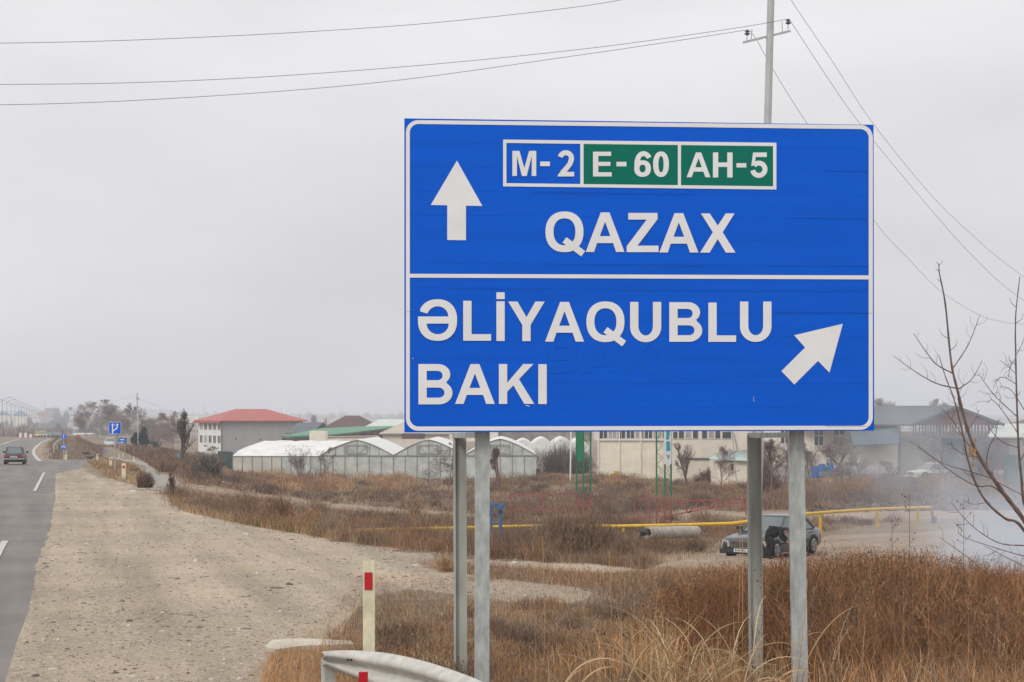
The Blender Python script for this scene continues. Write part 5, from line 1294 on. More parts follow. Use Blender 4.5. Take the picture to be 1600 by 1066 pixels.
lump('litter', 453, 1004, .025, m_litb, 'blue scrap beside the concrete slab', 'litter', seed=16, flat=1.1)
lump('litter', 466, 764, .18, m_litw, 'pale rag in the brown grass below the greenhouse wing', 'litter', seed=17, flat=.5)
lump('litter', 348, 754, .2, m_litw, 'pale plastic sheet in the weeds below the dark green fence', 'litter', seed=18, flat=.4)
lump('litter', 574, 816, .10, pal('litter_pink', (.55, .2, .22)), 'pink scrap in the weeds above the yellow pipe', 'litter', seed=19)
lump('litter', 208, 768, .12, m_litw, 'white scrap on the gravel near the farthest marker posts', 'litter', seed=20, flat=.35)
# ================================================================== earth mound left, street lamps, containers
m_mound = ground_mat('mound_earth', (.14, .105, .075), (.22, .165, .115), (.27, .21, .145), .3, 2.0, .05, dark=(.09, .066, .05), darkpos=.56)
SIL = [(80, 697), (84, 693.5), (92, 687.5), (100, 682.8), (106, 681.3), (112, 682.6), (120, 686.6), (130, 692.5), (140, 699), (150, 706.5), (156, 712), (160, 716)]
mx_ = np.linspace(80, 158, 60); my_ = np.linspace(188, 300, 60)
PXg, Yg = np.meshgrid(mx_, my_); top_r = np.interp(PXg, [a for a, b in SIL], [b for a, b in SIL])
Yr = 235 - (PXg - 105) * .55
Xg = (PXg - CX) / F * Yg; zr = CAMZ - (top_r - HY) * Yr / F
s_ = np.where(Yg < Yr, (Yg - 189) / (Yr - 189), (298 - Yg) / (298 - Yr)); s_ = np.clip(s_, 0, 1) ** .8
gz_ = G(Xg, Yg)
fw = np.clip((PXg - 80) / 5, 0, 1) * np.clip((158 - PXg) / 6, 0, 1)
zz = gz_ - .15 + (np.maximum(zr - gz_, 0) * s_ + .15) * fw + .12 * wave(Xg * .8, Yg * .8) * s_ * fw
idm = np.arange(3600).reshape(60, 60)
qm = np.stack([idm[:-1, :-1].ravel(), idm[:-1, 1:].ravel(), idm[1:, 1:].ravel(), idm[1:, :-1].ravel()], 1)
MV = np.stack([Xg.ravel(), Yg.ravel(), zz.ravel()], 1)
tagp(np_mesh('earth_mound', MV, qm, m_mound, smooth=True), 'brown earth mound between the junction and the far road', kind='structure')
t = thing('guardrail', 'short grey guardrail climbing the left flank of the earth mound', 'guardrail', tuple(P(84, 693, 205)))
ra = [P(82.5, 694.5, 200), P(88, 689, 212), P(94, 685, 222), P(101, 681.6, 232)]
mb = MB()
for i in range(3): mb.prism([ra[i], ra[i + 1], ra[i + 1] - Vector((0, 0, .42)), ra[i] - Vector((0, 0, .42))], (.06, 0, 0))
part(mb, 'rail', m_galv_d, t)
for p in ra: 
    mb = MB(); mb.bar(p - Vector((-.1, 0, .9)), p - Vector((-.1, 0, .05)), .1); part(mb, 'rail_post', m_galv_d, t)

lampm = mat('lamp_grey', (.22, .225, .235), .6)
lp = thing('street_lamp', 'tall curved street lamp, the one nearest the left edge of the picture', 'street lamp', (0, 0, 0), 0, 'street lamps along the left side of the road')
mb = MB(); mb.tube([(0, 0, -1.5), (0, 0, 10.4)], .11, 6, .07); mb.build('pole', lampm, lp)
mb = MB(); mb.tube([(-2.3, 0, 10.2), (-1.6, 0, 10.75), (-.6, 0, 10.9), (0, 0, 10.42), (.8, 0, 10.9), (1.9, 0, 11.25)], .06, 5); mb.build('arm', lampm, lp)
mb = MB(); mb.box((2.3, 0, 11.32), (.9, .3, .14), ry=-.12); mb.build('lamp_head', lampm, lp)
Yl = 490.0; n_l = 0; lamps = []
while n_l < 24:
    px_ = 105 - 49750 / Yl
    if px_ > 66: break
    X = (px_ - CX) / F * Yl; zt_ = float(np.interp(Yl, [490, 620, 800, 1300], [6.8, 6.1, 5.7, 4.6])) - 10.4
    o = lp if n_l == 0 else copy_tree(lp)
    o.location = (X, Yl, zt_); lamps.append(o)
    if n_l: o['label'] = 'street lamp %s in the receding row at the far left' % ('second from the left', 'third from the left', 'fourth from the left', 'fifth from the left', 'sixth from the left', 'seventh from the left', 'eighth from the left', 'ninth from the left')[n_l - 1] if n_l < 9 else 'street lamp %s in the receding row at the far left' % ('tenth from the left', 'eleventh from the left', 'twelfth from the left', 'thirteenth from the left', 'fourteenth from the left', 'fifteenth from the left', 'sixteenth from the left', 'last but three', 'last but two', 'last but one', 'last and faintest')[min(10, n_l - 9)]
    Yl += 38 + n_l * 1.5; n_l += 1

def container(px, brow, w, h, label, col=(.018, .05, .04)):
    p = gp(px, brow); W_ = w * p.y / F; H_ = h * p.y / F
    t = thing('waste_container', label, 'waste container', tuple(p))
    m_ = mat('container_green', col, .6, var=.2, scale=2)
    mb = MB(); x0, x1 = p.x - W_ / 2, p.x + W_ / 2
    mb.add([(x0 + .1, p.y, p.z), (x1 - .1, p.y, p.z), (x1 - .1, p.y + .9, p.z), (x0 + .1, p.y + .9, p.z), (x0, p.y - .1, p.z + H_ * .85), (x1, p.y - .1, p.z + H_ * .85), (x1, p.y + 1, p.z + H_ * .85), (x0, p.y + 1, p.z + H_ * .85)],
           [(3, 2, 1, 0), (4, 5, 6, 7), (0, 1, 5, 4), (1, 2, 6, 5), (2, 3, 7, 6), (3, 0, 4, 7)]); part(mb, 'bin', m_, t)
    mb = MB(); mb.prism([(x0 - .03, p.y - .13, p.z + H_ * .86), (x0 - .03, p.y + 1.05, p.z + H_ * .86), (x0 - .03, p.y + 1.05, p.z + H_ * 1.0), (x0 - .03, p.y + .5, p.z + H_ * 1.08), (x0 - .03, p.y - .13, p.z + H_ * .95)], (W_ + .06, 0, 0)); part(mb, 'lid', m_, t)
container(132, 715.5, 8.5, 8.5, 'black waste container at the right foot of the earth mound', (.02, .025, .025))
container(139.5, 719, 7.5, 5.8, 'dark green waste container right of the black one by the mound')
container(145, 704.5, 7, 5, 'smaller dark container farther up the far road edge', (.02, .03, .03))
container(208, 739, 9, 6, 'dark green skip half hidden in grass by the service road', (.02, .045, .035))
for px_, br, lab in ((166, 700, 'small white car parked on the far service road beside the trees'),):
    pass

# ================================================================== vegetation
m_veg = attr_mat('dry_plants')
def pal_cols(pal, n, var=.18, r=rng):
    c = np.array(pal)[r.integers(0, len(pal), n)]
    return np.clip(c * (1 + r.normal(0, var, (n, 1))), .005, .9)
def blades(base, h, lean, w, ang=None, bend=.5, face=.7, r=rng):
    """tapering curved blades; base (n,3); returns V (n*5,3), F (n*3,3)"""
    n = len(base); h = np.broadcast_to(h, n); w = np.broadcast_to(w, n); lean = np.broadcast_to(lean, n)
    a = r.uniform(0, 2 * np.pi, n) if ang is None else ang
    d = np.stack([np.cos(a), np.sin(a), np.zeros(n)], 1)
    wa = r.normal(0, face, n); wd = np.stack([np.cos(wa), np.sin(wa), np.zeros(n)], 1) * (w / 2)[:, None]
    up = np.array([0, 0, 1.0])
    p1 = base + d * (h * lean * (1 - bend) * .5)[:, None] + up * (h * .55)[:, None]
    p2 = base + d * (h * lean)[:, None] + up * (h * np.sqrt(np.clip(1 - lean ** 2 * .5, .2, 1)))[:, None]
    V = np.stack([base - wd, base + wd, p1 - wd * .75, p1 + wd * .75, p2], 1).reshape(-1, 3)
    i = np.arange(n)[:, None] * 5
    Fm = np.concatenate([i + [0, 1, 3], i + [0, 3, 2], i + [2, 3, 4]], 1).reshape(-1, 3)
    return V, Fm
class Bag:
    def __init__(s): s.V = []; s.F = []; s.C = []; s.n = 0
    def add(s, V, Fm, C, per):
        s.V.append(V); s.F.append(Fm + s.n); s.C.append(np.repeat(C, per, 0)); s.n += len(V)
    def out(s, name, m=None, label=None, cat=None, kind=None, parent=None, origin=None, group=None):
        V = np.concatenate(s.V); o0 = np.array(origin) if origin is not None else np.zeros(3)
        o = np_mesh(name, V - o0, np.concatenate(s.F), m or m_veg, np.concatenate(s.C))
        if parent is not None: o.parent = parent
        elif origin is not None: o.location = origin
        tagp(o, label, cat, group, kind); return o
def bounds(poly):
    a = np.array(poly); return a[:, 0].min(), a[:, 0].max(), a[:, 1].min(), a[:, 1].max()
HARD = [ROAD, SERV, GRAV, LAYBY, FARR] + TRACKS
def sample(poly, n, clump=0.0, cs=.5, keep_off=True, r=rng, soft=.03):
    x0, x1, y0, y1 = bounds(poly); out = []
    tot = 0
    while tot < n:
        px = r.uniform(x0, x1, n); py = r.uniform(y0, y1, n); k = in_poly(px, py, poly); px, py = px[k], py[k]
        q = ground_pts(px, py)
        if keep_off:
            bad = np.zeros(len(q), bool)
            jx = q[:, 0] + r.normal(0, .22, len(q)) * np.clip(q[:, 1] / 40, .3, 2.5); jy = q[:, 1] + r.normal(0, .5, len(q)) * np.clip(q[:, 1] / 40, .3, 2.5)
            for h_ in HARD: bad |= in_poly(jx, jy, h_)
            bad &= r.random(len(q)) > soft
            q = q[~bad]
        if clump:
            f = .5 + .5 * np.clip(wave(q[:, 0] * cs, q[:, 1] * cs * .7) * 1.5, -1, 1)
            q = q[r.random(len(q)) < (1 - clump) + clump * f]
        if len(q) == 0: break
        out.append(q); tot += len(q)
    return np.concatenate(out)[:n]
STRAW = [(.44, .32, .19), (.37, .26, .15), (.50, .38, .24)]
BROWN = [(.24, .145, .085), (.29, .18, .105), (.20, .125, .08), (.27, .18, .12)]
RUST = [(.35, .19, .09), (.31, .165, .08), (.39, .23, .12)]
DARK = [(.14, .095, .07), (.17, .115, .085), (.12, .085, .068)]
WARM = [(.46, .25, .105), (.54, .31, .14), (.40, .21, .085), (.58, .38, .20), (.34, .19, .09)]
def _warm(p): return [(r_ * 1.03, g_ * .93, b_ * .84) for r_, g_, b_ in p]
WARM = _warm(WARM)
RUST = [(.32, .185, .105), (.29, .165, .095), (.36, .215, .125)]
BROWN = BROWN + [(.22, .16, .12), (.26, .195, .145)]
def off_posts(x, y):
    """keeps the sight line to the sign posts free of blades, as somebody has trodden them down"""
    return ~((y < 18.4) & (((x > 2.40) & (x < 2.84)) | ((x > 2.14) & (x < 2.52)) | ((x > -.64) & (x < -.16))) & (rng.random(len(x)) < .85))
GREEN = [(.11, .12, .04), (.15, .15, .055)]
def field(name, label, poly, n, h, w, pals, weights, clump=.4, cs=.5, lean=(.1, .7), keep=True, tint=None):
    q = sample(poly, n, clump, cs, keep); q = q[off_posts(q[:, 0], q[:, 1])]; n = len(q)
    # colour follows plant communities in the field
    f = wave(q[:, 0] * .11 + 3, q[:, 1] * .07) + wave(q[:, 0] * .35 + 1, q[:, 1] * .2) * .7 + rng.normal(0, .35, n)
    ordn = np.argsort(np.argsort(f)) / n; cum = np.cumsum(weights) / np.sum(weights)
    C = np.zeros((n, 3))
    which = np.searchsorted(cum, ordn.clip(0, .9999))
    for i, p in enumerate(pals):
        m_ = which == i
        if m_.any(): C[m_] = pal_cols(p, int(m_.sum()))
    hh = rng.uniform(h[0], h[1], n) * (.7 + .6 * (.5 + .5 * np.clip(wave(q[:, 0] * .4, q[:, 1] * .3) * 1.5, -1, 1)))
    ww = rng.uniform(w[0], w[1], n) * np.clip(q[:, 1] / 100, .5, 3)
    q[:, 2] -= .03
    V, Fm = blades(q, hh, rng.uniform(*lean, n), ww)
    b = Bag(); b.add(V, Fm, C, 5); return b.out(name, label=label, kind='stuff')

# middle field, from the gravel to the buildings
def scrub(name, label, poly, nc, nb, hr, cols, sq=(.5, 1.0), bwk=.30, keep=True):
    """irregular low bushes merged into one mass: nb stems per clump"""
    c = sample(poly, nc, .5, .15, keep); nc = len(c); i = np.repeat(np.arange(nc), nb)
    H_ = rng.gamma(4, (hr[1] - hr[0]) / 8, nc) + hr[0]; Wc = H_ * rng.uniform(.7, 1.8, nc)
    base = c[i] + rng.normal(0, 1, (nc * nb, 3)) * np.stack([Wc * .42, Wc * .42, Wc * 0], 1)[i]
    base[:, 2] = G(base[:, 0], base[:, 1]) - .03
    h = H_[i] * rng.uniform(*sq, nc * nb); C = np.repeat(pal_cols(cols, nc, .16), nb, 0) * rng.uniform(.75, 1.3, (nc * nb, 1))
    s_ = base[:, 1] / F
    V, Fm = blades(base, h, rng.uniform(.1, 1.1, nc * nb), s_ * bwk * rng.uniform(.8, 2.2, nc * nb)); b = Bag(); b.add(V, Fm, C, 5)
    up = V.reshape(-1, 5, 3)
    for k in range(2):
        t = rng.uniform(0, 1, nc * nb)[:, None]; q = (up[:, 2] + up[:, 3]) / 2 * (1 - t) + up[:, 4] * t
        V2, F2 = blades(q, h * rng.uniform(.12, .3, nc * nb), rng.uniform(.3, 1.3, nc * nb), s_ * bwk * rng.uniform(.6, 1.4, nc * nb)); b.add(V2, F2, C, 5)
    return b.out(name, label=label, kind='stuff')
MIDP = [(262, 738), (360, 730), (900, 735), (960, 742), (1180, 752), (1260, 742), (1700, 748), (1700, 782), (1260, 796), (1140, 800), (800, 808), (560, 792), (270, 762)]
NEARP = [(250, 770), (300, 768), (480, 786), (700, 806), (960, 812), (1130, 812), (1290, 806), (1420, 812), (1290, 832), (1110, 850), (1010, 892), (700, 868), (560, 850), (400, 822), (290, 800)]
field('dry_field_grass', 'rusty and brown dry grass over the field before the greenhouses', MIDP, 90000, (.06, .42), (.010, .030), [RUST, BROWN, DARK, STRAW], [2.5, 4.5, 4, 1.8], .75, .22, (.2, 1.2))
scrub('field_scrub', 'ragged brown scrub scattered thickly over the far field', MIDP, 620, 95, (.25, 1.1), BROWN + DARK + [(.20, .14, .11), (.16, .12, .10)])
scrub('field_scrub', 'brighter orange grass clumps in the far field below the greenhouses', [(400, 742), (640, 742), (640, 775), (420, 765)], 130, 90, (.4, 1.3), RUST + STRAW[:2] + [(.40, .24, .13)])
scrub('field_scrub', 'orange grass along the feet of the cream buildings', [(900, 748), (1180, 758), (1330, 750), (1500, 752), (1500, 768), (1180, 785), (900, 765)], 150, 80, (.3, 1.1), RUST + STRAW[:2] + BROWN)
field('dry_field_weeds', 'brown weeds between the gravel and the yellow pipe', NEARP, 64000, (.06, .32), (.008, .022), [BROWN, DARK, RUST, STRAW], [5, 4, 2, 1.5], .7, .5, (.2, 1.2))
scrub('near_scrub', 'tangled brown scrub between the gravel bank and the yellow pipe', NEARP, 330, 130, (.15, .75), BROWN + DARK + RUST[:2])
scrub('near_scrub', 'brown scrub just below the big lattice masts', [(640, 815), (1000, 818), (1010, 875), (760, 868), (620, 845)], 150, 150, (.25, .9), BROWN + DARK + [(.20, .14, .10)])
field('verge_grass', 'tan grass strip with the marker posts by the junction', [(134, 716), (165, 716), (205, 726), (228, 742), (240, 762), (205, 758), (165, 745), (136, 722)], 12000, (.08, .32), (.018, .04), [STRAW, BROWN, RUST], [3, 3, 2], .2)
field('far_side_weeds', 'brown scrub beyond the service road under the bare trees', [(178, 700), (240, 703), (345, 722), (345, 742), (250, 738), (215, 716)], 18000, (.2, .9), (.018, .05), [BROWN, DARK, RUST], [3, 5, 1], .2, .2)
bm_ = Bag(); mk_ = rng.integers(0, 3600, 20000); q = MV[mk_] + rng.normal(0, 1, (20000, 3)) * [.5, 1.0, 0]; q = q[(fw.ravel()[mk_] > .5)]
V, Fm = blades(q - [0, 0, .1], rng.uniform(.1, .38, len(q)), rng.uniform(.2, 1, len(q)), rng.uniform(.025, .06, len(q))); bm_.add(V, Fm, pal_cols(BROWN[2:] + DARK + [(.22, .18, .13)], len(q)), 5); bm_.out('mound_grass', label='brown grass covering the earth mound', kind='stuff')
field('plain_scrub', 'brown scrub and hedges of the plain behind the greenhouses and sheds', [(-20, 660), (105, 660), (105, 683), (-20, 683)], 3000, (1, 4), (.15, .3), [DARK, BROWN], [1, 1], .5, .02, keep=False)
# patches on the gravel side
field('low_grass', 'low dry grass and weeds around the feet of the sign posts', [(600, 926), (740, 938), (900, 946), (1010, 940), (1240, 960), (1240, 1130), (470, 1130), (505, 1000), (560, 958)], 60000, (.05, .30), (.003, .009), [DARK, BROWN, STRAW, WARM, BROWN], [1.5, 3, 2.5, 3, 2], .6, 1.6, (.2, 1.2), keep=False)
field('bank_grass', 'short brown grass on the bank between the two strips of pale gravel', [(640, 880), (700, 881), (960, 897), (1240, 888), (1260, 925), (965, 942), (940, 922), (760, 905)], 20000, (.05, .26), (.005, .012), [BROWN, DARK, WARM, STRAW], [4, 2.5, 2, 1.5], .35, 1.2, (.2, 1.0), keep=False)
field('straw_tuft', 'straw coloured grass tuft in front of the guardrail end', [(425, 1024), (500, 1016), (540, 1040), (560, 1120), (400, 1120), (408, 1060)], 6500, (.06, .22), (.004, .009), [STRAW, WARM], [3, 3], .3, 2.0, (.3, 1.1), keep=False)
field('gravel_edge_weeds', 'sparse dry weeds creeping over the edge of the gravel', [(560, 905), (700, 885), (960, 915), (960, 950), (740, 945), (560, 975), (430, 1030), (395, 1080), (380, 1060), (500, 975)], 9000, (.03, .16), (.003, .008), [WARM, BROWN, DARK, STRAW], [3, 3, 1, 2], .85, 2.2, (.3, 1.3), keep=False)
field('fresh_grass', 'small patches of green grass among the dry stems', [(610, 985), (680, 982), (690, 992), (640, 1000), (600, 1000)], 700, (.04, .10), (.004, .008), [GREEN], [1], .2, 2, keep=False)
field('roadside_grass', 'green brown tufts along the far edge of the gravel', [(275, 782), (330, 796), (400, 812), (480, 826), (560, 842), (560, 850), (400, 824), (290, 801), (262, 784)], 7000, (.10, .34), (.015, .03), [STRAW, RUST, GREEN], [3, 3, 1], .4, .6, keep=False)
field('low_bank_grass', 'short pale grass by the dirt patch left of the parked car', [(890, 842), (1010, 838), (1128, 842), (1128, 864), (1020, 885), (900, 880)], 7000, (.06, .25), (.012, .022), [[(.22, .17, .09), (.17, .14, .07)], BROWN, STRAW], [3, 2, 2], .4, .8, keep=False)

# foreground weeds on the right: stems with side twigs and seed heads
def weeds(name, label, n, pxr, Yr_, topfn, pals, twigs=5, seeds=.45, wst=.006, hcap=(.35, 1.75), seedcol=DARK, lsd=.42):
    px = rng.uniform(*pxr, n); Y = np.sqrt(rng.uniform(Yr_[0] ** 2, Yr_[1] ** 2, n)); X = (px - CX) / F * Y; k_ = off_posts(X, Y); px, Y, X = px[k_], Y[k_], X[k_]; n = len(px); Z = G(X, Y)
    top = topfn(px) - 10 + np.abs(rng.normal(0, 32, n)); h = np.clip((CAMZ - (top - HY) / F * Y) - Z, *hcap)
    h = h * (1 - .45 * rng.random(n) ** 1.6)
    f = wave(X * 1.1 + 5, Y * .8) + .6 * wave(X * 2.7, Y * 1.9 + 2); h = h * (.86 + .22 * np.clip(f, -1, 1))
    base = np.stack([X, Y, Z - .02], 1); b = Bag(); C = pal_cols(pals, n, .22)
    lum = C.sum(1); k1 = np.argsort(lum); k2 = np.argsort(f + rng.normal(0, .45, n)); C2 = np.empty_like(C); C2[k2] = C[k1]; C = C2
    lean = np.abs(rng.normal(0, lsd, n)).clip(0, 1.2); ang = rng.uniform(0, 2 * np.pi, n)
    V, Fm = blades(base, h, lean, rng.uniform(.6, 1.3, n) * wst, ang); b.add(V, Fm, C, 5)
    d = np.stack([np.cos(ang), np.sin(ang), np.zeros(n)], 1)
    for k in range(twigs):
        t = rng.uniform(.08, .95, n)
        p = base + d * (h * lean * t ** 1.6)[:, None] + np.array([0, 0, 1.]) * (h * t)[:, None] * .97
        hl = h * rng.uniform(.08, .42, n) * (1.2 - t)
        V, Fm = blades(p, hl, rng.uniform(.3, 1.25, n), rng.uniform(.35, .9, n) * wst * .8); b.add(V, Fm, C * rng.uniform(.8, 1.2, (n, 1)), 5)
    if seeds:
        m_ = (rng.random(n) < seeds) & (h > .75 * np.percentile(h, 92)); nb = int(m_.sum())
        for k in range(7):
            t = rng.uniform(.72, 1.0, nb)
            p = base[m_] + d[m_] * (h[m_] * lean[m_] * t ** 1.6)[:, None] + np.array([0, 0, 1.]) * (h[m_] * t)[:, None] * .98 + rng.normal(0, .022, (nb, 3))
            V, Fm = blades(p, rng.uniform(.012, .035, nb), rng.uniform(0, 1, nb), rng.uniform(.008, .02, nb)); b.add(V, Fm, pal_cols(seedcol + [(.2, .12, .07)], nb, .25), 5)
    return b.out(name, label=label, kind='stuff')
topR = lambda px: np.interp(px, [900, 1000, 1100, 1180, 1240, 1300, 1400, 1480, 1540, 1620], [1000, 945, 892, 872, 866, 858, 848, 858, 872, 884])
weeds('tall_weeds', 'tall reddish brown weeds with dark seed heads filling the lower right', 13500, (1235, 1800), (17.4, 29), topR, WARM + BROWN + RUST * 2 + DARK + STRAW[:2] + [(.34, .24, .15), (.26, .13, .065), (.18, .10, .06)], 8)
weeds('tall_weeds', 'reddish weeds around the rear right post', 4600, (1030, 1250), (18.3, 28), topR, WARM + BROWN + RUST + DARK, 5)
weeds('weeds', 'thinner brown weeds between the two pairs of posts', 3200, (765, 1060), (16.9, 25), lambda px: np.interp(px, [770, 850, 950, 1060], [1015, 990, 960, 925]), WARM + BROWN + STRAW, 4, seeds=.1, hcap=(.12, 1.0))
weeds('dry_stems', 'criss-crossing straw coloured stems among the tall weeds', 1200, (1020, 1680), (16.9, 23), lambda px: topR(px) + 30, STRAW + [(.6, .48, .32)], 2, seeds=0, wst=.006, lsd=.8)
scrub('low_scrub', 'clumps of dark and rusty weeds around the feet of the left posts', [(600, 975), (760, 950), (1000, 945), (1100, 960), (1100, 1110), (560, 1110)], 95, 170, (.08, .36), BROWN + DARK + STRAW[:2], bwk=.5, keep=False)
weeds('low_weeds', 'sparse brown weeds standing in front of the right posts', 420, (1050, 1680), (12.8, 16.4), lambda px: px * 0 + 985, BROWN + RUST + STRAW, 4, seeds=0)
weeds('weeds', 'dark stems sprouting behind the straw tuft and guardrail', 500, (560, 780), (15.5, 22), lambda px: px * 0 + 985, DARK + BROWN, 4, hcap=(.05, .3))
def woody(name, label, n, pxr, Yr_, pals, hs=(.5, 1.35), nb=9):
    """branchy dead stalks: a slanting stem, side branches and small forks"""
    px = rng.uniform(*pxr, n); Y = np.sqrt(rng.uniform(Yr_[0] ** 2, Yr_[1] ** 2, n)); X = (px - CX) / F * Y; Z = G(X, Y)
    capz = CAMZ - (topR(px) - 4 - HY) / F * Y; h = np.minimum(rng.uniform(*hs, n), np.clip(capz - Z, .2, 2)) * rng.uniform(.8, 1, n)
    C = pal_cols(pals, n, .2); b = Bag(); a_ = rng.uniform(0, 2 * np.pi, n); le = rng.uniform(0, .8, n)
    d = np.stack([np.cos(a_), np.sin(a_), 0 * a_], 1); base = np.stack([X, Y, Z - .02], 1); tip = base + d * (h * le)[:, None]; tip[:, 2] += h
    def segs(A, B, w0, C_):
        m = len(A); wd = np.stack([np.ones(m), rng.normal(0, .5, m), rng.normal(0, .35, m)], 1) * w0[:, None] / 2
        dv = B - A; horiz = np.abs(dv[:, 0]) > np.abs(dv[:, 2]); wd[horiz] = np.stack([0 * w0[horiz], 0 * w0[horiz], w0[horiz] / 2], 1)
        V = np.stack([A - wd, A + wd, B - wd * .5, B + wd * .5], 1).reshape(-1, 3); i = np.arange(m)[:, None] * 4
        b.add(V, np.concatenate([i + [0, 1, 3], i + [0, 3, 2]], 1).reshape(-1, 3), C_, 4)
    mid = base + (tip - base) * .5 + rng.normal(0, .03, (n, 3)); w = rng.uniform(.0035, .0075, n); segs(base, mid, w, C); segs(mid, tip, w * .6, C)
    for k in range(nb):
        t = rng.uniform(.12, .95, n)[:, None]; A = np.where(t < .5, base + (mid - base) * t * 2, mid + (tip - mid) * (t - .5) * 2)
        aa = rng.uniform(0, 2 * np.pi, n); el = rng.uniform(.3, 1.2, n); L = h * rng.uniform(.12, .38, n) * (1.1 - t[:, 0] * .6)
        D = np.stack([np.cos(aa) * np.cos(el), np.sin(aa) * np.cos(el), np.sin(el)], 1); B = A + D * L[:, None]; segs(A, B, w * .55, C * .95)
        for s2 in range(2):
            t2 = rng.uniform(.3, .9, n)[:, None]; A2 = A + (B - A) * t2; D2 = D + rng.normal(0, .5, (n, 3)); D2 /= np.linalg.norm(D2, axis=1)[:, None]; segs(A2, A2 + D2 * (L * rng.uniform(.2, .5, n))[:, None], w * .38, C * 1.05)
    return b.out(name, label=label, kind='stuff')
woody('woody_weeds', 'branchy reddish dead stalks crossing each other at the lower right', 2600, (1225, 1800), (16.9, 24), [(.30, .135, .06), (.24, .105, .05), (.36, .18, .085), (.17, .085, .05), (.42, .24, .12)])
woody('woody_weeds', 'branchy brown stalks around the right pair of posts', 900, (1030, 1240), (17.8, 24), [(.30, .14, .07), (.24, .11, .055), (.38, .21, .10)])
woody('woody_weeds', 'short branchy stalks between the two pairs of posts', 420, (620, 1040), (16.8, 22), [(.28, .15, .08), (.34, .20, .10), (.18, .10, .06)], hs=(.1, .4), nb=6)
q = sample([(1100, 900), (1235, 960), (1700, 900), (1700, 1250), (1000, 1250)], 26000, 0, keep_off=False); q = q[off_posts(q[:, 0], q[:, 1])]
V, Fm = blades(q, rng.uniform(.12, .5, len(q)), rng.uniform(.1, .9, len(q)), rng.uniform(.005, .011, len(q))); b = Bag(); b.add(V, Fm, pal_cols(WARM + BROWN, len(q), .25), 5)
b.out('undergrowth', label='matted dry undergrowth below the tall weeds', kind='stuff')

# arching pale leaves (reeds)
def arch_leaf(base, ang, L, rise, w, n=12, droop=1.0):
    """one long leaf arching over; returns V, F"""
    d = np.array([math.cos(ang), math.sin(ang), 0]); p = np.array(base, float); th = rise; V = []; sd = np.array([-d[1], d[0], 0])
    # present the flat side roughly to the viewer
    sd = np.array([0.3 * sd[0], .3 * sd[1], .95]) if abs(d[1]) < .5 else sd
    for i in range(n + 1):
        t = i / n; ww = w * (1 - t ** 1.7) * (.55 + .9 * min(1, t * 3)) / 1.3
        V += [p - sd * ww / 2, p + sd * ww / 2]
        st = L / n; p = p + (d * math.cos(th) + np.array([0, 0, 1]) * math.sin(th)) * st; th -= droop * (math.pi * .62) / n * (0.5 + t)
    i = np.arange(n)[:, None] * 2
    return np.array(V), np.concatenate([i + [0, 1, 3], i + [0, 3, 2]], 1).reshape(-1, 3)
REED = [(.52, .38, .22), (.46, .32, .17), (.58, .45, .28), (.40, .26, .13)]
def reeds(label, px, Y, n, Lr, spread, seed, rise=(1.0, 1.5), wr=(.009, .018)):
    r = random.Random(seed); b = Bag(); c = at(px, Y)
    for i in range(n):
        bx = c.x + r.gauss(0, spread); by = c.y + r.gauss(0, spread * .8); a_ = r.choice((0, math.pi)) + r.gauss(0, .6)
        st = r.uniform(0, .45) if r.random() < .5 else 0
        V, Fm = arch_leaf((bx, by, g(bx, by) + st), a_, r.uniform(*Lr), r.uniform(*rise), r.uniform(*wr), droop=r.uniform(.6, 1.35))
        b.add(V, Fm, np.array([REED[r.randrange(4)]]) * r.uniform(.75, 1.1), len(V))
    for i in range(n // 5):
        bx = c.x + r.gauss(0, spread); by = c.y + r.gauss(0, spread)
        V, Fm = blades(np.array([[bx, by, g(bx, by)]]), r.uniform(.5, 1.15), r.uniform(0, .2), .009); b.add(V, Fm, np.array([REED[1]]), 5)
    return b.out('reed_clump', label=label, cat='reeds', origin=tuple(c), group='clumps of dry reeds by the sign posts')
reeds('dense clump of pale dry reeds with arching leaves just left of the rear right post', 1085, 15.2, 46, (.5, 1.2), .19, 1)
reeds('pale reeds bending across the rear right post', 1165, 15.6, 34, (.5, 1.05), .20, 2)
reeds('smaller spray of arching reeds halfway between the two pairs of posts', 1010, 15.8, 24, (.4, 1.1), .18, 3)
reeds('low pale leaves sprawling in the grass right of the front left post', 880, 14.8, 14, (.3, .8), .25, 4, rise=(.6, 1.3))
b = Bag()
for (px_, y0_, px2, y1_, Y) in ((850, 1075, 848, 838, 16), (956, 1075, 952, 860, 17), (1158, 1070, 1160, 840, 16.4), (1150, 1070, 1157, 800, 17), (1240, 1000, 1262, 905, 16)):
    pb_ = P(px_, y0_, Y); pt_ = P(px2, y1_, Y); pb_.z = g(pb_.x, Y)
    mbs = MB(); mbs.tube([pb_, pb_.lerp(pt_, .5) + Vector((.01, 0, 0)), pt_], .0045, 4, .002); b.add(np.array([tuple(v) for v in mbs.v]), np.array([f[:3] for f in mbs.f if len(f) >= 3] + [(f[0], f[2], f[3]) for f in mbs.f if len(f) == 4]), np.array([[.40, .24, .11]]), len(mbs.v))
b.out('tall_stems', label='a few thin straight straw stems rising above the weeds', kind='stuff')
# green leafy plants near the bottom
b = Bag()
for px_, Y, n in ((935, 15.0, 60), (965, 15.4, 40), (815, 15.6, 26)):
    c = at(px_, Y); V, Fm = blades(np.repeat(np.array([tuple(c)]), n, 0) + rng.normal(0, 1, (n, 3)) * [.07, .07, .0], rng.uniform(.04, .15, n), rng.uniform(.4, 1.3, n), rng.uniform(.012, .03, n)); b.add(V, Fm, pal_cols([(.05, .085, .04), (.07, .10, .06)], n), 5)
b.out('green_weeds', label='small green leafy weeds low in the dry grass', kind='stuff')

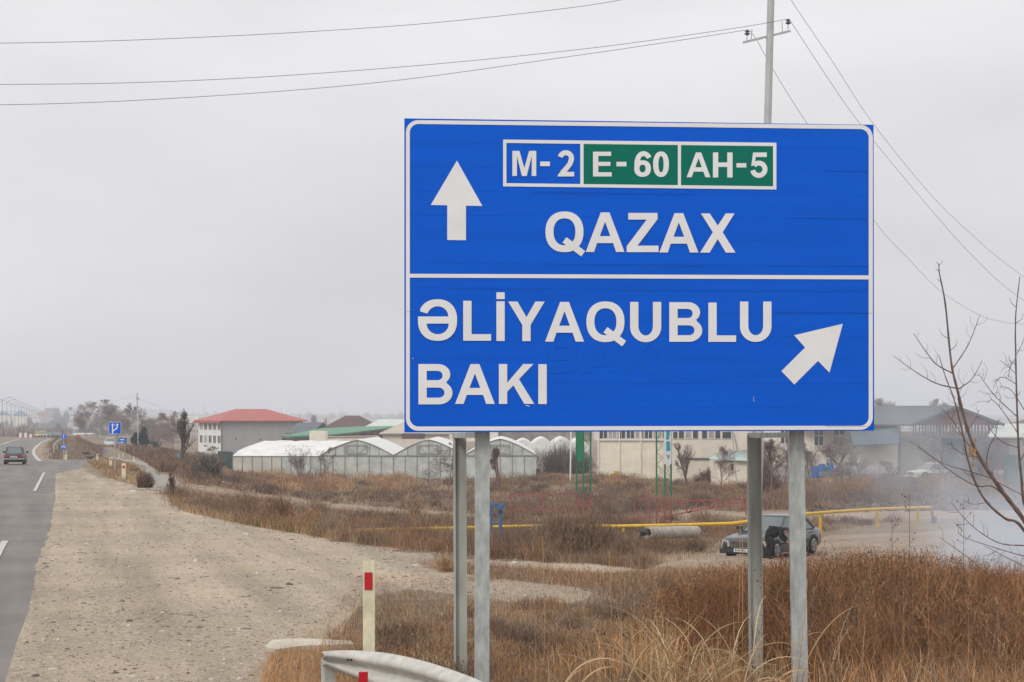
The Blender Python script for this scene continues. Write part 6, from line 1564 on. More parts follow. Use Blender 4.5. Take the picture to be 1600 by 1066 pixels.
# single shrubs
def shrub(px, brow, w, h, cols, label, n=900, Y=None, bw=None, grp=None, name='shrub', fan=1.0, dens=3):
    p = gp(px, brow) if Y is None else at(px, Y); s = p.y / F; W_, H_ = w * s, h * s
    if Y is not None: H_ = h * s
    b = Bag(); nsub = 7; sc = rng.normal(0, 1, (nsub, 3)) * [W_ * .20, W_ * .16, 0]; sh = rng.uniform(.5, 1.05, nsub); si = rng.integers(0, nsub, n)
    if dens < 3 or n < 100: sc *= .15; sh[:] = 1
    base = np.repeat(np.array([tuple(p)]), n, 0) + sc[si] + rng.normal(0, 1, (n, 3)) * [W_ * .06, W_ * .06, 0]
    ang = rng.uniform(0, 2 * np.pi, n); le = rng.beta(1.6, 1.6, n) * fan; bw = bw or .55 * s
    hh = H_ * rng.uniform(.45, 1.08, n) * sh[si]; C = pal_cols(cols, n, .25)
    ln = le * (W_ / 2) / np.maximum(hh, .01) * 1.25
    d = np.stack([np.cos(ang), np.sin(ang), np.zeros(n)], 1); wd = rng.uniform(.6, 1.4, n) * bw
    up = np.array([0, 0, 1.]); hz = hh * np.sqrt(np.clip(1 - .75 * le ** 2, .1, 1))
    wa = rng.normal(0, .7, n); wv = np.stack([np.cos(wa), np.sin(wa), 0 * wa], 1) * (wd / 2)[:, None]
    p1 = base + d * (W_ / 2 * .72 * le * .62)[:, None] + up * (hz * .6)[:, None]; p2 = base + d * (W_ / 2 * .72 * le * 1.15)[:, None] + up * hz[:, None]
    V = np.stack([base - wv, base + wv, p1 - wv * .7, p1 + wv * .7, p2], 1).reshape(-1, 3); i = np.arange(n)[:, None] * 5
    b.add(V, np.concatenate([i + [0, 1, 3], i + [0, 3, 2], i + [2, 3, 4]], 1).reshape(-1, 3), C, 5)
    for k in range(dens):
        t = rng.uniform(.45, 1, n); q = p1 + (p2 - p1) * ((t - .45) / .55)[:, None]
        V, Fm = blades(q, hh * rng.uniform(.08, .22, n), rng.uniform(.2, 1.2, n), wd * .7); b.add(V, Fm, C * rng.uniform(.8, 1.25, (n, 1)), 5)
    return b.out(name, label=label, cat='shrub' if name == 'shrub' else 'plant', origin=tuple(p), group=grp)
REDB = [(.17, .075, .05), (.21, .095, .06), (.14, .07, .05)]
shrub(383, 803, 50, 32, REDB + BROWN, 'round dark red shrub at the edge of the gravel, left one of the pair')
shrub(440, 816, 52, 44, REDB + RUST + BROWN, 'tall dark red shrub right of the round one by the gravel')
shrub(490, 826, 60, 36, RUST + STRAW[:1], 'rusty grass bush right of the dark red shrubs')
shrub(330, 795, 60, 26, STRAW + BROWN, 'straw coloured low bush at the corner of the gravel')
shrub(916, 868, 112, 70, BROWN + DARK, 'large brown bush between the green mast and the gravel bank', n=4200)
shrub(975, 872, 46, 40, DARK + BROWN, 'dark bush left of the concrete pipe', n=1000)
shrub(868, 866, 60, 34, RUST + BROWN, 'low rusty bush right of the blue stand')
shrub(948, 832, 40, 22, DARK + [(.14, .12, .06)], 'grey green bush between the green mast and the small red gate')
shrub(1085, 862, 60, 30, BROWN + DARK, 'brown bush right under the concrete pipe')
shrub(228, 762, 34, 26, DARK + [(.13, .11, .08)], 'dark weedy bush at the end of the tan verge', n=700)
shrub(268, 777, 26, 36, DARK, 'thin dark stalky plant at the corner of the gravel', n=60, fan=.6, name='stalky_plant', bw=.045)
shrub(700, 893, 60, 36, RUST + STRAW, 'orange grass bush just left of the rear left post', n=500)
shrub(440, 738, 60, 34, DARK + [(.12, .09, .09)], 'dark twiggy bush before the greenhouse wing', n=700, bw=.035)
shrub(545, 736, 30, 16, DARK, 'small dark bush below the middle greenhouse gable', n=300, bw=.035)
shrub(415, 741, 50, 26, DARK + [(.14, .11, .10)], 'low dark brush left of the twiggy bush before the greenhouse wing', n=600, bw=.035)
shrub(600, 739, 40, 20, DARK + [(.14, .11, .10)], 'low bare brush at the valley between the first two greenhouse gables', n=400, bw=.035)
shrub(650, 742, 46, 30, [(.14, .11, .10), (.18, .14, .12)], 'grey bare brush before the second greenhouse gable', n=500, bw=.035)
shrub(500, 740, 44, 30, DARK + [(.14, .11, .10)], 'bare brush at the greenhouse corner, below the leaning tree', n=500, bw=.03)
shrub(575, 741, 40, 22, [(.16, .12, .11), (.2, .15, .13)], 'thin reddish brush before the first gable door', n=300, bw=.03)
shrub(1190, 770, 36, 60, [(.15, .10, .09), (.19, .13, .11)], 'tall reddish bare brush left of the slim tree between the right posts', n=900, bw=.04)
shrub(1334, 752, 44, 34, [(.15, .11, .10), (.19, .15, .13)], 'grey bare thicket right of the broad tree before the cream house', n=1500, bw=.04)
shrub(1500, 752, 60, 44, [(.12, .10, .10), (.15, .13, .12)], 'dark bare thicket before the long shed', n=1500, bw=.04)
shrub(870, 738, 80, 48, [(.12, .09, .09), (.15, .11, .10)], 'broad dense bare shrub before the white polytunnels', n=1800, bw=.035)
shrub(905, 740, 50, 44, [(.12, .09, .09), (.15, .11, .10)], 'bare shrub right behind the white pole', n=900, bw=.035)
shrub(815, 743, 66, 44, [(.14, .10, .085), (.17, .12, .10)], 'vase shaped bare shrub right of the pollard trunk', n=260, bw=.045, fan=.9)
shrub(380, 712, 60, 22, [(.19, .12, .11), (.23, .15, .13)], 'reddish brush heap beside the greenhouse corner', n=1400, Y=230, bw=.06)
shrub(438, 700, 62, 20, [(.05, .06, .035), (.07, .07, .04)], 'dark evergreen hedge behind the greenhouse wing roof', n=1500, Y=228, bw=.09, name='hedge').__setitem__('label', 'dark evergreen hedge behind the greenhouse wing roof')
shrub(312, 742, 66, 34, [(.17, .15, .115), (.13, .11, .09), (.2, .18, .13)], 'tangled grey olive shrub before the dark green fence', n=1500, bw=.06)
shrub(1120, 760, 44, 42, [(.17, .09, .08), (.13, .08, .075)], 'reddish bare bush before the annex', n=900, bw=.04)
shrub(1106, 756, 30, 22, DARK, 'dark dense foot of the bush before the cream side building', n=500, bw=.04)

# bare trees
def tree(px, brow, trow, wpx, label, Y=None, levels=4, kids=(6, 6, 5, 4), trunk=.0, tr=None, col=(.10, .075, .065), seed=0, up=.55, name='bare_tree', grp=None, minr=.10, stem=.25, lean=0.0, vase=False):
    r = np.random.default_rng(seed + 100)
    if kids[0] < 12 and levels == 4: kids = (kids[0] + 2, kids[1] + 1, kids[2] + 1, kids[3] + 1); stem *= .75
    p = gp(px, brow) if Y is None else at(px, Y); s = p.y / F
    H_ = (CAMZ - (trow - HY) * s) - p.z; W_ = wpx * s; mr_ = minr * s
    tr = tr or max(H_ * .014, mr_ * 2.5); segs = {0: [], 1: []}
    def br(pos, d, L, rad, lv):
        nseg = 4 if lv == 0 else 3; pts = [pos.copy()]; dd = d.copy(); rr = [rad]
        for i in range(nseg):
            dd = dd + r.normal(0, .10 + .06 * lv, 3); dd[2] += .05 * up; dd /= np.linalg.norm(dd)
            pos = pos + dd * L / nseg; pts.append(pos.copy()); rr.append(max(mr_, rad * (1 - .62 * (i + 1) / nseg)))
        for i in range(nseg): segs[0 if lv < 2 else 1].append((pts[i], pts[i + 1], rr[i], rr[i + 1]))
        if lv >= levels: return
        nk = kids[lv]
        for k in range(nk):
            t = (stem + (1 - stem) * (k + r.random()) / nk) if lv == 0 else (.2 + .8 * (k + r.random()) / nk)
            j = min(nseg - 1, int(t * nseg)); q = pts[j] + (pts[j + 1] - pts[j]) * (t * nseg - j)
            a_ = r.uniform(0, 2 * np.pi) if lv == 0 else r.uniform(0, 2 * np.pi)
            side = np.array([math.cos(a_), math.sin(a_) * .8, 0.0]); dn = dd * (.66 if lv else .5) + side * (W_ / H_ * 1.25 + .15 if lv == 0 else .75) * r.uniform(.6, 1.2) + np.array([0, 0, up * (.35 if lv else .5)])
            dn /= np.linalg.norm(dn)
            Lk = (H_ * (.50 - .40 * t ** 1.5) if lv == 0 else L * .70 * (1.15 - .6 * t)) * r.uniform(.7, 1.15)
            br(q, dn, Lk, max(mr_, rad * .55 * (1.1 - .5 * t)), lv + 1)
    base = np.array(tuple(p)) - [0, 0, .1]
    if vase:
        for k in range(7):
            a_ = r.uniform(0, 2 * np.pi); d = np.array([math.cos(a_) * W_ / H_ * .7, math.sin(a_) * .5 * W_ / H_, 1.0]); d /= np.linalg.norm(d)
            br(base.copy(), d, H_ * r.uniform(.5, .75), tr * .6, 1)
    else: br(base, np.array([lean, 0, 1.0]), H_ * .88, tr, 0)
    # fit the built height to the photographed one
    allp = np.array([s_[1] for k in (0, 1) for s_ in segs[k]]); top = np.percentile(allp[:, 2], 99.5) - base[2]; fz = H_ / top
    hw = np.percentile(np.abs(allp[:, 0] - base[0]), 97); fx = (W_ / 2) / max(hw, .01)
    t = thing(name, label, 'tree', tuple(p), 0, grp)
    col = tuple(min(.5, c_ * 1.6) for c_ in col)
    mt = mat('bark', col, .9, var=.25, scale=3) if not isinstance(col, bpy.types.Material) else col
    for k, nm in ((0, 'trunk'), (1, 'crown')):
        if not segs[k]: continue
        A = np.array([s_[0] for s_ in segs[k]]); B = np.array([s_[1] for s_ in segs[k]]); ra_ = np.array([s_[2] for s_ in segs[k]]); rb_ = np.array([s_[3] for s_ in segs[k]])
        sc = np.array([fx, fx, fz]); A = base + (A - base) * sc - np.array(tuple(p)); B = base + (B - base) * sc - np.array(tuple(p))
        D = B - A; D /= np.linalg.norm(D, axis=1)[:, None] + 1e-9; ref = np.where(np.abs(D[:, 2:3]) > .9, [[1., 0, 0]], [[0, 0, 1.]]); X_ = np.cross(D, ref); X_ /= np.linalg.norm(X_, axis=1)[:, None]; Y_ = np.cross(D, X_)
        n = 5 if k == 0 else 3; V = []
        for j in range(n):
            o_ = X_ * math.cos(2 * math.pi * j / n) + Y_ * math.sin(2 * math.pi * j / n); V += [A + o_ * ra_[:, None], B + o_ * rb_[:, None]]
        V = np.stack(V, 1).reshape(-1, 3); i = np.arange(len(A))[:, None] * 2 * n
        Fq = np.concatenate([i + [2 * j, 2 * ((j + 1) % n), 2 * ((j + 1) % n) + 1, 2 * j + 1] for j in range(n)], 1).reshape(-1, 4)
        o = np_mesh(nm, V, Fq, mt); o.parent = t
    return t
GT = 'bare trees lining the road at the left'
GK = (16, 8, 6, 4)
tree(153, 703, 624, 80, 'tall hazy bare tree just left of the square blue arrows sign', Y=430, kids=GK, seed=1, col=(.20, .165, .16), up=.9, stem=.08, grp=GT, minr=0.136)
tree(172, 703, 636, 52, 'bare tree right behind the arrows sign', Y=420, kids=GK, seed=2, col=(.20, .165, .16), up=.9, stem=.1, grp=GT, minr=0.136)
tree(210, 703, 630, 56, 'bare tree beside the distant power pole at left', Y=360, kids=GK, seed=3, col=(.20, .165, .16), up=.6, stem=.15, grp=GT, minr=0.124)
tree(248, 716, 644, 58, 'bare tree with a wide crown left of the white facade', Y=290, kids=GK, seed=4, col=(.20, .165, .16), stem=.12, grp=GT, minr=0.112)
tree(270, 720, 642, 66, 'dense twiggy bare tree touching the white facade', Y=250, kids=GK, seed=5, col=(.20, .165, .16), stem=.12, grp=GT, minr=0.105)
tree(283, 731, 637, 34, 'tall lopped bare tree with a straight dark trunk before the white facade', levels=3, kids=(12, 7, 5), seed=6, col=(.07, .055, .05), up=1.2, stem=.2, tr=.16, grp=GT, lean=-.03)
tree(322, 730, 694, 60, 'small spreading bare tree by the dark green fence', kids=(7, 6, 5, 3), seed=7, col=(.12, .10, .09), Y=205, stem=.2, up=.3)
tree(474, 736, 694, 52, 'small bare tree with a forked trunk before the greenhouse', kids=(6, 5, 4, 3), seed=8, Y=185, col=(.10, .075, .07), vase=True, minr=0.087)
tree(500, 734, 697, 46, 'low bare tree leaning right before the greenhouse corner', kids=(5, 5, 4, 2), seed=9, Y=183, col=(.09, .07, .065), lean=.35, minr=0.087)
tree(700, 738, 690, 72, 'bare tree whose crown spreads behind the left pair of posts', kids=(7, 6, 5, 4), seed=10, Y=150, col=(.13, .10, .09), stem=.25, lean=.1, up=.3, minr=0.093)
tree(780, 744, 697, 24, 'stubby ivy covered pollard trunk right of the left posts', kids=(12, 9, 6, 3), seed=11, Y=150, col=(.10, .065, .055), stem=.45, tr=.22, lean=-.25, minr=0.174)
tree(1080, 757, 690, 52, 'bare tree with an arching trunk before the cream side building', kids=(8, 6, 4, 3), seed=12, Y=150, col=(.10, .075, .07), stem=.3, tr=.12, lean=-.5, minr=0.087)
tree(1125, 757, 695, 50, 'twiggy reddish tree behind the reddish bush', kids=(8, 7, 5, 3), seed=13, Y=155, col=(.15, .10, .09), stem=.1, minr=0.087)
tree(1208, 786, 684, 44, 'slim bare tree standing between the right pair of posts', kids=(10, 7, 5, 4), seed=14, Y=122, col=(.11, .075, .07), stem=.45, tr=.07, up=.9, minr=0.099)
tree(1225, 745, 676, 56, 'dense reddish bare trees behind the slim tree', kids=(11, 8, 6, 4), seed=15, Y=164, col=(.16, .115, .11), stem=.1, minr=0.112)
tree(1268, 790, 690, 36, 'thin bare sapling right of the front right post', kids=(7, 5, 4, 3), seed=16, Y=124, col=(.12, .09, .08), stem=.4, tr=.05, minr=0.087)
tree(1313, 748, 676, 78, 'broad bare tree before the cream house', kids=(9, 7, 6, 4), seed=17, Y=150, col=(.15, .115, .10), stem=.12, tr=.16, up=.5, minr=0.105)
tree(1346, 752, 694, 40, 'small bare tree with twin stems in front of the grey low wall', kids=(7, 6, 5, 3), seed=18, Y=142, col=(.13, .11, .10), stem=.2, minr=0.093)
tree(1394, 777, 716, 50, 'small round bare fruit tree in the smoke', kids=(7, 6, 5, 4), seed=19, Y=124, col=(.13, .10, .095), stem=.38, tr=.09, minr=0.093)
tree(1470, 735, 680, 44, 'bare tree before the white wall of the long shed', kids=(8, 7, 5, 4), seed=20, Y=155, col=(.12, .11, .11), stem=.1, minr=0.093)
tree(1535, 745, 680, 62, 'bare tree before the dark wall of the long shed', kids=(8, 7, 6, 4), seed=21, Y=150, col=(.10, .09, .09), stem=.15, minr=0.099)
tree(1560, 748, 684, 30, 'bare tree beside the dull brown sheet shed', kids=(7, 6, 5, 3), seed=22, Y=148, col=(.09, .08, .08), stem=.2, minr=0.093)
tree(1382, 700, 621, 44, 'feathery bare treetop showing above the grey roof right of the sign', kids=(9, 7, 6, 3), seed=23, Y=215, col=(.20, .18, .17), minr=.13, stem=.5)
tree(1475, 700, 622, 52, 'feathery bare treetop above the ridge of the long shed', kids=(9, 7, 6, 3), seed=24, Y=215, col=(.20, .18, .17), minr=.13, stem=.5)
tree(136, 703, 642, 40, 'faint bare tree at the left end of the hazy row', Y=450, kids=GK, seed=41, col=(.2, .17, .16), up=.9, stem=.05, grp=GT, minr=.12)
tree(190, 703, 650, 34, 'low bare tree between the arrows sign and the distant pole', Y=400, kids=GK, seed=42, col=(.2, .17, .16), up=.8, stem=.05, grp=GT, minr=.12)
tree(232, 712, 655, 40, 'low bushy bare tree right of the distant pole', Y=310, kids=GK, seed=43, col=(.19, .15, .145), up=.5, stem=.05, grp=GT, minr=.12)
# far poplars
for i, (px_, trow, Y, lb) in enumerate(((488, 648, 900, 'slim far tree left of the cream masonry block'), (492, 649, 900, 'second slim far tree, just right of the first'), (508, 653, 950, 'slim far tree above the right end of the masonry block'))):
    tree(px_, 700, trow, 6, lb, Y=Y, kids=(14, 6, 3), levels=3, seed=30 + i, col=(.15, .13, .13), up=1.6, stem=.1, minr=.25, name='poplar')
# evergreens
def evergreen(px, Y, w, trow, label, seed=0):
    p = at(px, Y); s = Y / F; H_ = (CAMZ - (trow - HY) * s) - p.z; W_ = w * s; n = 1800; r = rng
    t = thing('evergreen_tree', label, 'tree', tuple(p)); u = r.random(n); a_ = r.uniform(0, 2 * np.pi, n); rad = W_ / 2 * (np.sin(np.pi * np.clip(u * .95 + .1, 0, 1)) ** .7) * np.sqrt(r.random(n)) * (1 + .25 * np.sin(a_ * 3 + u * 9))
    q = np.stack([rad * np.cos(a_), rad * np.sin(a_), H_ * (.06 + .9 * u)], 1); b = Bag(); V, Fm = blades(q, r.uniform(.2, .5, n) * s * 14, r.uniform(.2, 1.1, n), r.uniform(.8, 1.6, n) * s * 1.5); b.add(V, Fm, pal_cols([(.025, .04, .03), (.035, .05, .035), (.02, .03, .028)], n), 5)
    b.out('crown', parent=t); mb = MB(); mb.tube([(0, 0, -.2), (0, 0, H_ * .8)], W_ * .04, 6, .03); mb.build('trunk', mat('bark', (.05, .04, .035)), t)
evergreen(225, 300, 14, 669, 'dark column shaped evergreen behind the concrete fence at left')
evergreen(213, 310, 14, 680, 'small dark evergreen left of the column shaped one')
evergreen(240, 330, 20, 684, 'wide dark evergreen half hidden by bare crowns')
# distant woods as one mass
def woods(name, label, items, cols):
    b = Bag()
    for (x0, x1, Y, hh, n) in items:
        px = rng.uniform(x0, x1, n); YY_ = Y * rng.uniform(.97, 1.03, n); X = (px - CX) / F * YY_; Z = G(X, YY_)
        k = .6 + .8 * (.5 + .5 * np.sin(px * .35 + Y)) * (.5 + .5 * np.sin(px * .13 + 2))
        V, Fm = blades(np.stack([X, YY_, Z - .5 + rng.uniform(0, .5, n) * hh * k], 1), hh * k * rng.uniform(.4, 1, n), rng.uniform(0, .6, n), rng.uniform(.6, 1.6, n) * Y / F * 1.2); b.add(V, Fm, pal_cols(cols, n, .2), 5)
    return b.out(name, label=label, kind='stuff')
woods('far_woods', 'bluish woods and hedges fading along the horizon', [(-40, 130, 1000, 5, 900), (-40, 105, 1500, 6, 900), (84, 108, 1900, 12, 260), (120, 260, 900, 6, 700), (220, 640, 1200, 4, 900), (230, 640, 1900, 5, 900), (440, 640, 3200, 9, 600), (180, 640, 4300, 10, 700), (1360, 1640, 1500, 6, 500), (590, 605, 2500, 12, 60), (455, 500, 2400, 6, 80)], [(.06, .055, .05), (.08, .07, .06)])

# distant power pole at the left
Yp = 300.0; pb = at(216.5, Yp)
up2 = thing('utility_pole', 'distant grey power pole rising between the bare trees at the left', 'utility pole', tuple(pb))
mb = MB(); mb.tube([pb - Vector((0, 0, .3)), P(214.3, 617, Yp)], .13, 6, .1); part(mb, 'pole', m_conc, up2)
mb = MB(); mb.bar(P(213.6, 624, Yp), P(217, 624.6, Yp), .1); part(mb, 'crossarm', m_galv_d, up2)
for a_ in (213.4, 214.6, 216.8):
    mb = MB(); q = P(a_, 624, Yp) if a_ != 214.6 else P(214.4, 617, Yp); mb.tube([q, q + Vector((0, 0, .3))], .07, 5); part(mb, 'insulator', m_ins, up2)
for k_, (a_, b_) in enumerate((((214.3, 617), (120, 640)), ((217, 624), (360, 672)))): wire([a_, ((a_[0] + b_[0]) / 2, (a_[1] + b_[1]) / 2 + 2), b_], ('faint thin wire running left from the distant pole', 'faint thin wire running right from the distant pole')[k_], r=.012, Y0=Yp, Y1=Yp + (200 if k_ == 0 else -20))
# thin radio masts on the horizon
for px_, trow, lb in ((440, 636, 'hair thin radio mast on the horizon right of the red roof'), (533, 634, 'hair thin radio mast on the horizon above the brown roof'), (320, 634, 'hair thin radio mast behind the red roof'), (70, 626, 'thin radio mast beside the square block on the left skyline')):
    Y = 1800; p = at(px_, Y); mb = MB(); mb.tube([(p.x, Y, p.z), P(px_, trow, Y)], .14, 4); solo(mb, 'radio_mast', m_metal, label=lb, cat='mast', origin=p)

# bare near tree at the right edge, traced branch by branch
m_twig = mat('young_bark', (.16, .105, .085), .7, var=.25, scale=9, spec=.25)
nt_ = thing('bare_tree', 'leafless young tree with long thin branches at the right edge, nearest the camera', 'tree', tuple(at(1650, 22)))
YT = 21.5
def limb(pts, r0, r1, name='branch', dY=0.0, twigs=3, seed=0):
    r = random.Random(seed); n = len(pts); W = []
    for i in range(n - 1):
        p0 = pts[max(0, i - 1)]; p1 = pts[i]; p2 = pts[i + 1]; p3 = pts[min(n - 1, i + 2)]
        for k in range(5):
            t = k / 5; q = [.5 * ((2 * p1[j]) + (p2[j] - p0[j]) * t + (2 * p0[j] - 5 * p1[j] + 4 * p2[j] - p3[j]) * t * t + (3 * p1[j] - p0[j] - 3 * p2[j] + p3[j]) * t ** 3) for j in (0, 1)]
            W.append(P(q[0], q[1], YT + dY * (i + t) / (n - 1)))
    W.append(P(*pts[-1], YT + dY)); mb = MB()
    k = len(W); bump = [1 + (.22 if i % 3 == 0 else 0) for i in range(k)]
    mb.tube(W, lambda s: (r0 + (r1 - r0) * s) * bump[min(k - 1, int(s * (k - 1) + .5))], 6)
    for i in range(twigs):
        j = r.randrange(int(k * .25), k - 1); d = (W[j + 1] - W[j]).normalized(); sd = Vector((-d.z, 0, d.x)) * r.choice((-1, 1)); L = r.uniform(.02, .14)
        q1 = W[j] + (d * .6 + sd * .8) * L; mb.tube([W[j], q1, q1 + (d * .9 + sd * .25 + Vector((0, r.uniform(-.3, .3), 0))) * L * .8], r1 * .9, 4, r1 * .5)
    return part(mb, name, m_twig, nt_, smooth=True)
limb([(1690, 1010), (1640, 880), (1600, 813), (1575, 780), (1552, 748), (1528, 710), (1512, 672), (1495, 606), (1486, 564), (1477, 475), (1468, 428), (1467, 412)], .032, .0045, 'trunk', 0, 4, 1)
limb([(1660, 950), (1600, 829), (1570, 810), (1542, 785), (1523, 752), (1510, 709), (1505, 681), (1491, 625), (1477, 588), (1467, 555)], .020, .004, 'trunk', .3, 3, 2)
limb([(1640, 860), (1603, 794), (1596, 747), (1591.6, 700), (1589, 634), (1587, 555), (1587, 494), (1593.6, 432)], .019, .0045, 'trunk', -.4, 5, 3)
BR = [([(1488, 583), (1462.6, 569), (1443.8, 545), (1427, 521)], .009), ([(1495, 607), (1462.6, 599), (1429.7, 580.6), (1396, 556)], .009), ([(1490, 574), (1509.5, 545), (1521, 520), (1530.6, 493)], .007),
      ([(1497.7, 608), (1518.9, 592), (1535, 563)], .007), ([(1600, 812), (1556, 763), (1523.5, 758.8), (1481, 733), (1450, 708), (1420, 688.5)], .010), ([(1575, 780), (1556, 752), (1519, 738), (1472, 723.6), (1434, 699)], .009),
      ([(1516, 700), (1495, 667), (1483, 650), (1471, 638)], .007), ([(1640, 856), (1600, 852.6), (1566, 850), (1537.6, 836), (1509.5, 812.8), (1486, 784.6)], .009), ([(1640, 874), (1600, 869), (1551.7, 855), (1509.5, 841), (1496, 832)], .007),
      ([(1590, 930), (1547, 900), (1509.5, 869), (1468, 840)], .008), ([(1640, 905), (1590, 880), (1538, 853)], .007), ([(1588, 650), (1556, 620), (1540, 600), (1528, 583)], .006),
      ([(1589, 675), (1565, 640), (1550, 625), (1543, 630)], .005), ([(1587, 600), (1570, 590), (1560, 592), (1552, 606)], .005), ([(1587, 560), (1578, 575), (1576, 590)], .004), ([(1587, 556), (1596, 540), (1603, 520)], .005),
      ([(1592, 700), (1565, 690), (1545, 668), (1540, 660)], .006), ([(1600, 640), (1580, 610), (1563, 604)], .005), ([(1588, 585), (1572, 570), (1562, 563)], .004), ([(1594, 720), (1610, 690), (1625, 660)], .008),
      ([(1512, 672), (1524, 655), (1530, 640)], .005), ([(1540, 730), (1545, 700), (1555, 680), (1560, 655)], .006), ([(1556, 752), (1590, 770), (1625, 790)], .006), ([(1500, 640), (1497, 620), (1506, 600)], .004),
      ([(1530, 713), (1511, 712), (1490, 700), (1487, 690)], .004), ([(1545, 785), (1520, 788), (1508, 783)], .004), ([(1467, 414), (1463, 409)], .003), ([(1467.5, 415), (1473, 408)], .003), ([(1467.5, 424), (1462, 421)], .003), ([(1470, 440), (1464, 436)], .003)]
for i, (pts, r0) in enumerate(BR): limb(pts, r0, .0028, 'branch', random.uniform(-.5, .5), 5 if len(pts) > 2 else 0, 10 + i)
mb = MB()
for i in range(14):
    c = P(1516 + random.gauss(0, 3), 704 + random.gauss(0, 9), YT - .03); mb.add([c, c + Vector((.02, 0, .03)), c + Vector((.035, .01, -.01)), c + Vector((.01, -.01, -.04))], [(0, 1, 2), (0, 2, 3)])
part(mb, 'dead_leaves', mat('dead_leaf', (.38, .22, .10), .8), nt_)['kind'] = 'stuff'
for (px_, base, top, lab) in ((1415, 990, 770, 'tall thin dry stalk with a seed head below the yellow pipe end'), (1388, 990, 812, 'shorter dry stalk with seed pods beside the tallest one'), (1500, 960, 780, 'forked dry stalk rising into the smoke'), (1325, 980, 872, 'short dry stalk right of the front right post')):
    Y = 19.5; b_ = at(px_, Y); mb = MB(); tp = P(px_ + 6, top, Y); mb.tube([b_, b_.lerp(tp, .5) + Vector((.02, 0, 0)), tp], .0042, 5, .002)
    for i in range(12):
        t_ = random.uniform(.45, 1); q = b_.lerp(tp, t_); s_ = random.choice((-1, 1)); e = q + Vector((s_ * random.uniform(.03, .09), 0, random.uniform(.04, .1))); mb.tube([q, e], .002, 3); mb.box(e, (.010, .010, .016))
    solo(mb, 'dry_stalk', mat('stalk', (.17, .10, .065), .9, var=.2), label=lab, cat='dry plant', origin=b_)
# little stones on the shoulder
n = 15000; pz = sample([(100, 738), (230, 760), (400, 822), (560, 850), (1000, 890), (950, 940), (600, 940), (420, 1010), (400, 1130), (0, 1130), (60, 880)], n, .5, .8, keep_off=False)
k = sdist(pz[:, 0], pz[:, 1], GRAV) > .02; pz = pz[k]; n = len(pz)
oc = np.array([[1, 0, 0], [0, 1, 0], [-1, 0, 0], [0, -1, 0], [0, 0, .8], [0, 0, -.5]], float); of = np.array([[0, 1, 4], [1, 2, 4], [2, 3, 4], [3, 0, 4], [1, 0, 5], [2, 1, 5], [3, 2, 5], [0, 3, 5]])
sz = rng.gamma(1.5, .0052, n) * np.clip(pz[:, 1] / 20, .8, 4) ** .75 + .004
sh = oc[None] * rng.uniform(.6, 1.4, (n, 6, 1)); an = rng.uniform(0, 6.28, n); ca, sa = np.cos(an)[:, None], np.sin(an)[:, None]
sx = sh[..., 0] * ca * 1.3 - sh[..., 1] * sa * .8; sy = sh[..., 0] * sa * 1.3 + sh[..., 1] * ca * .8
V = pz[:, None, :] + np.stack([sx, sy, sh[..., 2] * .7], 2) * sz[:, None, None]
b = Bag(); b.add(V.reshape(-1, 3), (of[None] + np.arange(n)[:, None, None] * 6).reshape(-1, 3), pal_cols([(.36, .30, .23), (.42, .36, .28), (.24, .20, .16), (.46, .41, .35), (.30, .26, .22), (.20, .17, .14), (.40, .35, .28)], n, .2), 6)
b.out('pebbles', label='loose pebbles scattered over the gravel shoulder', kind='stuff')
# clods on the windrow
pz = sample([(1262, 775), (1600, 772), (1700, 775), (1700, 796), (1262, 800)], 5000, 0, keep_off=False); n = len(pz); sh = oc[None] * rng.uniform(.5, 1.5, (n, 6, 1)); V = pz[:, None, :] + sh * (rng.gamma(2, .05, n) + .03)[:, None, None]
b = Bag(); b.add(V.reshape(-1, 3), (of[None] + np.arange(n)[:, None, None] * 6).reshape(-1, 3), pal_cols([(.10, .07, .055), (.13, .095, .075)], n, .2), 6); b.out('earth_clods', label='dark clods of the ploughed up ridge behind the yellow pipe', kind='stuff')
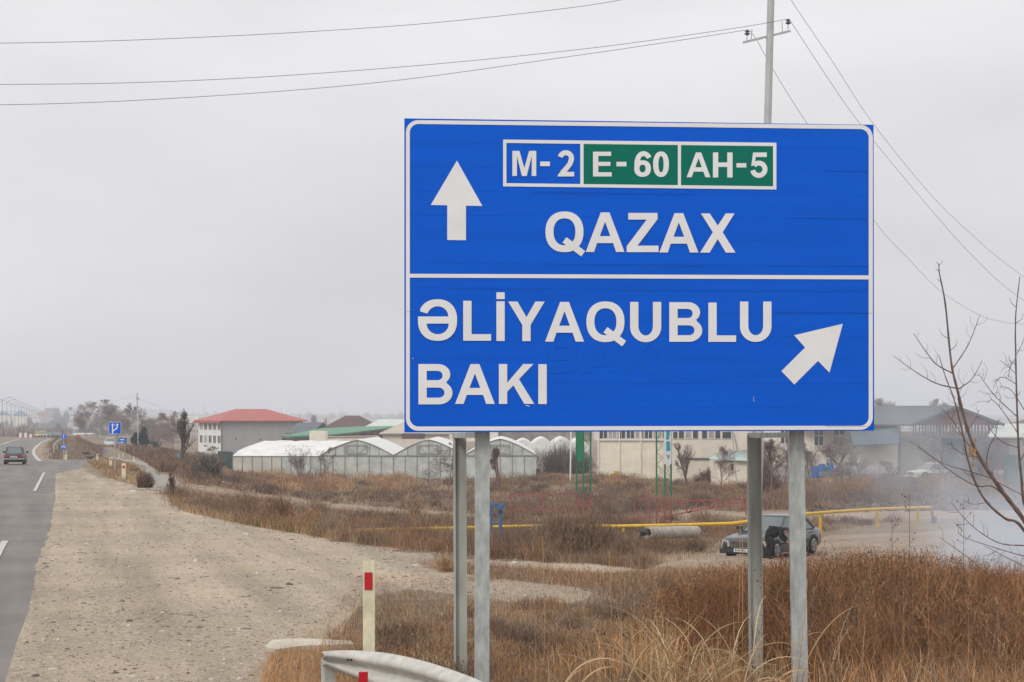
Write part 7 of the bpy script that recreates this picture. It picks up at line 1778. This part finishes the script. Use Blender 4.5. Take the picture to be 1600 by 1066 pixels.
# ================================================================== vehicles
m_tyre = mat('tyre', (.02, .02, .021), .85)
m_rimc = mat('alloy_rim', (.45, .46, .47), .35, metal=.6)
m_chrome = mat('chrome', (.62, .63, .65), .2, metal=.9)
m_autog = mat('car_glass', (.10, .125, .13), .08, spec=.9)
m_headl = mat('headlight_glass', (.50, .48, .40), .15, spec=.7)
m_tail = mat('tail_light', (.33, .012, .012), .25, spec=.6)
m_plate = mat('number_plate', (.62, .62, .60), .5)
m_plast = mat('black_plastic', (.018, .018, .02), .6)
def car(label, cat, col, L, W, H, loc, rz, belt=.92, hood=.80, boot=.88, ws=(.30, .46), rs=(.74, .88), mats=None, detail='front', rough=.3, grp=None, name='car', simple=False):
    """local x forward from the rear (0) to the nose (L)"""
    t = thing(name, label, cat, loc, rz, grp)
    paint = mat('car_paint', col, rough, var=.04, scale=1.2, spec=.5, coat=.4)
    # lower body loft. stations from the nose backwards
    st = [(L / 2, .70, .32, hood * .78), (L / 2 - .06, .84, .24, hood * .86), (L / 2 - .25, .94, .20, hood * .93), (L / 2 - .9, 1.0, .19, hood), (L / 2 - L * ws[0], 1.0, .19, belt - .03), (0, 1.0, .19, belt), (-L / 2 + L * (1 - rs[1]) + .1, 1.0, .19, belt),
          (-L / 2 + .45, .97, .20, boot), (-L / 2 + .12, .92, .24, boot - .02), (-L / 2, .80, .32, boot - .12)]
    mb = MB(); ring = []
    for x, k, zb, zt_ in st:
        hw = W / 2 * k; sh_ = zb + (zt_ - zb) * .55
        half = [(hw * .90, zb), (hw * .985, zb + .10), (hw, sh_), (hw * .965, zt_ - .10), (hw * .86, zt_ - .01)]
        pr = [(x, y_, z_) for y_, z_ in half] + [(x, 0, zt_ + .025)] + [(x, -y_, z_) for y_, z_ in half[::-1]]
        ring.append(pr)
    n = len(ring[0]); vs = [p for r_ in ring for p in r_]
    fs = [(i * n + j, i * n + (j + 1) % n, (i + 1) * n + (j + 1) % n, (i + 1) * n + j) for i in range(len(ring) - 1) for j in range(n)] + [tuple(range(n)), tuple(range(len(vs) - 1, len(vs) - 1 - n, -1))]
    mb.add(vs, fs); body = mb.build('body', paint, t, smooth=False)
    for p in body.data.polygons: p.use_smooth = True
    # cabin
    xb0, xt0 = L / 2 - L * ws[0], L / 2 - L * ws[1]; xt1, xb1 = L / 2 - L * rs[0], L / 2 - L * rs[1]
    hb, ht = W / 2 * .90, W / 2 * .70; zb, zt_ = belt - .015, H - .05
    B_ = [(xb0, hb * .88), (xb0 - .25, hb), (xb1 + .25, hb), (xb1, hb * .88), (xb1, -hb * .88), (xb1 + .25, -hb), (xb0 - .25, -hb), (xb0, -hb * .88)]
    T_ = [(xt0, ht * .90), (xt0 - .15, ht), (xt1 + .15, ht), (xt1, ht * .90), (xt1, -ht * .90), (xt1 + .15, -ht), (xt0 - .15, -ht), (xt0, -ht * .90)]
    mb = MB(); mb.add([(x, y_, zb) for x, y_ in B_] + [(x, y_, zt_) for x, y_ in T_], [(i, (i + 1) % 8, 8 + (i + 1) % 8, 8 + i) for i in range(8)]); mb.build('windows', m_autog, t)
    mb = MB(); cz = [(zt_ - .02, 1.02), (zt_ + .025, .99), (zt_ + .05, .86), (zt_ + .06, .5)]
    vs = []
    for z_, k in cz: vs += [((xt0 + xt1) / 2 + (x - (xt0 + xt1) / 2) * k, y_ * k, z_) for x, y_ in T_]
    mb.add(vs, [(i * 8 + j, i * 8 + (j + 1) % 8, (i + 1) * 8 + (j + 1) % 8, (i + 1) * 8 + j) for i in range(3) for j in range(8)] + [tuple(24 + j for j in range(8))]); mb.build('roof', paint, t, smooth=True)
    if not simple:
        mb = MB()
        for i in (0, 1, 2, 3, 4, 5, 6, 7):
            if i in (1, 6): continue
            mb.bar((*B_[i], zb), (*T_[i], zt_), .055)
        for sgn in (1, -1): xm = (xb0 + xb1) / 2 - .1; mb.bar((xm, sgn * hb * 1.0, zb), (xm - .02, sgn * ht, zt_), .07)
        mb.build('pillars', paint, t)['kind'] = 'stuff'
        for sgn in (1, -1):
            mb = MB(); mb.box((xb0 - .35, sgn * (W / 2 + .09), belt + .06), (.12, .2, .13)); mb.build('mirror', paint if detail == 'front' else m_plast, t)
            mb = MB(); mb.bar((L / 2 - .9, sgn * (W / 2 * .995), .52), (-L / 2 + .6, sgn * (W / 2 * .995), .52), .03, .05); mb.build('side_trim', m_plast, t)
            mb = MB(); mb.box(((xb0 + xb1) / 2 + .15, sgn * (W / 2 + .005), belt - .13), (.18, .03, .03)); mb.box(((xb0 + xb1) / 2 - .85, sgn * (W / 2 + .005), belt - .13), (.18, .03, .03)); mb.build('handle', paint, t)
            mb = MB(); x_ = (xb0 + xb1) / 2 - .12
            for xd in (x_, x_ + .95): mb.bar((xd, sgn * (W / 2 * .998), .3), (xd, sgn * (W / 2 * .975), belt - .05), .012)
            mb.build('door_seam', m_plast, t)
    for xw in (L / 2 - .86, -L / 2 + .98):
        for sgn in (1, -1):
            r_ = .325; mb = MB(); y0 = sgn * (W / 2 - .20); y1 = sgn * (W / 2 + .012)
            mb.tube([(xw, y0, r_), (xw, y1 - sgn * .02, r_), (xw, y1, r_)], lambda s: r_ if s < .8 else r_ * .93, 20); k_ = mb.build('tyre', m_tyre, t)
            if not simple:
                mb = MB(); mb.tube([(xw, y1 - sgn * .01, r_), (xw, y1 + sgn * .004, r_)], r_ * .30, 14)
                for a_ in range(7):
                    an = a_ * 2 * math.pi / 7; mb.bar((xw, y1 + sgn * .004, r_), (xw + math.cos(an) * r_ * .64, y1 + sgn * .006, r_ + math.sin(an) * r_ * .64), .05, .02)
                mb.tube([(xw + math.cos(q * math.pi / 8) * r_ * .64, y1 + sgn * .004, r_ + math.sin(q * math.pi / 8) * r_ * .64) for q in range(17)], .018, 5, cap=False); mb.build('rim', m_rimc, k_)
            mb = MB(); pts = [(xw + math.cos(q * math.pi / 10) * .385, sgn * (W / 2 * .992), max(.2, .325 + math.sin(q * math.pi / 10) * .385)) for q in range(11)]
            mb.prism([*pts], (0, sgn * .012, 0)); mb.build('wheel_arch', m_plast, t)
    nose = L / 2; tail = -L / 2
    if detail == 'front':
        gp_ = [(-.36, .44), (.36, .44), (.44, .60), (.36, .655), (-.36, .655), (-.44, .60)]
        mb = MB(); mb.prism([(nose - .005, y_ , z_) for y_, z_ in gp_], (.035, 0, 0)); gr_ = mb.build('grille', m_plast, t)
        mb = MB()
        for i in range(6): mb.bar((nose + .032, gp_[i][0], gp_[i][1]), (nose + .032, gp_[(i + 1) % 6][0], gp_[(i + 1) % 6][1]), .026)
        mb.build('chrome_frame', m_chrome, gr_)
        mb = MB()
        for z_ in (.49, .53, .57, .61): mb.bar((nose + .034, -.38, z_), (nose + .034, .38, z_), .01)
        mb.build('grille_bars', m_chrome, gr_)
        for sgn in (1, -1):
            mb = MB(); q = [(nose - .02, sgn * .46, .45), (nose - .06, sgn * .60, .43), (nose - .16, sgn * .80, .47), (nose - .26, sgn * .86, .58), (nose - .14, sgn * .78, .675), (nose - .02, sgn * .50, .655)]
            mb.prism(q, (.05, sgn * .02, .01)); mb.build('headlight', m_headl, t)
        mb = MB(); mb.box((nose + .02, 0, .30), (.16, 1.62, .18)); mb.box((nose + .0, 0, .42), (.12, 1.66, .03)); mb.build('bumper', paint, t)
        mb = MB(); mb.box((nose + .102, 0, .24), (.01, 1.1, .08)); mb.build('air_intake', m_plast, t)
        mb = MB(); mb.box((nose + .107, 0, .335), (.012, .52, .115)); pl = mb.build('number_plate', m_plate, t)
        mb = MB()
        for i, q in enumerate((-.19, -.135, -.07, -.02, .05, .10, .17)): mb.box((nose + .1145, q, .335), (.003, .03 if i % 2 else .036, .07))
        mb.build('plate_characters', m_plast, pl)['kind'] = 'stuff'
    elif detail == 'rear':
        for sgn in (1, -1):
            mb = MB(); mb.box((tail - .008, sgn * .60, .66), (.05, .36, .17)); mb.build('tail_light', m_tail, t)
            mb = MB(); mb.box((tail - .012, sgn * .745, .66), (.05, .06, .15)); mb.build('indicator', mat('indicator', (.4, .12, .03), .4), t)
        mb = MB(); mb.box((tail - .02, 0, .62), (.02, .52, .12)); pl = mb.build('number_plate', m_plate, t)
        mb = MB()
        for q in (-.17, -.1, -.04, .05, .11, .18): mb.box((tail - .0315, q, .62), (.003, .035, .07))
        mb.build('plate_characters', m_plast, pl)['kind'] = 'stuff'
        mb = MB(); mb.box((tail - .05, 0, .46), (.10, W * .98, .09)); mb.build('bumper', m_chrome, t)
        mb = MB(); mb.box((tail - .03, 0, .34), (.06, W * .9, .12)); mb.build('rear_panel', m_plast, t)
    return t
pL = at(24, 146)
car('old dark saloon seen from behind on the road at the left', 'car', (.020, .016, .018), 4.1, 1.62, 1.43, (pL.x, pL.y, pL.z + .03), R(90 + 12), belt=.90, hood=.80, boot=.84, ws=(.30, .42), rs=(.76, .88), detail='rear', rough=.4, name='saloon_car')
pS = Vector(((1180 - CX) / F * 64.3, 64.3, 0)); pS.z = g(pS.x, pS.y)
pS.x += .62
car('dark grey saloon parked behind the right pair of sign posts', 'car', (.035, .037, .043), 5.0, 1.85, 1.45, (pS.x, pS.y, pS.z + .02), math.atan2(-math.cos(R(33)), -math.sin(R(33))), belt=.93, hood=.82, boot=.93, ws=(.31, .45), rs=(.76, .90), detail='front', rough=.28, name='saloon_car')
# small traffic near the crest and on the far road
def tiny(px, brow, Y, col, lab, rz=90, H=1.45, L=4.3, W=1.7, name='car', cat='car', det='rear'):
    p = at(px, Y); z_ = P(px, brow, Y).z; car(lab, cat, col, L, W, H, (p.x, Y, max(z_, p.z)), R(rz), detail=det, simple=True, name=name, rough=.4)
tiny(62, 684.6, 452, (.55, .48, .06), 'yellow car topping the crest of the road')
tiny(67.5, 683.2, 500, (.55, .55, .55), 'white car just ahead of the yellow one on the crest', H=1.7, W=1.85)
tiny(82.5, 684.4, 465, (.03, .05, .06), 'dark van on the right side of the crest, left of the two', H=1.55)
tiny(87.5, 684.2, 480, (.03, .05, .06), 'dark car on the right side of the crest, right of the two')
for px_, row, c_, lab in ((108.3, 668.5, (.6, .6, .6), 'white van on the far hazy road'), (111.5, 671, (.55, .55, .55), 'white car below the white van on the far road'), (116.5, 667, (.12, .13, .15), 'dark truck beside the white van on the far road'), (113, 664, (.2, .2, .22), 'grey car behind the dark truck on the far road'),
                          (117, 676, (.55, .55, .55), 'white car nearest on the far road'), (113.5, 654.5, (.5, .5, .5), 'pale speck of a car high on the far road')):
    p = gp(px_, row); car(lab, 'car', c_, 4.6, 2.0, 2.1, (p.x, p.y, p.z), R(90), detail='rear', simple=True, name='car', rough=.5)
pw = P(1455, 737, 156); zg = g(pw.x, 156)
car('old white saloon parked in the smoke before the long shed', 'car', (.52, .50, .45), 4.3, 1.65, 1.45, (pw.x, 156, zg), R(205), detail='front', name='saloon_car', belt=.9, hood=.85, boot=.85, rough=.5)
car('small white car parked on the service road before the trees', 'car', (.55, .55, .55), 4.2, 1.7, 1.5, tuple(at(171, 300)), R(110), detail='front', name='car', simple=True)

# ================================================================== person bending beside the parked saloon
m_cloth = mat('black_jacket', (.022, .021, .023), .9, var=.45, scale=9, bump=.02)
m_skin = mat('skin', (.36, .19, .13), .6)
def person():
    Y = 61.4
    def q(px, py, dy=0.0): return P(px, py, Y + dy) 
    zg_ = g(q(1203, 860).x, Y); fo = P(0, 863, Y).z; dz = zg_ - fo
    names = {'pel': (1200, 828, 0, .23), 'sp': (1206, 821, 0, .25), 'ch': (1215, 818, 0, .26), 'nk': (1222.5, 817, 0, .065), 'hd': (1226, 820.5, 0, .095), 'hd2': (1229, 824, 0, .085),
             'lh': (1201, 830, -.10, .16), 'lk': (1208, 845, -.14, .12), 'la': (1201, 861, -.13, .055), 'lt': (1208, 863, -.16, .045),
             'rh': (1201, 830, .10, .16), 'rk': (1204, 846, .16, .12), 'ra': (1195, 860.5, .15, .055), 'rt': (1202, 862.6, .14, .045),
             'ls': (1217, 819, -.19, .075), 'le': (1221, 832, -.24, .08), 'lw': (1230, 838, -.18, .038), 'lf': (1233, 839.5, -.16, .035),
             'rs': (1217, 818, .19, .075), 're': (1224, 830, .26, .08), 'rw': (1232, 834, .2, .038), 'rf': (1235, 835, .18, .035)}
    keys = list(names); vs = []
    for k in keys:
        a_, b_, d_, r_ = names[k]; p = q(a_, b_, d_); p.z += dz + .02; vs.append(p)
    E_ = [('pel', 'sp'), ('sp', 'ch'), ('ch', 'nk'), ('nk', 'hd'), ('hd', 'hd2'), ('pel', 'lh'), ('lh', 'lk'), ('lk', 'la'), ('la', 'lt'), ('pel', 'rh'), ('rh', 'rk'), ('rk', 'ra'), ('ra', 'rt'), ('ch', 'ls'), ('ls', 'le'), ('le', 'lw'), ('lw', 'lf'), ('ch', 'rs'), ('rs', 're'), ('re', 'rw'), ('rw', 'rf')]
    org = Vector((vs[0].x, Y, zg_)); t = thing('person', 'person in a black jacket and cap bending down beside the parked saloon', 'person', tuple(org))
    me = bpy.data.meshes.new('body'); me.from_pydata([tuple(v - org) for v in vs], [(keys.index(a_), keys.index(b_)) for a_, b_ in E_], []); o = bpy.data.objects.new('body', me); COL.objects.link(o)
    md = o.modifiers.new('skin', 'SKIN'); me.skin_vertices[0].data[0].use_root = True
    for i, k in enumerate(keys): r_ = names[k][3]; me.skin_vertices[0].data[i].radius = (r_, r_)
    o.modifiers.new('sub', 'SUBSURF').levels = 2
    dg = bpy.context.evaluated_depsgraph_get(); m2 = bpy.data.meshes.new_from_object(o.evaluated_get(dg)); bpy.data.objects.remove(o)
    m2.materials.clear(); m2.materials.append(m_cloth); m2.materials.append(m_skin)
    hd = (vs[keys.index('hd2')] - org); hands = [vs[keys.index(k)] - org for k in ('lf', 'rf', 'lw', 'rw')]
    for p in m2.polygons:
        c = p.center; p.use_smooth = True
        if (c - hd).length < .15 or min((c - h_).length for h_ in hands) < .06: p.material_index = 1
    body = bpy.data.objects.new('body', m2); COL.objects.link(body); body.parent = t
    # fingers
    for wk, fk in (('lw', 'lf'), ('rw', 'rf')):
        w_ = vs[keys.index(wk)] - org; f_ = vs[keys.index(fk)] - org; d = (f_ - w_).normalized(); s_ = d.cross(Vector((0, 0, 1))).normalized(); mb = MB()
        for i in range(4): st = f_ + s_ * (-.027 + .018 * i); mb.tube([st, st + d * .045 - Vector((0, 0, .005)), st + d * .07 - Vector((0, 0, .025 + .004 * (i % 2)))], .0085, 6, .007)
        st = f_ - s_ * .03 - d * .02; mb.tube([st, st - s_ * .02 + d * .03 - Vector((0, 0, .01)), st - s_ * .015 + d * .055 - Vector((0, 0, .02))], .0095, 6, .008); mb.build('fingers', m_skin, body)['kind'] = 'stuff'
    h_ = vs[keys.index('hd')] - org + Vector((.0, 0, .035)); mb = MB(); n_ = 12; ring = []
    for k, (dz_, r_) in enumerate(((0, .105), (.05, .10), (.085, .07), (.10, .02))):
        for j in range(n_): ring.append(h_ + Vector((r_ * math.cos(j * 2 * math.pi / n_) + dz_ * .3, r_ * math.sin(j * 2 * math.pi / n_), dz_ - .01)))
    mb.add(ring, [(k * n_ + j, k * n_ + (j + 1) % n_, (k + 1) * n_ + (j + 1) % n_, (k + 1) * n_ + j) for k in range(3) for j in range(n_)] + [tuple(3 * n_ + j for j in range(n_))])
    mb.box(h_ + Vector((.12, 0, -.02)), (.09, .13, .012), ry=.5); mb.build('cap', m_cloth, t, smooth=True)
    mb = MB()
    for ak, tk in (('la', 'lt'), ('ra', 'rt')):
        a_ = vs[keys.index(ak)] - org; b_ = vs[keys.index(tk)] - org; mb2 = MB(); mb2.tube([a_ - (b_ - a_) * .3, a_.lerp(b_, .6), b_ + (b_ - a_) * .2], .058, 8, .045); mb2.build('shoe', m_plast, t)
    hd_ = hd; 
    for sg in (-1, 1):
        mb = MB(); mb.box(hd_ + Vector((.075, sg * .03, .0)), (.012, .018, .01)); mb.build('eye', m_plast, t)
        mb = MB(); mb.box(hd_ + Vector((-.01, sg * .085, .01)), (.035, .015, .05)); mb.build('ear', m_skin, t)
    mb = MB(); mb.box(hd_ + Vector((.085, 0, -.02)), (.03, .022, .03)); mb.build('nose', m_skin, t)
    mb = MB(); mb.box(hd_ + Vector((.07, 0, -.05)), (.012, .04, .008)); mb.build('mouth', mat('lips', (.25, .09, .08)), t)
person()

# ================================================================== haze and smoke
def volume_mat(name, col, dens, aniso=0.0):
    m = bpy.data.materials.new(name); m.use_nodes = True; t = m.node_tree
    for n in list(t.nodes): t.nodes.remove(n)
    o = t.nodes.new('ShaderNodeOutputMaterial'); v = t.nodes.new('ShaderNodeVolumePrincipled')
    v.inputs['Color'].default_value = (*col, 1); v.inputs['Density'].default_value = dens; v.inputs['Anisotropy'].default_value = aniso
    t.links.new(v.outputs[0], o.inputs['Volume']); return m, t, v
HAZE = 0.00042
m_haze, _, _ = volume_mat('haze', (.86, .91, 1.0), HAZE)
mb = MB(); mb.box((0, 3300, 26), (19000, 8400, 76)); solo(mb, 'haze', m_haze, label='thin winter haze over the whole plain', kind='stuff')

m_smoke, t, v = volume_mat('smoke', (.80, .88, 1.0), 0.0)
tcn = t.nodes.new('ShaderNodeTexCoord'); 
nz = t.nodes.new('ShaderNodeTexNoise'); nz.inputs['Scale'].default_value = .22; nz.inputs['Detail'].default_value = 6; nz.inputs['Distortion'].default_value = 1.6
t.links.new(tcn.outputs['Object'], nz.inputs['Vector'])
nr_ = t.nodes.new('ShaderNodeMapRange'); nr_.inputs['From Min'].default_value = .45; nr_.inputs['From Max'].default_value = .63; t.links.new(nz.outputs['Fac'], nr_.inputs['Value'])
SM = [(1612, 885, 43, 2.4, .24), (1580, 852, 50, 2.6, .12), (1525, 800, 62, 3.4, .055), (1475, 755, 70, 4.4, .030), (1440, 705, 80, 4.8, .018), (1400, 668, 92, 5.0, .013), (1660, 850, 50, 4, .09)]
last = None; smc = P(1500, 790, 70)
for px_, py_, Y, rad, dn in SM:
    c = P(px_, py_, Y) - smc; sb = t.nodes.new('ShaderNodeVectorMath'); sb.operation = 'SUBTRACT'; sb.inputs[1].default_value = tuple(c); t.links.new(tcn.outputs['Object'], sb.inputs[0])
    ln = t.nodes.new('ShaderNodeVectorMath'); ln.operation = 'LENGTH'; t.links.new(sb.outputs[0], ln.inputs[0])
    mr_ = t.nodes.new('ShaderNodeMapRange'); mr_.interpolation_type = 'SMOOTHERSTEP'; mr_.inputs['From Min'].default_value = rad * 1.6; mr_.inputs['From Max'].default_value = 0; mr_.inputs['To Min'].default_value = 0; mr_.inputs['To Max'].default_value = dn; t.links.new(ln.outputs['Value'], mr_.inputs['Value'])
    if last is None: last = mr_.outputs[0]
    else:
        ad = t.nodes.new('ShaderNodeMath'); ad.operation = 'ADD'; t.links.new(last, ad.inputs[0]); t.links.new(mr_.outputs[0], ad.inputs[1]); last = ad.outputs[0]
mu = t.nodes.new('ShaderNodeMath'); mu.operation = 'MULTIPLY'; t.links.new(last, mu.inputs[0]); t.links.new(nr_.outputs[0], mu.inputs[1]); 
m2_ = t.nodes.new('ShaderNodeMath'); m2_.operation = 'MULTIPLY'; m2_.inputs[1].default_value = 2.2; t.links.new(mu.outputs[0], m2_.inputs[0]); t.links.new(m2_.outputs[0], v.inputs['Density'])
mb = MB(); mb.box(P(1520, 780, 72) + Vector((1, -2, .5)), (26, 70, 13)); o = solo(mb, 'smoke', m_smoke, label='bluish white smoke drifting from a ground fire at the right', kind='stuff', origin=smc)
